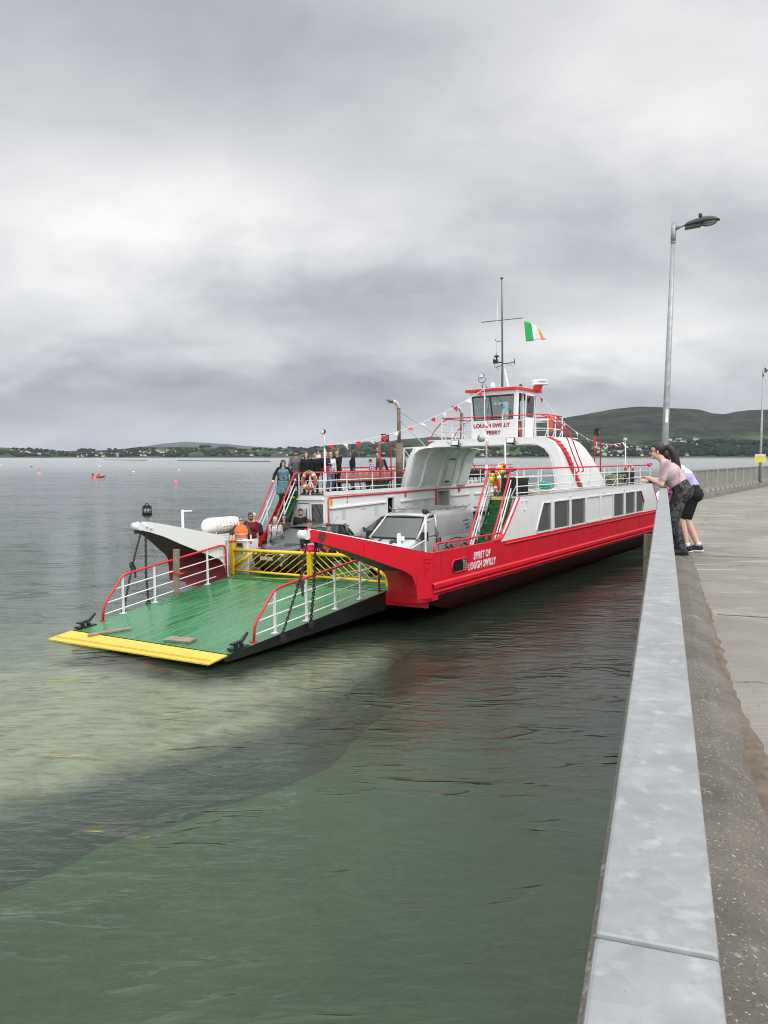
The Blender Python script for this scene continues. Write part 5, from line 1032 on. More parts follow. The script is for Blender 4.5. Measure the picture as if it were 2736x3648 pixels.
# ---- chains from the arm tips to the ramp edges
def chain(pts, link=.085, r=.0135, hook=None, name='lifting_chain'):
    w = MB(); P = [Vector(p) for p in pts]; L = sum((b_-a).length for a, b_ in zip(P, P[1:])); n = max(2, int(L/(link*.72)))
    def at(s):
        for a, b_ in zip(P, P[1:]):
            d_ = (b_-a).length
            if s <= d_: return a+(b_-a)*(s/d_), (b_-a).normalized()
            s -= d_
        return P[-1], (P[-1]-P[-2]).normalized()
    for i in range(n):
        c, d_ = at(L*(i+.5)/n); u = d_.orthogonal().normalized(); v = d_.cross(u); th = (i % 2)*pi/2+.35; uu = u*cos(th)+v*sin(th); vv = d_.cross(uu)
        M = Matrix((d_, uu, vv)).transposed(); w.torus(c, link*.5, r, M, 10, 5, sc=(1.0, .52))
    if hook:
        c, d_ = at(L*hook); 
        for k in range(3): w.torus(c+Vector((rr_.uniform(-.03, .03), rr_.uniform(-.04, .04), -.05*k)), .055, .02, Matrix.Rotation(rr_.uniform(0, 3), 3, 'Z') @ Matrix.Rotation(1.2, 3, 'X'), 12, 6)
        for k in range(5): w.torus(c+Vector((.03, .05, -.10-.055*k)), .04, .013, Matrix.Rotation(k*1.57, 3, 'Z') @ Matrix.Rotation(pi/2, 3, 'X'), 10, 5, sc=(.6, 1))
    return fb(w, name, IRON)
e1 = Vector(rpnt(2.66, 3.95, .02)); e2 = Vector(rpnt(2.72, 3.02, .05)); p1 = Vector(rpnt(-2.82, 3.85, .02)); p2 = Vector(rpnt(-2.84, 3.0, .05))
chain([(3.0, -3.42, 1.62), (2.97, -3.62, .85), e1], hook=.42, name='lifting_chain'); chain([(3.05, -3.18, 1.60), (2.95, -3.15, .5), e2], link=.10, r=.016)
chain([(-2.97, -3.04, 1.62), (-2.95, -3.38, .75), p1], hook=.42); chain([(-3.0, -2.86, 1.55), (-2.94, -2.95, .5), p2], link=.10, r=.016)
w = MB()
for q in (e1, e2, p1, p2): w.torus(q+Vector((0, 0, -.02)), .06, .016, Matrix.Rotation(pi/2, 3, 'Y'), 12, 6); w.box(q+Vector((0, 0, -.10)), (.05, .16, .12))
fb(w, 'chain_shackles', IRON)
# ---- gates
def gate(x0, x1, name, hinge_left):
    """a yellow leaf: thick top, post at the hinge, sloping corner brace, diagonal bars"""
    w = MB(); y = .80; zt = .76; zb = .10; r = .052
    d_ = 1 if hinge_left else -1; xh = x0 if hinge_left else x1; xm = x1 if hinge_left else x0
    w.bb(xh-.07, xh+.07, y-.07, y+.07, .0, 1.0 if hinge_left else .50); w.bb(xm-.035, xm+.035, y-.04, y+.04, .05, zt)
    if hinge_left:
        w.cyl((xh, y, zt-.02), (xm, y, zt), r, 12); w.cyl((xh+.02*d_, y, .20), (xh+.85, y, zt-.05), .045, 10)
    else:
        w.tube([(xm, y, zt), (xh-.98, y, zt), (xh, y, .18)], r, 12)
    w.cyl((xh, y, zb), (xm, y, zb), .036, 10)
    n = 10; L = abs(xm-xh)
    for k in range(-5, n+1):
        a = k*L/n; b_ = a+L*.30*(zt-zb)/.60
        za, zb_ = zb, zt
        xa, xb = a, b_
        if xa < 0: za = zb+(0-xa)/(xb-xa)*(zt-zb); xa = 0
        if xb > L: zb_ = zb+(L-a)/(b_-a)*(zt-zb); xb = L
        if not hinge_left:
            # leave the cut corner open: clip under the sloping brace
            lim = .98
            if xa < lim and False: pass
        if xb-xa < .05: continue
        if hinge_left: w.cyl((xh+xa, y, za), (xh+xb, y, zb_), .0145, 6)
        else:
            # slope line: z at distance s from hinge
            zl = lambda s: .18+(zt-.18)*min(1, s/.98)
            if zb_ > zl(xb)+.001 or za > zl(xa):
                # clip the bar where it crosses the brace
                t0 = None
                for i in range(21):
                    t = i/20; s = xa+(xb-xa)*t; z = za+(zb_-za)*t
                    if z > zl(s): t0 = t; break
                if t0 is not None:
                    if t0 == 0: continue
                    zb_ = za+(zb_-za)*t0; xb = xa+(xb-xa)*t0
            w.cyl((xh-xa, y, za), (xh-xb, y, zb_), .0145, 6)
    return fb(w, name, YEL)
gate(-3.36, -.36, 'gate_leaf', True); gate(-.27, 2.42, 'gate_leaf', False)
w = MB(); w.cyl((-3.36, .8, 1.0), (-3.36, .8, 1.03), .12, 12); w.bb(-3.5, -3.3, .78, .84, .95, 1.0); fb(w, 'gate_post_cap', REDR)
w = MB(); w.bb(2.46, 2.62, .72, .95, 0, .62); fb(w, 'gate_stop_post', YEL, bevel=.02)
# inner port bulwark by the gate with its control box
w = MB(); w.bb(-2.96, -2.9, -.0, .12, 0, 1.13); w.prism([(-.3, 1.26), (.12, 1.13), (.12, 1.17), (-.3, 1.30)], 'x', -4.85, -2.92)
w.bb(-3.30, -2.86, .93, 1.0, .0, 1.0); w.bb(-3.30, -2.84, .90, 1.3, 1.0, 1.03); w.bb(-3.35, -3.30, .93, 1.9, .0, 1.); fb(w, 'port_inner_bulwark', WHT, bevel=.008)
w = MB(); w.tube([(-3.05, .87, .93), (-3.0, .84, .85), (-3.0, .84, .72), (-3.06, .86, .62)], .012, 6); w.bb(-3.22, -3.05, .84, .92, .84, .95); fb(w, 'control_lever', BLK)
w = MB(); w.bb(-3.64, -3.60, -1.0, -.93, 1.46, 2.08); w.bar((-3.62, -.96, 2.04), (-3.48, -.72, 2.04), .045, .035); fb(w, 'bracket_post', WHR)
# lantern on the port arm
w = MB(); lx, ly, lz = -3.0, -2.79, 2.02; w.cyl((lx, ly, lz), (lx, ly, lz+.03), .135, 18); w.cyl((lx, ly, lz+.03), (lx, ly, lz+.26), .105, 18); w.cyl((lx, ly, lz+.26), (lx, ly, lz+.30), .115, 18, r2=.07); w.torus((lx, ly, lz+.30), .07, .012, Matrix.Rotation(pi/2, 3, 'X'), 12, 6, a0=0, a1=pi, sc=(1, .6))
for k in range(8): a = k*pi/4; w.cyl((lx+.115*cos(a), ly+.115*sin(a), lz+.03), (lx+.115*cos(a), ly+.115*sin(a), lz+.26), .010, 5)
ln_ = fb(w, 'bow_lantern', BLK); w = MB(); w.cyl((lx, ly, lz+.08), (lx, ly, lz+.2), .108, 18); w.build('lens', mat('lantern_lens', (.20, .21, .21), .12), ln_)
w = MB(); w.lathe([(.02, -.17), (.035, -.10), (.10, 0)], (lx, ly, lz), n=12); w.build('lantern_foot', mat('foot_grey', (.25, .23, .20), .7), ln_)
# benches on the port upper deck: pink shell seats; black seats aft and starboard
SP = mat('pink_seat_shell', (.46, .17, .16), .5, var=.08); SB = mat('black_seat_shell', (.02, .02, .023), .45, var=.2)
def seat_row(x, y0, n, pitch, face, m, z0=ZD+.05):
    for k in range(n):
        y = y0+k*pitch; s = MB(); rows = []
        for i in range(7):
            t = i/6; zz_ = z0+.36+.40*t; dx = -.02-.05*sin(t*pi*.5); wd = .185*(1-.12*(t > .8)); rows.append([(x+face*(dx+.025*abs(u)**2), y+wd*u, zz_-.02*abs(u)*(t > .8)) for u in (-1, -.6, 0, .6, 1)])
        s.grid(rows); s.grid([[(x+face*(.0+.36*a), y+.19*u, z0+.38-.02*a+.02*abs(u)) for u in (-1, 0, 1)] for a in (0, .5, 1)])
        o = s.build('deck_seat', m, FE, solid=.02)
        s = MB(); s.bar((x+face*.05, y, z0), (x+face*.12, y, z0+.37), .03, .03); s.build('seat_leg', BLK, o)
    w = MB(); w.bar((x+face*.12, y0-.2, z0+.34), (x+face*.12, y0+(n-1)*pitch+.2, z0+.34), .04, .04); fb(w, 'seat_beam', BLK)
seat_row(-3.38, 6.72, 9, .41, -1, SP); seat_row(-3.5, 16.6, 10, .41, -1, SB)
# aft stair rails (seen beyond the arch)
w = MB(); w.tube([(-4.2, 17.8, ZD+1.12), (-4.2, 18.9, ZD+1.12), (-4.2, 19.6, ZD+.4)], .02, 6); fb(w, 'aft_raised_rail', REDR)
# liferaft cradle
w = MB()
for y in (.65, 1.5): w.box((-4.1, y, 1.24), (.42, .05, .10)); w.bb(-4.14, -4.06, y-.03, y+.03, 0, 1.2)
fb(w, 'raft_cradle', WHT)
# ============================================================ VEHICLES
def place(name, b, a, c, label, cat, group=None, rz=0., s=1.):
    M = FM @ Matrix.Translation((b, a, c)) @ Matrix.Rotation(rz, 4, 'Z') @ Matrix.Scale(s, 4)
    return empty(name, M, label, cat, group)
TYRE = mat('tyre', (.012, .012, .012), .8); RIM = mat('alloy_rim', (.35, .36, .37), .35, .7); HLG = mat('headlight_glass', (.62, .65, .68), .1, var=.25, scale=18); TLR = mat('tail_light', (.30, .008, .01), .15); CHR = mat('chrome', (.6, .6, .6), .15, .9); DPL = mat('dark_trim', (.012, .012, .013), .5)
def carpaint(name, c, metal=.3):
    if name in MATS: return MATS[name]
    m, gg, p, obj, _ = newmat(name); p.inputs['Metallic'].default_value = metal; setc(gg, p, gg.ramp(gg.noise(obj, 3, 4), [(.3, tuple(x*.92 for x in c)), (.7, tuple(min(1, x*1.06) for x in c))])); p.inputs['Roughness'].default_value = .32; p.inputs['Coat Weight'].default_value = .9; p.inputs['Coat Roughness'].default_value = .06; MATS[name] = m; return m
def ringloft(w, st, mi=0):
    """st: (y, halfwidth, zbottom, zside_top, zcentre)"""
    rows = []
    for (y, h, zb, zs_, zc) in st:
        mid = zb+(zs_-zb)*.5
        half = [(0, zb), (h*.82, zb), (h*.97, zb+.08), (h, mid-.05), (h, mid+.1), (h*.975, zs_-.06), (h*.93, zs_), (h*.6, (zs_*.35+zc*.65)), (0, zc)]
        full = half+[(-x, z) for x, z in half[-2:0:-1]]; full.append(full[0]); rows.append([(x, y, z) for x, z in full])
    w.grid(rows, mi); n = len(rows[0])-1
    w.add(rows[0][:-1], [tuple(range(n))], mi); w.add(rows[-1][:-1], [tuple(range(n))[::-1]], mi)
def wheels(parent, pos, r=.32, wd=.2):
    for x, y in pos:
        s = 1 if x > 0 else -1; w = MB(); w.lathe([(r*.62, -wd/2), (r*.93, -wd/2), (r, -wd/2+.03), (r, wd/2-.03), (r*.93, wd/2), (r*.62, wd/2)], (x-s*wd/2, y, r), Matrix.Rotation(pi/2, 3, 'Y'), 22); wl = w.build('wheel', TYRE, parent)
        w = MB(); w.cyl((x-s*.04, y, r), (x-s*.02+s*.01, y, r), r*.62, 18); w.build('rim', RIM, wl)
        w = MB(); w.torus((x-s*.015, y, r+.02), r+.045, .05, Matrix.Rotation(pi/2, 3, 'Y'), 18, 6, a0=-.15, a1=pi+.15); w.build('wheel_arch', DPL, parent)
def hatchback(root, paint, k, L=4.2, plate=None, roofrails=False, H=1.5, Wd=1.76):
    hw = Wd/2; f = L/4.2; hz = H/1.5
    w = MB(); ringloft(w, [(y*f, a*hw/.88, b_, c*hz, d*hz) for y, a, b_, c, d in [(0, .50, .36, .56, .60), (.03, .64, .26, .62, .68), (.12, .76, .22, .70, .76), (.35, .84, .20, .80, .85), (.7, .87, .20, .88, .93), (1.1, .88, .20, .94, .98), (1.7, .88, .20, .96, .96), (2.6, .88, .20, .98, .98), (3.4, .88, .20, 1.0, 1.0), (3.85, .84, .24, 1.0, 1.02), (4.08, .76, .28, .96, .98), (4.18, .66, .32, .86, .88), (4.2, .58, .4, .7, .72)]])
    w.build('body', paint, root)
    # greenhouse
    q = lambda y, h, z: (y*f, h*hw/.88, z*hz)
    bl = [q(1.02, .70, .955), q(1.45, .80, .95), q(2.6, .81, .97), q(3.5, .78, 1.0), q(4.0, .60, 1.0)]
    rl = [q(1.92, .52, 1.41), q(2.1, .58, 1.43), q(2.7, .60, 1.47), q(3.45, .57, 1.40), q(3.72, .48, 1.34)]
    w = MB()
    for s in (1, -1): w.grid([[(s*a[1], a[0], a[2]), (s*(a[1]*.5+b_[1]*.5+.012), a[0]*.5+b_[0]*.5, a[2]*.5+b_[2]*.5), (s*b_[1], b_[0], b_[2])] for a, b_ in zip(bl, rl)])
    for a, b_, bow in ((bl[0], rl[0], -.10), (bl[-1], rl[-1], .05)):
        w.grid([[(a[1]*u, a[0]+bow*(1-u*u), a[2]+.0), (.5*(a[1]+b_[1])*u, .5*(a[0]+b_[0])+bow*(1-u*u)*.8, .5*(a[2]+b_[2])+.02), (b_[1]*u, b_[0]+bow*(1-u*u)*.6, b_[2])] for u in (-1, -.6, -.2, .2, .6, 1)])
    w.build('windows', GLC, root)
    w = MB(); rows = []
    for (y, h, z) in [q(1.86, .50, 1.405)]+rl[1:-1]+[q(3.62, .52, 1.375), q(3.95, .46, 1.33)]: rows.append([(h*1.03*u, y-.05*(1-u*u)*(1 if y < 2*f else 0), z+.045*(1-u*u)) for u in (-1, -.8, -.4, 0, .4, .8, 1)])
    w.grid(rows); w.build('roof', paint, root, solid=.03)
    w = MB()
    for s in (1, -1):
        for a, b_, r in ((bl[0], rl[0], .032), (bl[-1], rl[-1], .05)): w.cyl((s*a[1], a[0], a[2]), (s*b_[1], b_[0], b_[2]), r, 8)
        w.tube([(s*(h+.0), y, z) for y, h, z in rl], .026, 6)
        for t, r in ((.42, .03), (.78, .055)):
            y = (1.45+(4.0-1.45)*t)*f; w.cyl((s*.80*hw/.88, y, .97*hz), (s*.595*hw/.88, y-.02+.12*t, 1.44*hz), r, 6)
    w.build('pillars', paint, root)
    w = MB()
    for s in (1, -1): w.tube([(s*(h+.014), y, z+.01) for y, h, z in bl[1:]], .010, 5); w.tube([(s*(h+.03), y, z-.005) for y, h, z in rl[1:-1]]+[(s*(bl[-1][1]+.03), bl[-1][0]-.05, bl[-1][2])], .010, 5)
    w.build('window_trim', CHR, root)
    for s in (1, -1):
        w = MB(); w.grid([[(s*x, y*f, z*hz) for x, y, z in r] for r in ([(.50*hw/.88, .06, .70), (.62*hw/.88, .12, .715), (.76*hw/.88, .30, .755)], [(.52*hw/.88, .05, .60), (.66*hw/.88, .10, .62), (.80*hw/.88, .27, .66)])]); 
        w.grid([[(s*x, y*f, z*hz) for x, y, z in r] for r in ([(.50*hw/.88, .10, .725), (.64*hw/.88, .22, .76), (.77*hw/.88, .52, .83)], [(.52*hw/.88, .045, .65), (.70*hw/.88, .12, .68), (.84*hw/.88, .38, .73)])]); w.build('headlight', HLG, root, solid=.02)
        w = MB(); w.box((s*.80*hw/.88, 4.03*f, .86*hz), (.16, .2, .24)); w.build('tail_light', TLR, root, bevel=.04)
        w = MB(); w.sph((s*(.93*hw/.88), 1.32*f, 1.0*hz), .1, 10, 8, sc=(.8, .6, .75)); w.build('mirror', paint, root)
        w = MB(); w.cyl((s*.56, .05*f, .38), (s*.56, .02*f, .38), .07, 12); w.build('fog_lamp', HLG, root)
    w = MB(); w.box((0, .02, .42), (1.05*hw/.88, .06, .14)); w.box((0, .045, .70*hz), (.66, .05, .05)); w.build('grille', DPL, root)
    w = MB(); w.tube([(.36, .035, .72*hz), (.12, -.005, .665*hz), (0, -.01, .675*hz), (-.12, -.005, .665*hz), (-.36, .035, .72*hz)], .012, 6); w.torus((0, .0, .69*hz), .06, .008, Matrix.Rotation(pi/2, 3, 'X'), 16, 5, sc=(1, .65)); w.build('badge', CHR, root)
    w = MB(); w.bar((.5, 1.12*f, .985*hz), (-.05, 1.00*f, .96*hz), .02); w.bar((0, 1.12*f, .985*hz), (-.5, 1.05*f, .97*hz), .02); w.build('wipers', DPL, root)
    w = MB(); w.bb(-.45, .45, 1.7*f, 3.7*f, .35, .7); 
    for x in (-.36, .36):
        for y in (2.1, 3.1): w.box((x, y*f, .95*hz), (.42, .14, .62)); w.box((x, y*f, 1.28*hz), (.22, .1, .18))
    w.build('seats', DPL, root)
    wheels(root, [(hw-.0, .82*f), (-hw+.0, .82*f), (hw-.0, 3.38*f), (-hw+.0, 3.38*f)])
    if plate:
        w = MB(); w.bb(-.26, .26, -.035, -.02, .49, .60); pl = w.build('number_plate', mat('plate_white', (.72, .72, .70), .4), root)
        textmesh('plate_text', plate, .10, mat('plate_black', (.01, .01, .01), .5), pl, Matrix.Translation((-.235, -.037, .51)) @ Mf, .001, .001, sx=.92)
    w = MB(); w.cyl((.1, 3.5*f, 1.44*hz), (.1, 3.75*f, 1.68*hz), .006, 5); w.build('aerial', DPL, root)
    if roofrails:
        w = MB()
        for s in (1, -1): w.tube([(s*.62, 2.0*f, 1.44*hz), (s*.62, 2.1*f, 1.52*hz), (s*.60, 3.4*f, 1.52*hz), (s*.60, 3.5*f, 1.44*hz)], .02, 6)
        w.build('roof_rails', CHR, root); w = MB(); w.bar((-.72, 2.3*f, 1.58*hz), (.72, 2.3*f, 1.58*hz), .07, .03); w.build('roof_bar', CHR, root); w = MB(); w.bar((-.72, 2.26*f, 1.555*hz), (.72, 2.26*f, 1.555*hz), .05, .03); w.build('bar_underside', DPL, root)
SV = .94
r = place('parked_car', -2.12, .98, 0, 'black hatchback parked behind the yellow gate, nose towards the ramp', 'car', 'cars on the ferry deck', s=SV); hatchback(r, carpaint('black_car_paint', (.018, .019, .022)), 0, 4.2, 'FG12 UHN')
r = place('parked_car', -1.85, 5.75, 0, 'second dark car, behind the black hatchback against the white wall', 'car', 'cars on the ferry deck', s=SV); hatchback(r, carpaint('dark_grey_car_paint', (.035, .038, .040)), 0, 4.5, 'KR08 LDT', H=1.52)
r = place('parked_car', 1.35, 7.0, 0, 'dark blue estate car with a roof bar, parked behind the silver van', 'car', 'cars on the ferry deck', s=SV); hatchback(r, carpaint('navy_car_paint', (.035, .045, .075)), 0, 4.6, None, True, H=1.72)
# silver van
r = place('silver_van', 1.22, 2.15, 0, 'silver panel van with a roof rack and black bonnet stripes', 'van', s=SV)
VP = carpaint('silver_van_paint', (.40, .40, .42), .35)
w = MB(); ringloft(w, [(0, .60, .35, .60, .66), (.03, .78, .28, .72, .78), (.15, .88, .22, .86, .92), (.4, .94, .22, .99, 1.03), (.8, .95, .22, 1.12, 1.16), (1.0, .95, .22, 1.17, 1.18), (2.2, .95, .22, 1.18, 1.18), (4.6, .95, .22, 1.18, 1.18), (4.75, .93, .26, 1.18, 1.18)]); w.build('body', VP, r)
w = MB(); rows = []
for (y, h0, h1, z) in [(2.02, .925, .80, 1.90), (2.5, .93, .81, 1.95), (4.6, .93, .80, 1.94), (4.74, .91, .78, 1.88)]:
    half = [(h0, 1.10), (h0*.985, 1.45), (h0*.95, 1.75), (h1+.03, z-.07), (h1-.06, z-.01), (h1*.5, z+.01), (0, z+.02)]; rows.append([(x, y, zz_) for x, zz_ in half]+[(-x, y, zz_) for x, zz_ in half[-2::-1]])
w.grid(rows); w.add(rows[0], [tuple(range(len(rows[0])))]); w.add(rows[-1], [tuple(range(len(rows[0])))[::-1]]); w.build('cargo_body', VP, r)
w = MB(); rows = []
for (y, h, z) in [(1.58, .70, 1.80), (1.72, .76, 1.86), (2.05, .80, 1.905)]: rows.append([(h*u, y-.06*(1-u*u), z+.03*(1-u*u)-.02*(abs(u) > .9)) for u in (-1, -.85, -.4, 0, .4, .85, 1)])
w.grid(rows); w.build('cab_roof', VP, r, solid=.03)
w = MB(); w.grid([[((.86*(1-t)+.70*t)*u, .84+.76*t-.13*(1-u*u)*(1-.4*t), 1.16+.64*t+.03*sin(pi*t)) for u in (-1, -.7, -.35, 0, .35, .7, 1)] for t in (0, .25, .5, .75, 1)]); w.build('windscreen', GLC, r)
w = MB()
for s in (1, -1): w.tube([(s*.90, .78, 1.12), (s*.86, 1.12, 1.38), (s*.77, 1.55, 1.74), (s*.77, 1.75, 1.84), (s*.80, 2.05, 1.88)], [.05, .045, .045, .05, .05], 8); w.tube([(s*.935, 2.0, 1.15), (s*.90, 2.02, 1.5), (s*.82, 2.04, 1.86)], .055, 8)
w.build('pillars', VP, r)
w = MB(); w.tube([(.84*u, .86-.13*(1-u*u), 1.165) for u in (-1, -.6, -.2, .2, .6, 1)], .028, 6); w.tube([(.73*u, 1.57-.08*(1-u*u), 1.79) for u in (-1, -.6, -.2, .2, .6, 1)], .022, 6)
for s in (1, -1): w.tube([(s*.84, .87, 1.17), (s*.78, 1.2, 1.45), (s*.71, 1.56, 1.78)], .022, 6)
w.build('windscreen_seal', DPL, r)
for s in (1, -1):
    w = MB(); w.add([(s*.915, 1.02, 1.18), (s*.935, 1.93, 1.20), (s*.85, 1.96, 1.76), (s*.79, 1.62, 1.74), (s*.87, 1.18, 1.40)], [(0, 1, 2, 3, 4)]); w.build('door_window', GLC, r)
    w = MB(); w.box((s*1.06, 1.02, 1.22), (.20, .14, .30)); w.bar((s*.92, 1.05, 1.14), (s*1.02, 1.03, 1.16), .05); w.build('mirror', DPL, r, bevel=.04)
    w = MB(); w.grid([[(s*.56, .06, .84), (s*.74, .13, .90), (s*.88, .36, 1.0)], [(s*.60, .02, .70), (s*.78, .08, .74), (s*.91, .26, .82)]]); w.build('headlight', HLG, r, solid=.03)
w = MB()
for x in (-.42, .12): w.grid([[(x, y, z), (x+.10, y, z)] for y, z in ((.12, .905), (.4, 1.035), (.7, 1.135), (.80, 1.162))], smooth=False)
w.grid([[(.05, y, z), (.52, y, z)] for y, z in ((.46, 1.068), (.62, 1.122))], smooth=False); w.build('bonnet_stripes', DPL, r)
w = MB(); w.box((0, .0, .62), (1.1, .06, .12)); w.bar((.6, .80, 1.17), (-.05, .74, 1.15), .02); w.bar((.0, .8, 1.17), (-.6, .86, 1.16), .02)
for y, z in ((1.95, 1.0), (2.18, 1.0)): w.box((.962, y, z), (.03, .05, .2))
w.build('black_trim', DPL, r)
w = MB(); w.bar((.955, 2.08, .35), (.955, 2.08, 1.15), .008, .012); w.bar((.945, 2.1, 1.2), (.83, 2.12, 1.84), .008, .012); w.tube([(.962, 2.5, .8), (.965, 2.9, .98), (.965, 3.3, 1.02), (.962, 4.6, .82)], .012, 6); w.tube([(.962, 2.4, .6), (.965, 2.6, .78), (.965, 2.75, .66), (.965, 2.9, .8), (.963, 3.1, .6)], .018, 6); w.build('side_lines', DPL, r)
w = MB(); w.prism([(3.9, 1.5), (4.3, 1.52), (4.3, 1.57), (3.9, 1.55)], 'x', .89, .915); w.prism([(4.0, 1.36), (4.3, 1.38), (4.3, 1.44), (4.0, 1.42)], 'x', .90, .925); w.prism([(4.1, 1.24), (4.3, 1.26), (4.3, 1.32), (4.1, 1.30)], 'x', .91, .935); w.build('side_stickers', mat('sticker_grey', (.10, .10, .12), .5), r)
w = MB()
for k in range(6):
    y = 1.95+k*.52; w.tube([(-.86, y, 2.10), (-.80, y, 2.02), (-.74, y, 2.0), (.74, y, 2.0), (.80, y, 2.02), (.86, y, 2.10)], .014, 6)
for x in (-.70, .70): w.tube([(x, 1.85, 1.98), (x, 4.65, 1.99)], .014, 6)
for x in (-.70, .70):
    for y in (2.0, 3.2, 4.5): w.bar((x, y, 1.92), (x, y, 1.99), .03)
w.build('roof_rack', mat('rack_steel', (.20, .20, .20), .5, .4), r)
w = MB()
for x in (-.42, .42): w.box((x, 1.75, 1.15), (.48, .14, .75)); w.box((x, 1.72, 1.58), (.26, .1, .2))
w.bb(-.85, .85, .95, 1.25, .9, 1.12); w.torus((-.42, 1.25, 1.18), .19, .015, Matrix.Rotation(radians(60), 3, 'X'), 16, 6); w.build('cab_interior', DPL, r)
w = MB(); w.bb(.15, .36, .93, .935, 1.19, 1.26); w.build('windscreen_disc', PAPER, r)
wheels(r, [(.93, .95), (-.93, .95), (.93, 3.9), (-.93, 3.9)], .34)
# ============================================================ PEOPLE
def capsule(w, p, q, r0, r1, n=10):
    p = Vector(p); q = Vector(q); d = q-p; L = d.length
    if L < 1e-5: w.sph(p, max(r0, r1), n, 7); return
    M = d.to_track_quat('Z', 'Y').to_matrix(); pr = [(max(r0*sin(a), 1e-4), -r0*cos(a)) for a in (0, .4, .8, 1.2, pi/2)]+[(max(r1*cos(a), 1e-4), L+r1*sin(a)) for a in (0, .4, .8, 1.2, pi/2)]
    w.lathe(pr, p, M, n)
def remeshed(w, name, m, parent, vox, smooth=2, it=.5):
    me = bpy.data.meshes.new(name); me.from_pydata(w.v, [], w.f); bm = bmesh.new(); bm.from_mesh(me); bmesh.ops.remove_doubles(bm, verts=bm.verts, dist=1e-5); bmesh.ops.recalc_face_normals(bm, faces=bm.faces); bm.to_mesh(me); bm.free()
    t = bpy.data.objects.new('tmp', me); COL.objects.link(t); md = t.modifiers.new('r', 'REMESH'); md.mode = 'VOXEL'; md.voxel_size = vox
    ms_ = t.modifiers.new('s', 'SMOOTH'); ms_.factor = it; ms_.iterations = smooth
    dg = bpy.context.evaluated_depsgraph_get(); nm_ = bpy.data.meshes.new_from_object(t.evaluated_get(dg)); bpy.data.objects.remove(t); bpy.data.meshes.remove(me)
    nm_.materials.clear(); nm_.materials.append(m); nm_.polygons.foreach_set('use_smooth', [True]*len(nm_.polygons)); nm_.name = name
    o = bpy.data.objects.new(name, nm_); COL.objects.link(o); o.parent = parent; return o
def ik(a, b, l1, l2, hint):
    a = Vector(a); b = Vector(b); d = b-a; D = min(d.length, (l1+l2)*.998); dn = d.normalized(); b = a+dn*D
    x = (l1*l1-l2*l2+D*D)/(2*D); h = sqrt(max(0, l1*l1-x*x)); hv = Vector(hint); hv = (hv-dn*hv.dot(dn)); hv = hv.normalized() if hv.length > 1e-4 else Vector((0, 1, 0)); return a+dn*x+hv*h, b
SK = mat('skin', (.56, .33, .25), .55, var=.06, scale=20); SKT = mat('tanned_skin', (.40, .21, .14), .55, var=.06, scale=20); SKP = mat('pale_skin', (.64, .40, .32), .55, var=.06, scale=20)
EYE = mat('eye_dark', (.02, .015, .012), .3); LIP = mat('lips', (.35, .10, .09), .5); SOLE = mat('white_sole', (.7, .7, .7), .6)
def cloth(name, c, var=.12, scale=12, pat=None, rough=.85):
    if name in MATS: return MATS[name]
    m, gg, p, obj, _ = newmat(name); n = gg.noise(obj, scale, 4, .6); col_ = gg.ramp(n, [(.3, tuple(x*(1-var) for x in c)), (.7, tuple(min(1, x*(1+var)) for x in c))])
    if pat: col_ = pat(gg, obj, col_)
    setc(gg, p, col_); p.inputs['Roughness'].default_value = rough; p.inputs['Specular IOR Level'].default_value = .2
    b = gg.node('ShaderNodeBump'); b.inputs['Distance'].default_value = .012; gg.l.new(gg.noise(gg.mapping(obj, (1, 1, .6)), 9, 3, .55, .8), b.inputs['Height']); gg.l.new(b.outputs[0], p.inputs['Normal']); MATS[name] = m; return m
def bands(zs, colr):
    def f(gg, obj, c):
        sp = gg.node('ShaderNodeSeparateXYZ'); gg.l.new(obj, sp.inputs[0])
        for z0, z1 in zs: c = gg.mixc(gg.math('MULTIPLY', gg.math('GREATER_THAN', sp.outputs[2], z0), gg.math('LESS_THAN', sp.outputs[2], z1)), c, colr)
        return c
    return f
def checks(c1, c2):
    def f(gg, obj, c):
        for ax, col_, sc_ in (((1, 0, 0), c1, 26), ((0, 0, 1), c2, 26), ((1, 0, 0), c2, 52)):
            wv = gg.node('ShaderNodeTexWave'); wv.bands_direction = 'X' if ax[0] else 'Z'; wv.inputs['Scale'].default_value = sc_/6.28*1.2; gg.l.new(obj, wv.inputs['Vector']); c = gg.mixc(gg.ramp(wv.outputs['Fac'], [(.62, 0.), (.7, .55)]), c, col_)
        return c
    return f
def blotch(c1, c2, sc_, at=.5):
    def f(gg, obj, c):
        c = gg.mixc(gg.ramp(gg.noise(obj, sc_, 2, .5, .6), [(at, 0.), (at+.02, 1.)]), c, c1); return gg.mixc(gg.ramp(gg.noise(gg.mapping(obj, loc=(5, 3, 1)), sc_*1.3, 2, .5, .6), [(at+.05, 0.), (at+.07, 1.)]), c, c2)
    return f
BODYN = [0]
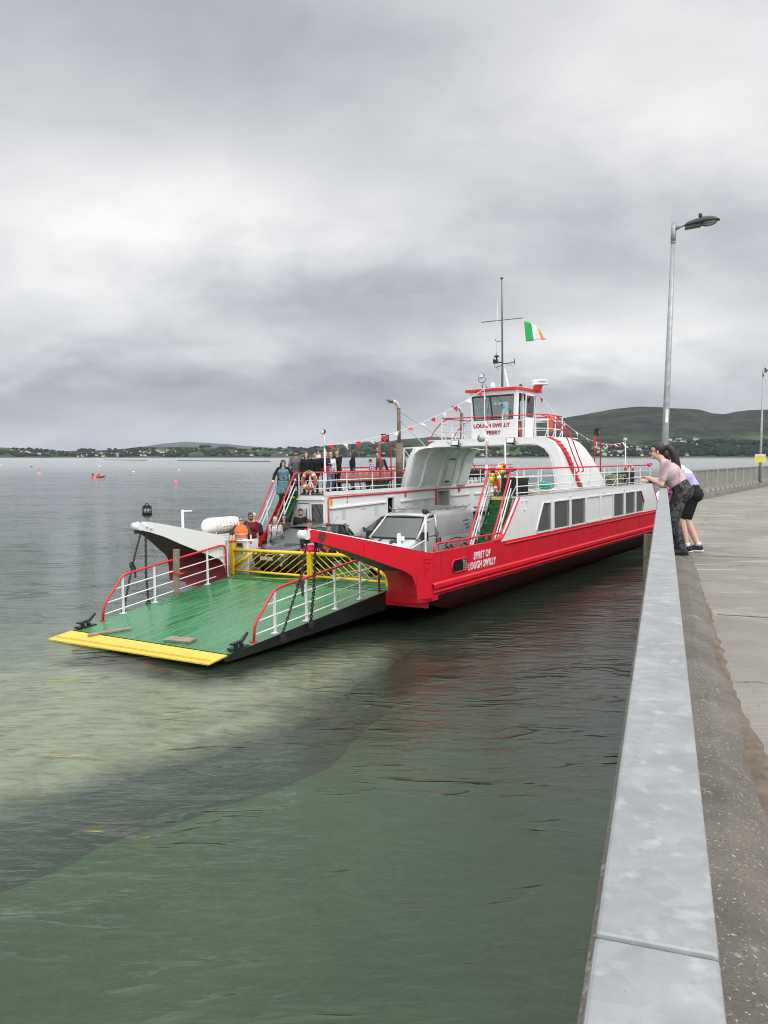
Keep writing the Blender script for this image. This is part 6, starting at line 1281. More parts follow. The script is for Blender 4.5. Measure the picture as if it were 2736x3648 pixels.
def person(loc, yaw, H, label, group=None, skin=SK, top=None, sleeve=1., bot=None, legs='long', shoe=None, hair=None, hairstyle='short', extras=(), hip=(0, 0, .93), sh=(0, .0, 1.42), head=None, hl=None, hr=None, fl=(.1, .02, 0), fr=(-.1, .0, 0), hint_arm=(0, -1, -.2), knee=(0, 1, 0), vox=.0125, bulk=1.0, look=(0, 0), coat=0., open_=None, vest=None, hem=0., glasses=None, beard=None, upm=None, armhint=None, socks=False):
    """all lengths for a 1.75 m figure; local +y is the way the figure faces"""
    if upm is None: M = Matrix.Translation(loc) @ Matrix.Rotation(radians(yaw), 4, 'Z') @ Matrix.Scale(H/1.75, 4)
    R = empty('person', M, label, 'person', group)
    hip = Vector(hip); sh = Vector(sh); up = (sh-hip).normalized(); side = Vector((1, 0, 0)); fwd = side.cross(up)*-1
    fwd = up.cross(side); fwd = fwd if fwd.y > 0 else -fwd
    hd = Vector(head) if head else sh+Vector((0, .03, .21))+(up-Vector((0, 0, 1)))*.10
    hlz = Vector(hl) if hl else sh+Vector((.235, .06, -.555)); hrz = Vector(hr) if hr else sh+Vector((-.235, .03, -.555))
    S = {1: sh+side*.175, -1: sh-side*.175}; B = MB(); j = {}
    for s, h_, f_ in ((1, hlz, fl), (-1, hrz, fr)):
        ah = armhint[0 if s > 0 else 1] if armhint else (s*.55, -1, -.3)
        e, wr = ik(S[s], h_, .285, .25, ah); hp = hip+side*.095*s; ank = Vector(f_)+Vector((0, -.02, .085)); kn, an = ik(hp, ank, .44, .43, knee); j[s] = (S[s], e, wr, hp, kn, ank)
    bk = bulk
    def torso(w, d=0., low=-.02):
        capsule(w, hip+side*.075+up*low, hip-side*.075+up*low, .112*bk+d-(.02 if low > .02 else 0), .112*bk+d-(.02 if low > .02 else 0)); z0_ = max(.05, low+.03); capsule(w, hip+up*z0_+side*.05, hip+up*.26+side*.055, .108*bk+d, .108*bk+d); capsule(w, hip+up*z0_-side*.05, hip+up*.26-side*.055, .108*bk+d, .108*bk+d)
        c = sh-up*.14; capsule(w, c+side*.08+fwd*.01, c-side*.08+fwd*.01, .118*bk+d, .118*bk+d); capsule(w, sh-up*.035+side*.13, sh-up*.035-side*.13, .062+d, .062+d); capsule(w, hip+up*.2+fwd*.015, c+fwd*.02, .118*bk+d, .12*bk+d)
    torso(B); capsule(B, sh-up*.02, hd-Vector((0, .025, .06)), .053, .050)
    # head with face
    ly = radians(look[0]); HM = Matrix.Rotation(ly, 3, 'Z') @ Matrix.Rotation(radians(look[1]), 3, 'X')
    hp_ = lambda x, y, z: hd+HM @ Vector((x, y, z))
    B.sph(hp_(0, -.008, .035), .082, 14, 10, sc=(.90, 1.10, 1.0), M=HM); B.sph(hp_(0, .022, -.03), .062, 12, 8, sc=(.92, 1.0, 1.25), M=HM); capsule(B, hp_(0, .075, .01), hp_(0, .098, -.018), .010, .014, 8); capsule(B, hp_(-.02, .074, -.075), hp_(.02, .074, -.075), .018, .018, 8)
    for s in (1, -1): capsule(B, hp_(s*.076, -.005, .005), hp_(s*.078, -.010, -.025), .013, .010, 8); capsule(B, hp_(s*.035, .062, -.02), hp_(s*.045, .045, -.04), .02, .02, 8)
    for s in (1, -1):
        a, e, wr, hpj, kn, an = j[s]
        capsule(B, a, e, .052*bk, .040); capsule(B, e, wr, .041, .027)
        d = (wr-e).normalized(); 
        bn = Vector((s*.3, 0, -1)); bn = (bn-d*bn.dot(d)).normalized(); sd_ = d.cross(bn).normalized()
        pc = wr+d*.045; capsule(B, wr+d*.01+sd_*.018, pc+sd_*.028, .020, .018, 8); capsule(B, wr+d*.01-sd_*.018, pc-sd_*.028, .020, .018, 8)
        for k, ln in enumerate((.062, .072, .067, .052)):
            o_ = pc+sd_*(.033-.022*k)+d*.012; m1 = o_+d*ln*.55+bn*.008; m2 = m1+d*ln*.25+bn*.028; capsule(B, o_, m1, .0105, .0095, 6); capsule(B, m1, m2, .0095, .008, 6)
        tb = wr+d*.02+sd_*.03*s*1; t1 = tb+d*.03+sd_*.022*s+bn*.012; capsule(B, tb, t1, .013, .011, 6); capsule(B, t1, t1+d*.028+bn*.008, .011, .009, 6)
        capsule(B, hpj, kn, .088*bk, .060); capsule(B, kn, an+(kn-an)*.55, .056, .056*bk); capsule(B, an+(kn-an)*.6, an, .056*bk, .038); fo = Vector((0, 1, 0)); capsule(B, an-Vector((0, .03, .045)), an+Vector((0, .15, -.055)), .036, .028)
    body = remeshed(B, 'body', skin, R, vox)
    # clothes
    if top:
        w = MB(); torso(w, .016, hem if hem else (-.05 if coat == 0 else -.02))
        for s in (1, -1):
            a, e, wr, hpj, kn, an = j[s]
            if sleeve > 0:
                t = min(1, sleeve*2); capsule(w, a, a+(e-a)*t, .066*bk, .058)
                if sleeve > .5: t = (sleeve-.5)*2; capsule(w, e, e+(wr-e)*min(t, .96), .056, .042)
        if coat:
            z1 = hip.z-coat
            for t in [i/6 for i in range(7)]:
                c = hip+Vector((0, 0, 1))*0+(Vector((hip.x, hip.y*.6, z1))-hip)*t; capsule(w, c+side*(.08+.03*t), c-side*(.08+.03*t), .125*bk+.02*t, .125*bk+.02*t)
        remeshed(w, 'top' if not coat else 'coat', top, R, vox, 3)
    if vest:
        w = MB(); torso(w, .030, -.08); remeshed(w, 'hi_vis_vest', vest, R, vox, 2)
    if bot:
        w = MB(); capsule(w, hip+side*.08-up*.03, hip-side*.08-up*.03, .124*bk, .124*bk); capsule(w, hip+side*.07+up*.06, hip-side*.07+up*.06, .118*bk, .118*bk)
        for s in (1, -1):
            a, e, wr, hpj, kn, an = j[s]
            if legs == 'long': capsule(w, hpj, kn, .102*bk, .074); capsule(w, kn, an+Vector((0, 0, .02)), .072*bk, .056)
            elif legs == 'leggings': capsule(w, hpj, kn, .104*bk, .074); capsule(w, kn, an+(kn-an)*.55, .072, .068*bk); capsule(w, an+(kn-an)*.62, an+Vector((0, 0, .01)), .068*bk, .054)
            elif legs == 'shorts': capsule(w, hpj, hpj+(kn-hpj)*.72, .104*bk, .090)
            elif legs == 'cycle': capsule(w, hpj, hpj+(kn-hpj)*.86, .101*bk, .078)
        remeshed(w, 'trousers' if legs in ('long', 'leggings') else 'shorts', bot, R, vox, 2)
    if shoe:
        for s in (1, -1):
            an = j[s][5]; w = MB(); capsule(w, an+Vector((0, -.035, -.040)), an+Vector((0, .06, -.035)), .045, .045); capsule(w, an+Vector((-.008, .06, -.045)), an+Vector((-.004, .17, -.052)), .042, .033); capsule(w, an+Vector((0, -.01, .0)), an+Vector((0, -.005, -.03)), .045, .047)
            so = remeshed(w, 'shoe', shoe[0], R, vox, 2)
            w = MB(); w.tube([an+Vector((0, -.085, -.074)), an+Vector((0, .06, -.074)), an+Vector((0, .205, -.074))], [.035, .046, .034], 10); 
            for i, v in enumerate(w.v): w.v[i] = (v[0], v[1], an.z-.074+(v[2]-an.z+.074)*.32)
            w.build('sole', shoe[1], so)
            if socks: w = MB(); w.cyl(an+Vector((0, 0, .0)), an+Vector((0, 0, .055)), .049, 12, r2=.046); w.build('sock', SOLE, R)
    if hair:
        w = MB(); w.sph(hp_(0, -.016, .046), .090, 14, 10, sc=(.93, 1.10, 1.0), M=HM)
        if hairstyle in ('short', 'bald'): capsule(w, hp_(0, -.05, .03), hp_(0, -.055, -.025), .066, .05)
        if hairstyle == 'quiff': capsule(w, hp_(-.04, .045, .105), hp_(.04, .045, .105), .03, .03); capsule(w, hp_(0, -.05, .03), hp_(0, -.055, -.025), .066, .05)
        if hairstyle in ('long', 'shoulder'):
            for s in (1, -1): capsule(w, hp_(s*.07, .0, .05), hp_(s*.085, -.02, -.10), .030, .034); capsule(w, hp_(s*.085, -.02, -.10), hp_(s*.09, -.01, -.24 if hairstyle == 'long' else -.15), .034, .018)
            capsule(w, hp_(0, -.07, .02), hp_(0, -.10, -.24), .07, .05)
        if hairstyle == 'pony':
            capsule(w, hp_(0, -.06, .03), hp_(0, -.05, -.02), .06, .045); 
            pts = [hp_(0, -.10, .055), hp_(0, -.15, .06), hp_(0, -.20, -.0), hp_(0, -.235, -.09), hp_(.0, -.265, -.20), hp_(0, -.30, -.30)]
            rr = [.026, .040, .052, .052, .040, .012]
            for p_, q_, a_, b__ in zip(pts, pts[1:], rr, rr[1:]): capsule(w, p_, q_, a_, b__)
            capsule(w, pts[2]+Vector((0, .02, -.02)), pts[4]+Vector((.02, .03, -.06)), .035, .012)
        # cut the hairline: keep hair off the face
        for i, v in enumerate(w.v):
            q = HM.inverted() @ (Vector(v)-hd)
            if q.y > .03 and q.z < .07 and abs(q.x) < .085: q.y = .03-(q.y-.03)*.2; w.v[i] = tuple(hd+HM @ q)
        remeshed(w, 'hair', hair, R, vox, 2)
    # eyes, mouth
    w = MB()
    for s in (1, -1): w.sph(hp_(s*.030, .074, .012), .009, 8, 6, sc=(1.3, .7, .8), M=HM); w.bar(hp_(s*.018, .080, .032), hp_(s*.045, .070, .034), .006)
    w.build('eyes', EYE, R); w = MB(); w.bar(hp_(-.022, .082, -.052), hp_(.022, .082, -.052), .008); w.build('mouth', LIP, R)
    if beard: w = MB(); capsule(w, hp_(-.03, .055, -.07), hp_(.03, .055, -.07), .036, .036); capsule(w, hp_(.055, .02, -.03), hp_(.045, .04, -.07), .025, .025); capsule(w, hp_(-.055, .02, -.03), hp_(-.045, .04, -.07), .025, .025); remeshed(w, 'beard', beard, R, vox)
    if glasses:
        w = MB()
        for s in (1, -1): w.sph(hp_(s*.032, .085, .012), .024, 10, 6, sc=(1, .35, .75), M=HM); w.bar(hp_(s*.055, .075, .016), hp_(s*.08, -.01, .012), .006)
        w.bar(hp_(-.012, .09, .016), hp_(.012, .09, .016), .006); w.build('glasses', glasses, R)
    R['_'] = 0; del R['_']
    return R, j, hd, HM, hp_
BLKC = cloth('black_cloth', (.014, .014, .017)); BLKT = cloth('black_trouser_cloth', (.018, .018, .022)); DNM = cloth('blue_denim', (.06, .11, .20)); DNV = cloth('navy_cloth', (.018, .022, .045))
HBR = mat('brown_hair', (.05, .026, .015), .6, var=.3, scale=40); HBK = mat('dark_hair', (.014, .010, .009), .5, var=.3, scale=40); HGR = mat('grey_hair', (.42, .40, .37), .7, var=.2, scale=40); HBL = mat('blond_hair', (.45, .30, .15), .6, var=.2, scale=40); HAU = mat('auburn_hair', (.09, .03, .018), .55, var=.3, scale=40)
SHB = (BLKC, BLKC); SHW = (BLKC, SOLE); DG = mat('dark_glasses', (.012, .012, .014), .15)
OV = cloth('orange_vest', (.85, .16, .03), pat=bands([(1.02, 1.075), (1.17, 1.225)], (.55, .50, .50))); PV = cloth('pink_vest', (.72, .03, .11), pat=bands([(1.0, 1.05), (1.15, 1.20)], (.55, .52, .52)))
GC = 'crew and passengers on the car deck'; GU = 'passengers on the upper deck'
def pf(b, a, c): return FW(b, a, c)
# --- car deck
person(pf(-3.55, 1.38, .0), 190, 1.75, 'crewman in a grey T-shirt and orange hi-vis vest leaning beside the liferaft', GC, skin=SK, top=cloth('charcoal_tee', (.07, .065, .065)), sleeve=.45, vest=OV, bot=BLKT, shoe=SHB, hair=mat('cropped_grey_hair', (.10, .09, .08), .7), glasses=DG, hl=(.34, .22, .98), hr=(-.30, .30, 1.0), bulk=1.15, sh=(0, .06, 1.41))
person(pf(-3.72, 2.02, .0), 165, 1.82, 'bearded man in a dark red T-shirt and sunglasses behind the orange-vested crewman', GC, skin=SKT, top=cloth('maroon_tee', (.14, .014, .018)), sleeve=.45, bot=DNV, shoe=SHB, hair=HBK, beard=HBK, glasses=DG, look=(40, -8), bulk=1.12)
rr1 = person(pf(-4.25, 2.75, .0), 75, 1.76, 'grey-haired passenger in a lime green jacket wearing a navy rucksack', GC, top=cloth('lime_jacket', (.42, .72, .06)), sleeve=1., bot=DNM, shoe=SHB, hair=HGR)[0]
w = MB(); capsule(w, (0, -.19, 1.12), (0, -.17, 1.32), .13, .11); capsule(w, (0, -.24, 1.1), (0, -.23, 1.2), .09, .08); o = remeshed(w, 'tmpbag', DNV, None, .014); o.name = 'rucksack'; o.matrix_world = rr1.matrix_world.copy(); tag(o, 'navy rucksack worn over the lime green jacket', 'rucksack')
c5 = person(pf(-3.12, 2.52, .0), 172, 1.66, 'older man in a checked shirt with black braces beside the black hatchback', GC, top=cloth('check_shirt', (.62, .60, .60), pat=checks((.35, .10, .12), (.22, .22, .26))), sleeve=1., bot=BLKT, shoe=SHB, hair=HGR, bulk=1.2)[0]
w = MB()
for s in (1, -1): w.tube([(s*.09, .155, .98), (s*.10, .165, 1.2), (s*.11, .13, 1.38), (s*.11, .03, 1.475), (s*.09, -.09, 1.44)], .013, 6)
w.build('braces', BLKC, c5)
person(pf(-3.62, 3.55, .0), 178, 1.66, 'woman in a khaki jacket and sunglasses standing at the foot of the port stairs', GC, top=cloth('khaki_jacket', (.055, .05, .030)), sleeve=1., bot=BLKT, shoe=SHB, hair=HBK, hairstyle='shoulder', glasses=DG)
person(pf(-3.86, 4.72, .0), 188, 1.80, 'bearded man in a black jacket in front of the white saloon door', GC, top=BLKC, sleeve=1., bot=BLKT, shoe=SHB, hair=HBK, beard=HBR, look=(-5, -22))
person(pf(-.62, 1.15, .0), 190, 1.72, 'young crewman in a pink hi-vis vest looking down behind the red bow arm', GC, top=BLKC, sleeve=1., vest=PV, bot=BLKT, shoe=SHB, hair=HBK, look=(-15, -30), bulk=.98)
person(pf(-.02, 1.22, .0), 200, 1.70, 'young crewman in an orange hi-vis vest leaning with both hands on the yellow gate', GC, top=BLKC, sleeve=1., vest=OV, bot=BLKT, shoe=SHB, hair=HBR, hairstyle='quiff', look=(-15, -25), hip=(0, -.05, .92), sh=(0, .14, 1.36), hl=(.27, .37, .84), hr=(-.22, .40, .84), bulk=.98)
# --- port stairs and upper deck
UD = ZD+.05
st = person(pf(-4.52, 4.62, 1.86), 196, 1.68, 'woman in a black cardigan and teal patterned dress coming down the port stairs', GU, skin=SKP, top=cloth('teal_dress', (.07, .16, .20), pat=blotch((.22, .32, .34), (.03, .07, .10), 38)), sleeve=0, coat=.36, bot=BLKT, legs='leggings', shoe=SHB, hair=HBK, hairstyle='shoulder', look=(10, -25), hl=(.40, .22, 1.02), hr=(-.40, .18, 1.06), fl=(.09, .14, -.22), fr=(-.09, -.05, 0), bulk=1.12)
S_, j_ = st[0], st[1]; w = MB()
for s in (1, -1):
    a, e, wr, hpj, kn, an = j_[s]; capsule(w, a, e, .070, .058); capsule(w, e, e+(wr-e)*.95, .058, .046); 
    for z0, z1 in ((1.44, 1.2), (1.2, .9), (.9, .62)): capsule(w, (s*.115, -.01, z0-.02), (s*(.125 if z1 > 1 else .14), -.015, z1), .085, .095)
capsule(w, (-.06, -.07, 1.38), (-.08, -.07, .66), .11, .11); capsule(w, (.06, -.07, 1.38), (.08, -.07, .66), .11, .11); remeshed(w, 'cardigan', BLKC, S_, .0125, 3)
ct = person(pf(-4.35, 5.15, UD-.08), 182, 1.66, 'tall man in a grey coat and dark cap at the top of the port stairs', GU, top=cloth('grey_coat', (.115, .115, .12)), sleeve=1., coat=.42, bot=BLKT, shoe=SHB, hair=HBR, beard=HBR, bulk=1.05, hl=(.30, .16, .86))
w = MB(); hp_ = ct[4]; w.sph(hp_(0, -.01, .06), .096, 14, 8, sc=(.95, 1.1, .85)); capsule(w, hp_(-.04, .10, .055), hp_(.04, .10, .055), .016, .016); capsule(w, hp_(-.03, .13, .05), hp_(.03, .13, .05), .012, .012); remeshed(w, 'cap', mat('cap_navy', (.02, .022, .035), .8), ct[0], .012, 2)
def up(b, a, yaw, h, label, **k): return person(pf(b, a, UD), yaw, h, label, GU, **k)
up(-3.9, 5.20, 172, 1.49, 'smiling woman with long auburn hair in a black coat beside the grey-coated man', skin=SKP, top=BLKC, coat=.25, bot=BLKT, shoe=SHB, hair=HAU, hairstyle='long', look=(-8, 0))
up(-3.95, 5.75, 170, 1.50, 'dark-haired person half hidden behind the woman holding the toddler', top=BLKC, bot=BLKT, shoe=SHB, hair=HBK, look=(30, -10))
bw = up(-3.82, 6.18, 215, 1.52, 'woman in a navy top with a red shoulder bag holding a toddler', top=DNV, bot=cloth('patterned_trousers', (.10, .10, .16), pat=blotch((.30, .30, .40), (.03, .03, .08), 30)), shoe=SHB, hair=HBL, hairstyle='shoulder', hl=(.02, .30, 1.22), hr=(-.16, .30, 1.12))
person(pf(-3.98, 5.98, UD+.62), 215, .92, 'toddler in a grey and white hooded top carried on the upper deck', GU, top=cloth('white_hoodie', (.55, .56, .60)), bot=DNM, shoe=SHB, hair=HBR, look=(20, 0))
up(-3.75, 6.42, 200, 1.48, 'person in a white hooded top behind the woman with the red bag', top=cloth('white_hoodie', (.55, .56, .60)), bot=DNM, shoe=SHB, hair=HBL, hl=(.34, .0, 1.12))
w = MB(); capsule(w, (-.02, 0, 0), (.10, 0, 0), .07, .07); capsule(w, (-.02, 0, -.08), (.10, 0, -.08), .07, .06); w.tube([(.1, 0, .05), (.06, .02, .35), (-.05, .06, .52)], .012, 6); o = remeshed(w, 'handbag', mat('red_leather', (.45, .01, .03), .4), None, .012); o.matrix_world = Matrix.Translation(pf(-3.62, 6.05, UD+.92)) @ Matrix.Rotation(radians(215), 4, 'Z'); tag(o, 'small red shoulder bag hanging at the hip of the woman with the toddler', 'bag')
up(-3.85, 6.98, 150, 1.58, 'man in a black open jacket holding something yellow by the pink seats', top=BLKC, bot=BLKT, shoe=SHB, hair=HBR, look=(35, 0), hl=(.12, .28, 1.0), hr=(-.14, .28, 1.0), bulk=1.05)
up(-3.95, 8.12, 88, 1.54, 'woman with long brown hair in a navy jacket and jeans, looking out to sea', top=cloth('navy_jacket', (.012, .014, .028)), bot=DNM, shoe=SHB, hair=HBR, hairstyle='long')
up(-3.95, 9.55, 70, 1.26, 'child in a pink and white patterned jacket climbing on the pink seats', top=cloth('patterned_jacket', (.28, .03, .22), pat=blotch((.60, .58, .66), (.05, .05, .25), 16, .48)), bot=cloth('patterned_leggings', (.25, .10, .25), pat=blotch((.60, .58, .66), (.45, .03, .1), 20, .48)), shoe=SHB, hair=HBR, look=(20, -20), sh=(0, .12, 1.38), hip=(0, -.06, .92))
up(-3.95, 10.15, 110, 1.56, 'man in a grey hooded jacket leaning towards the child', top=cloth('grey_hoodie', (.10, .10, .105)), bot=cloth('beige_trousers', (.32, .26, .19)), shoe=SHB, hair=HBR, look=(45, -10), sh=(0, .12, 1.40), hip=(0, -.05, .92), bulk=1.1)
up(-4.1, 10.62, 60, 1.50, 'passenger in a black jacket seen from behind next to the exhaust pipe', top=BLKC, bot=BLKT, shoe=SHB, hair=HBK, sh=(0, .12, 1.38), hip=(0, -.05, .92))
up(-4.0, 11.75, 20, 1.50, 'blond passenger in a navy coat partly hidden behind the exhaust pipe', top=DNV, bot=BLKT, shoe=SHB, hair=HBL, hairstyle='shoulder')
# --- inside van, wheelhouse, saloon
def seated(b, a, c, label, topm, hairm, group=None, yaw=None, hs='short'):
    yw = math.degrees(-_p)+180 if yaw is None else yaw
    return person(pf(b, a, c), yw, 1.70, label, group, top=topm, bot=BLKT, shoe=SHB, hair=hairm, hairstyle=hs, hip=(0, -.05, .52), sh=(0, -.12, 1.0), head=(0, -.08, 1.22), hl=(.2, .32, .98), hr=(-.2, .32, .98), fl=(.12, .42, .10), fr=(-.12, .42, .10), knee=(0, .6, 1))
seated(1.22-.42*SV, 3.62, .26, 'van driver in a white shirt seen through the windscreen', cloth('white_shirt', (.62, .63, .66)), HGR)
seated(1.22+.45*SV, 3.72, .26, 'passenger in a mint top at the open side window of the silver van', cloth('mint_top', (.30, .55, .48)), HBK)
person(pf(.42, 12.0, 4.27), math.degrees(-_p)+180, 1.62, 'skipper in a dark red jacket inside the wheelhouse', None, top=cloth('dark_red_jacket', (.10, .012, .016)), bot=BLKT, shoe=SHB, hair=HBK, hl=(.2, .35, 1.05), hr=(-.2, .35, 1.05))
# --- women leaning on the pier rail
CAMO = cloth('camouflage_leggings', (.045, .045, .050), pat=blotch((.10, .10, .105), (.018, .018, .022), 20, .50))
MAUVE = cloth('mauve_tee', (.50, .37, .40), var=.05, pat=blotch((.40, .27, .32), (.55, .43, .46), 4.5, .56)); LAV = cloth('lavender_tee', (.46, .38, .72), var=.08, pat=bands([(1.22, 2.)], (.70, .69, .73)))
LEAN = dict(hip=(0, .0, .925), sh=(0, .235, 1.275), head=(0, .345, 1.445), vox=.0095, fl=(.11, .08, 0), fr=(-.10, .0, 0), knee=(0, 1, 0), hem=.10)
WY = math.degrees(-PA)+90
def pierpos(p, t, z=.105): return PP(p, t, z)
AH = ((.7, -.5, -1), (-.7, -.5, -1))
w1 = person(pierpos(.25, 11.75), WY, 1.72, 'woman with a dark ponytail, mauve T-shirt and camouflage leggings leaning on the rail', 'women leaning on the pier rail', skin=SKP, top=MAUVE, sleeve=.36, bot=CAMO, legs='leggings', shoe=(mat('black_trainer', (.014, .014, .016), .7), BLKC), hair=HBK, hairstyle='pony', look=(0, -4), hl=(.03, .46, 1.04), hr=(-.03, .445, 1.07), armhint=AH, glasses=glassmat('spectacles', (.5, .5, .5), .4), bulk=1.12, **LEAN)
w = MB(); j_ = w1[1]; e, wr = j_[1][1], j_[1][2]; c = wr+(e-wr)*.16; d = (wr-e).normalized(); w.cyl(c-d*.02, c+d*.02, .035, 16); w.build('watch', mat('watch_band', (.02, .02, .02), .4), w1[0]); w = MB(); w.cyl(c+d*.03, c+d*.045, .034, 16); w.build('bracelet', SOLE, w1[0])
LEAN2 = dict(LEAN); LEAN2.update(hip=(0, .0, .925), sh=(0, .19, 1.28), head=(0, .24, 1.43), hem=.06)
person(pierpos(.24, 12.42), WY+3, 1.64, 'woman in a navy top and dark shorts between the two other women', 'women leaning on the pier rail', skin=SKT, top=DNV, sleeve=.4, bot=cloth('dark_shorts', (.016, .018, .026)), legs='shorts', shoe=SHB, hair=HBK, hairstyle='short', look=(-65, 0), hl=(.05, .42, 1.05), hr=(-.05, .42, 1.06), armhint=AH, bulk=1.1, **LEAN2)
w3 = person(pierpos(.44, 12.95, .02), WY-2, 1.72, 'woman in a white and lavender T-shirt and black shorts, farthest along the rail', 'women leaning on the pier rail', skin=SKP, top=LAV, sleeve=.4, bot=BLKT, legs='cycle', shoe=(mat('black_trainer', (.014, .014, .016), .7), SOLE), socks=True, hair=HBR, hairstyle='short', hl=(.05, .62, 1.12), hr=(-.05, .62, 1.12), armhint=AH, bulk=1.06, **{**LEAN2, 'hip': (0, .0, .91), 'sh': (0, .20, 1.27), 'head': (0, .36, 1.40), 'fl': (.1, -.06, 0), 'fr': (-.1, .10, 0)})
w = MB(); an = w3[1][1][5]
pts = [an+Vector((.046, -.04, -.02)), an+Vector((.050, .0, -.045)), an+Vector((.050, .05, -.040)), an+Vector((.044, .12, -.010))]; w.tube(pts, [.003, .008, .006, .002], 6)
w.build('shoe_mark', SOLE, w3[0])
# pink bag on the kerb between them
w = MB(); capsule(w, (0, 0, .10), (0, 0, .34), .10, .085); capsule(w, (.03, .06, .1), (.03, .05, .22), .07, .06); o = remeshed(w, 'drawstring_bag', cloth('pink_bag', (.62, .12, .45), pat=blotch((.72, .40, .60), (.30, .03, .22), 14)), None, .012); o.matrix_world = Matrix.Translation(PP(.115, 12.15, .60)); tag(o, 'pink patterned bag hanging on the rail behind the woman in camouflage leggings', 'bag')
w = MB(); w.tube([(0, 0, .42), (-.06, .0, .50), (-.11, 0, .46)], .008, 6); q = w.build('strap', mat('pink_strap', (.5, .1, .3), .7), o)
w = MB(); w.sph((0, 0, 0), .026, 10, 8); w.sph((.02, 0, .026), .02, 8, 6); w.sph((-.02, 0, .02), .02, 8, 6); o = w.build('flower_hair_clip', mat('bright_pink', (.80, .04, .35), .6), label='bright pink flower ornament showing past the arm of the nearest woman', cat='ornament'); o.location = PP(-.20, 12.6, 1.33)
# ============================================================ LOOSE THINGS ON AND ROUND THE FERRY
def fobj(w, name, m, label, cat, group=None, b=0, a=0, c=0, R=None, **k):
    o = w.build(name, m, label=label, cat=cat, group=group, **k); o.matrix_world = FM @ Matrix.Translation((b, a, c)) @ (R.to_4x4() if R else Matrix.Identity(4)); return o
# liferaft canister
w = MB(); w.lathe([(.06, -.76), (.16, -.74), (.23, -.66), (.262, -.52), (.265, .52), (.23, .66), (.16, .74), (.06, .76)], (0, 0, 0), Matrix.Rotation(pi/2, 3, 'X'), 26)
raft = fobj(w, 'liferaft_canister', mat('raft_white', (.74, .74, .72), .35, var=.04, c2=(.45, .40, .34), c2at=.68, c2w=.1), 'white cylindrical liferaft canister on its cradle beside the orange-vested crewman', 'liferaft', None, -4.08, 1.08, 1.47)
for k in range(7):
    w = MB(); y = -.45+k*.15; w.torus((0, -y, 0), .266, .006, Matrix.Rotation(pi/2, 3, 'X'), 26, 5); w.build('strap', mat('strap_grey', (.22, .21, .19), .7), raft)
w = MB(); w.torus((0, 0, 0), .27, .018, Matrix.Diagonal((1, 2.55, 1)), 30, 6); w.build('seam_rim', MATS['raft_white'], raft)
# life rings
LO = mat('life_ring_orange', (.44, .085, .030), .55, var=.1, scale=8); LW = mat('life_ring_white', (.68, .67, .62), .6)
def ring(b, a, c, R, label, yellow=False, r=.27):
    o = MB(); o.torus((0, 0, 0), r, .062, Matrix.Rotation(pi/2, 3, 'X'), 32, 10); o = fobj(o, 'life_ring', LO, label, 'life ring', 'life rings on the ferry rails', b, a, c, R)
    for k in range(4):
        w = MB(); a0 = k*pi/2+pi/4-.16; w.torus((0, 0, 0), r, .066, Matrix.Rotation(pi/2, 3, 'X'), 5, 10, a0=a0, a1=a0+.32); w.build('white_band', LW, o)
    w = MB(); w.torus((0, 0, 0), r+.085, .010, Matrix.Rotation(pi/2, 3, 'X'), 30, 5); w.build('grab_line', LW, o)
    if yellow:
        w = MB(); w.cyl((-.22, -.10, -.02), (-.22, -.10, .16), .075, 12); w.cyl((-.22, -.10, .16), (-.22, -.10, .27), .045, 10); w.cyl((-.22, -.10, -.10), (-.22, -.10, -.02), .04, 10); w.build('yellow_light', mat('bright_yellow', (.85, .62, .01), .4), o)
    return o
ring(-3.5, 4.86, 2.78, None, 'orange life ring hanging at the top of the port stairs')
ring(3.78, 4.80, 2.68, Matrix.Rotation(radians(-50), 3, 'Z') @ Matrix.Rotation(.15, 3, 'Y'), 'orange life ring with a yellow light at the top of the starboard stairs', True)
ring(3.24, 6.35, 2.95, Matrix.Rotation(radians(80), 3, 'Z'), 'orange life ring behind the starboard stairs, its yellow light on the right', True)
w = MB(); capsule(w, (0, 0, -.12), (0, 0, .14), .10, .12); capsule(w, (.05, 0, -.26), (.02, 0, -.1), .04, .09); capsule(w, (-.06, .03, .05), (-.05, 0, .2), .06, .04)
o = remeshed(w, 'lifejacket_bundle', mat('red_orange_cloth', (.60, .09, .03), .8, var=.35, scale=22, c2=(.55, .42, .30), c2at=.6), None, .014); o.matrix_world = FM @ Matrix.Translation((2.88, 11.4, 4.72)); tag(o, 'red and orange lifejacket bundle hanging on the bridge rail beside the wheelhouse', 'lifejacket')
ring(3.36, 19.95, 2.90, Matrix.Rotation(radians(30), 3, 'Z'), 'orange life ring near the aft end of the upper rail', r=.17)
w = MB(); w.bar((0, .02, -.27), (0, .02, .0), .05, .03); w.bar((0, .02, 0), (-.16, .02, -.22), .05, .03); w.bar((0, .02, 0), (.16, .02, -.22), .05, .03); w.bar((0, .02, 0), (0, .02, .24), .05, .03); fobj(w, 'ring_holder', WHR, 'white bracket behind the life ring at the port stairs', 'bracket', None, -3.5, 4.91, 2.78)
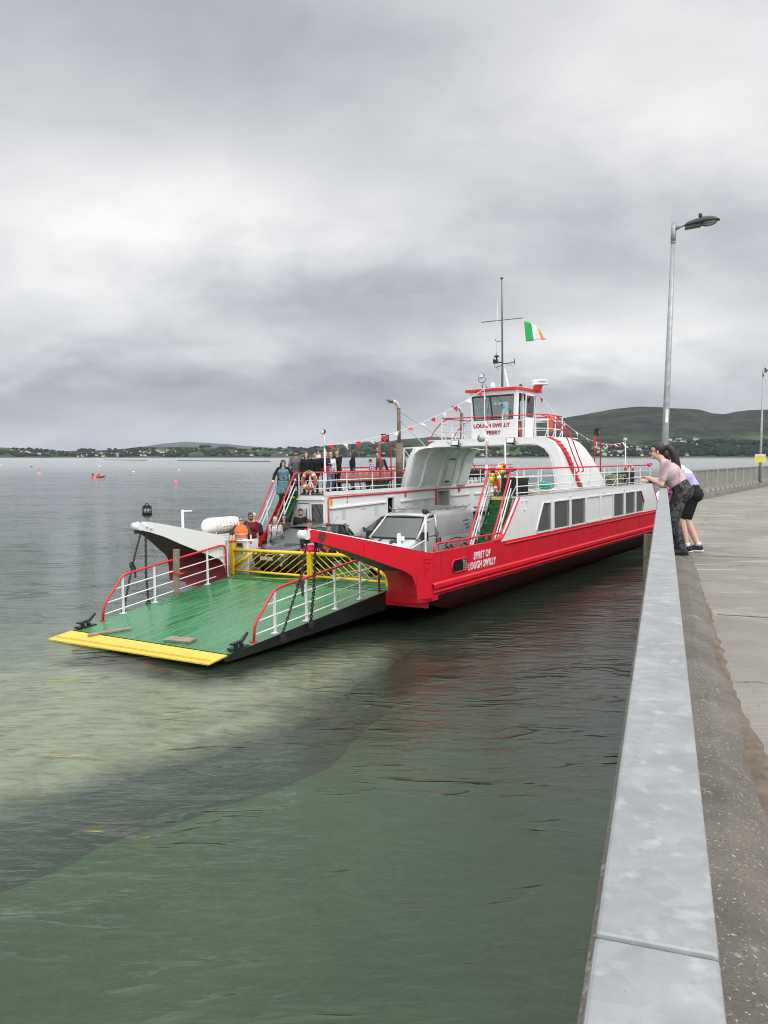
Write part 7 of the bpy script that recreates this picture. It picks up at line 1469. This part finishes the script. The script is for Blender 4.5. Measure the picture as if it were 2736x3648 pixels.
# black ribbed bins
def bin_(b, a, c, L, Wd, Hh, label, ajar):
    o = MB(); o.bb(-Wd/2, Wd/2, -L/2, L/2, 0, Hh); o.bb(-Wd/2-.02, Wd/2+.02, -L/2-.02, L/2+.02, Hh-.06, Hh)
    n = int(L/.09)
    for k in range(n): y = -L/2+.05+k*(L-.1)/max(1, n-1); o.bb(-Wd/2-.015, Wd/2+.015, y-.018, y+.018, .02, Hh-.08)
    for k in range(int(Wd/.09)): x = -Wd/2+.05+k*.09; o.bb(x-.018, x+.018, -L/2-.015, L/2+.015, .02, Hh-.08)
    o = fobj(o, 'storage_bin', mat('black_plastic', (.020, .018, .024), .5, var=.2), label, 'bin', 'black bins on the upper deck', b, a, c)
    w = MB(); w.box((0, 0, Hh+.03), (Wd+.03, L+.03, .05)) if not ajar else w.box((-.1, .1, Hh+.12), (Wd+.03, L+.03, .05), M=Matrix.Rotation(radians(-18), 3, 'Y')); w.build('lid', MATS['black_plastic'], o)
bin_(3.92, 5.62, ZD+.012, .95, .62, .50, 'black ribbed plastic bin at the top of the starboard stairs', False)
bin_(3.75, 17.75, ZD+.012, 1.3, .55, .50, 'black ribbed plastic bin behind the pile of ropes at the aft end', False)
w = MB(); w.tube([(0, 0, 0), (-.05, .05, .35), (0, .1, .52), (.05, .5, .60), (.08, .95, .66)], [.03, .04, .05, .05, .03], 8); fobj(w, 'black_hose', BLK, 'thick black hose rising behind the black bin by the stairs', 'hose', None, 3.5, 5.75, ZD+.15)
# ropes
def ropes(b, a, n, sx_, sy_, h, mats, label, seed, rad=.028):
    rg_ = random.Random(seed); root = None
    for m_i, mm in enumerate(mats):
        w = MB()
        for k in range(n):
            c = Vector((rg_.gauss(0, sx_*.4), rg_.gauss(0, sy_*.4), rg_.uniform(.03, h))); M = Matrix.Rotation(rg_.uniform(0, 6), 3, 'Z') @ Matrix.Rotation(rg_.uniform(.2, 1.3), 3, 'X'); R_ = rg_.uniform(.09, .20); a0 = rg_.uniform(0, 6)
            pts = [M @ Vector((R_*cos(a0+t*.5)*(1+.2*sin(t*1.7)), R_*.75*sin(a0+t*.5), .04*sin(t*2.1)))+c for t in range(10)]
            pts = [Vector((max(-sx_, min(sx_, p.x)), max(-sy_, min(sy_, p.y)), max(rad, min(h+.05, p.z)))) for p in pts]; w.tube(pts, rad, 6)
        if root is None: root = fobj(w, 'rope_pile', mm, label, 'rope', None, b, a, ZD+.012)
        else: w.build('rope_coil', mm, root)
RG = mat('green_rope', (.10, .30, .22), .85, var=.35, scale=30, bump=.006, bscale=60); RT = mat('tan_rope', (.34, .24, .14), .85, var=.3, scale=30, bump=.006, bscale=60); RTQ = mat('turquoise_rope', (.03, .42, .34), .7, var=.3, scale=30)
ropes(3.85, 16.0, 38, .36, .9, .40, [RG, RT], 'pile of thick green and tan mooring ropes on the starboard upper deck', 4)
ropes(3.75, 8.6, 16, .25, .28, .36, [RTQ], 'turquoise net rope heaped against the front of the white bridge leg', 9, .016)
w = MB(); w.bb(-.32, .32, -.75, .75, 0, .10); fobj(w, 'folded_mat', mat('canvas_mat', (.36, .34, .26), .9, var=.25), 'pale canvas mat lying on the upper deck beside the black bin', 'mat', None, 3.85, 7.3, ZD+.012)
# green box under the pink seats
w = MB(); w.bb(-.18, .18, -.55, .55, 0, .34); gb = fobj(w, 'locker', GRNS, 'green deck locker under the pink seats', 'locker', None, -3.62, 9.35, ZD+.052, bevel=.01)
for k in range(3): w = MB(); w.bb(.18, .19, -.3+k*.3-.01, -.3+k*.3+.01, .0, .34); w.build('hinge', BLKP, gb)
# planks on the ramp
def plank(L, Wd, T, P0, ang, label, tilt=None):
    w = MB(); w.box((0, 0, T/2), (L, Wd, T)); Rr = Matrix.Rotation(-math.atan(.1066), 3, 'X').inverted() if tilt is None else tilt
    return fobj(w, 'plank', WOOD, label, 'plank', 'loose timbers on the ramp', P0[0], P0[1], P0[2], (Rr @ Matrix.Rotation(ang, 3, 'Z')) if tilt is None else tilt, bevel=.004)
def rp_on(x, ya): y = -ya/.9944; return rpnt(x, y, .006)
plank(.98, .14, .045, rp_on(-1.54, -5.25), atan2(.73, .53), 'long grey timber lying across the green and yellow paint of the ramp')
plank(.72, .26, .05, rp_on(.70, -5.12), .15, 'short wide plank lying in the middle of the green ramp')
up_ = plank(1.30, .17, .07, (-2.68, -2.10, .42), 0, 'upright timber lashed to the port ramp railing with a red strap', tilt=Matrix.Rotation(.05, 3, 'Y') @ Matrix.Rotation(pi/2, 3, 'Y') @ Matrix.Rotation(pi/2, 3, 'X') @ Matrix.Rotation(-.3, 3, 'X'))
w = MB(); w.bar((-.02, -.13, .1), (.02, .20, .06), .05, .03, up=(1, 0, 0)); w.bar((-.02, -.13, -.01), (.02, .20, -.02), .05, .02, up=(1, 0, 0)); w.bar((0, .2, -.02), (0, .2, .07), .05, .02, up=(1, 0, 0)); w.build('red_strap', mat('red_webbing', (.62, .02, .02), .7), up_)
# ---- tricolour
FG = mat('flag_green', (.02, .34, .085), .8, var=.1, scale=6); FWm = mat('flag_white', (.74, .74, .76), .8, var=.05, scale=6); FOm = mat('flag_orange', (.85, .26, .04), .8, var=.1, scale=6)
fl0 = FW(1.47, 12.3, 8.84); w = MB(); rows = []; nU, nV = 26, 12
for i in range(nU+1):
    u = i/nU; r_ = []
    for k in range(nV+1):
        v = k/nV; x = .08*v+ (.90*u-.10*u*u)*(1-.12*(1-v)*u); z = -.80*v*(1-.18*u)-.34*u*u*(1-v)**1.0*1.15-.10*u+.10*u*v-.05*u*u; y = .07*sin(u*7+v*1.6)*u+.05*sin(u*13+v*3)*u; z += .02*sin(u*11+v*2)*u; x += .015*sin(v*9)*u; r_.append((x, y, z))
    rows.append(r_)
for a, b_, mi in ((0, 9, 0), (9, 18, 1), (18, 27, 2)): w.grid(rows[a:b_+ (1 if b_ < 27 else 0)], mi)
fl = w.build('flag', [FG, FWm, FOm], label='green, white and orange striped flag flying from the mast yard', cat='flag', solid=.004); fl.matrix_world = Matrix.Translation(fl0) @ Matrix.Rotation(-.12, 4, 'Z')
w = MB(); w.tube([(-.02, 0, .16), (0, 0, 0), (.04, 0, -.4), (.085, 0, -.82), (.10, .1, -1.6), (.16, .3, -2.7)], .006, 5); w.build('halyard', WHR, fl)
# ---- bunting
BW = mat('bunting_white', (.72, .72, .75), .8, var=.05); BR = mat('bunting_red', (.66, .02, .05), .8, var=.08)
rb = random.Random(21)
def bunting(P0, P1, sag, step, label, first=0, blow=.5):
    A = FW(*P0); B = FW(*P1); root = empty('bunting', Matrix.Translation(A), label, 'bunting', 'bunting strung over the ferry'); N = 40
    pt = lambda t: A+(B-A)*t-Vector((0, 0, sag*4*t*(1-t)))-A
    w = MB(); w.tube([pt(i/N) for i in range(N+1)], .011, 5); w.build('line', mat('bunting_line', (.62, .60, .66), .8, var=.3, scale=30), root)
    L = sum((pt((i+1)/N)-pt(i/N)).length for i in range(N)); n = int(L/step)
    for k in range(n):
        t = (k+.5)/n; p_ = pt(t); d = (pt(min(1, t+.01))-p_).normalized(); wd = .11*rb.uniform(.85, 1.1); a = rb.uniform(-.6, .9)+blow; dn = Vector((sin(a)*.7, .4*sin(a*2.1), -cos(a))).normalized()*.26*rb.uniform(.8, 1.1); q = Vector((rb.uniform(-.04, .04), rb.uniform(-.04, .04), 0))
        w = MB(); w.add([p_-d*wd, p_+d*wd, p_+d*wd*.55+dn*.5+q, p_-d*wd*.55+dn*.5+q*.5, p_+dn], [(0, 1, 2, 3), (3, 2, 4)]); w.build('pennant', BW if (k+first) % 2 else BR, root, solid=.002)
bunting((.35, 11.0, 6.18), (-2.92, 5.03, 4.02), .45, .55, 'red and white bunting running from the wheelhouse roof down to the port lamp pole')
bunting((.35, 11.0, 6.18), (3.40, 5.00, 3.98), 1.05, .42, 'red and white bunting sagging across the name board to the starboard lamp pole', 1, .3)
bunting((1.70, 13.1, 6.12), (2.95, 12.45, 4.98), .10, .5, 'short length of bunting dropping from the wheelhouse roof to the bridge rail')
bunting((2.95, 12.45, 4.90), (3.0, 20.55, 4.20), .42, .60, 'red and white bunting stretched from the bridge rail to the aft lamp pole', 1)
# ============================================================ ON THE WATER
def wpos(u, v): Yd = HC*F/(v-1629); return Vector(((u-1368)/F*Yd, Yd, 0))
BP = mat('buoy_pink', (.80, .16, .24), .5, var=.08); BRD = mat('buoy_red', (.55, .02, .05), .5); BWH = mat('buoy_white', (.74, .74, .72), .5); BOR = mat('buoy_orange', (.80, .28, .07), .5); BBK = mat('buoy_black', (.02, .02, .02), .5)
def buoy(cx, cy, wpx, top, low, label):
    q = wpos(cx/2.37, 1550+cy/2.37); r = wpx/2.37/F*q.y/2; w = MB(); w.lathe([(r*.3, -r*.7), (r*.9, -r*.35), (r, -.05*r), (r*.97, .2*r)], n=18); o = w.build('mooring_buoy', low, label=label, cat='buoy', group='mooring buoys on the lough'); o.location = q
    w = MB(); w.lathe([(r*.97, .2*r), (r*.85, .55*r), (r*.6, .82*r), (r*.3, .96*r), (r*.04, r)], n=18); w.tube([(r*.12*cos(a), 0, r*.98+r*.14*sin(a)) for a in [i*pi/6 for i in range(7)]], r*.03, 5); w.build('dome', top, o)
buoy(15, 254, 16, BWH, BRD, 'small white buoy at the very left edge of the lough'); buoy(270, 271, 19, BBK, BBK, 'black buoy left of the row of pink ones'); buoy(337, 287, 25, BP, BRD, 'pink buoy on the left, just above a small orange one'); buoy(333, 325, 24, BOR, BWH, 'small low orange and white buoy below the left pink buoy')
buoy(842, 264, 18, BWH, BWH, 'white buoy beyond the inflatable boat'); buoy(800, 366, 34, BP, BP, 'pink buoy touching the bow of the inflatable boat'); buoy(956, 236, 8, BRD, BRD, 'tiny red buoy far out near the line of floats'); buoy(1130, 313, 22, BWH, BOR, 'white and orange buoy between the boat and the ferry')
buoy(1470, 281, 22, BP, BRD, 'pink buoy beside the small white float near the ferry lantern'); buoy(1455, 277, 7, BWH, BWH, 'small white float beside a pink buoy'); buoy(1513, 300, 20, BWH, BRD, 'white and red buoy nearest the stairs of the ferry'); buoy(1485, 402, 35, BP, BP, 'large pale pink buoy nearest the ferry, alone on the water'); buoy(1888, 283, 14, BP, BRD, 'small pink buoy just left of the ferry stairs'); buoy(1866, 283, 9, BRD, BRD, 'very small red buoy close to the ferry stairs')
# float lines
def floatline(u0, u1, v0, v1, n, label):
    w = MB()
    for k in range(n):
        t = k/(n-1); q = wpos(u0+(u1-u0)*t, v0+(v1-v0)*t+mnoise.noise(Vector((k*.7, 2, 0)))*.35); w.sph(q+Vector((0, 0, .15)), .85, 8, 6, sc=(1.4, .8, .8))
    w.tube([wpos(u0+(u1-u0)*t, v0+(v1-v0)*t)+Vector((0, 0, .15)) for t in [i/10 for i in range(11)]], .15, 5); w.build('mussel_float_line', mat('float_dark', (.05, .05, .045), .7), label=label, cat='floats', group='rows of shellfish floats')
floatline(376, 523, 1639.0, 1640.6, 34, 'row of dark shellfish floats in the middle of the lough'); floatline(637, 960, 1642.0, 1645, 60, 'longer row of dark shellfish floats reaching behind the ferry')
# inflatable boat
q = wpos(351, 1550+356/2.37); OB = empty('inflatable_boat', Matrix.Translation(q) @ Matrix.Rotation(radians(175), 4, 'Z') @ Matrix.Scale(.88, 4), 'small orange inflatable boat with an outboard motor moored on the left', 'boat')
ORG = mat('inflatable_orange', (.62, .12, .035), .5, var=.1)
w = MB(); w.tube([(1.35, .62, .28), (.3, .66, .26), (-1.0, .58, .30), (-1.55, .30, .42), (-1.72, 0, .50), (-1.55, -.30, .42), (-1.0, -.58, .30), (.3, -.66, .26), (1.35, -.62, .28)], [.12, .22, .22, .20, .17, .20, .22, .22, .12], 12); w.build('tubes', ORG, OB)
w = MB(); w.prism([(-1.5, .25), (-.9, .02), (1.3, -.05), (1.3, .12), (-1.2, .24)], 'y', -.5, .5); w.build('floor', BLK, OB)
w = MB(); w.bb(1.2, 1.28, -.45, .45, 0, .5); w.bb(.2, .5, -.5, .5, .30, .38); w.build('transom', WOOD, OB)
w = MB(); w.box((1.42, 0, .68), (.34, .28, .42)); w.bar((1.38, 0, .5), (1.42, 0, -.3), .12, .10); w.bar((1.25, 0, .70), (.8, .05, .78), .04); w.build('outboard_motor', BLK, OB, bevel=.05)
w = MB(); w.box((-.1, 0, .52), (.4, .4, .5)); w.torus((-.32, 0, .82), .16, .02, Matrix.Rotation(1.1, 3, 'Y'), 14, 5); w.build('console', mat('console_dark', (.04, .04, .045), .5), OB)
w = MB(); capsule(w, (.25, -.1, .55), (.25, -.08, .8), .16, .13); w.sph((.25, -.08, .98), .1, 10, 8); w.build('covered_gear', mat('gear_yellow', (.60, .45, .10), .8), OB)
# let the haze box sit last in the scene
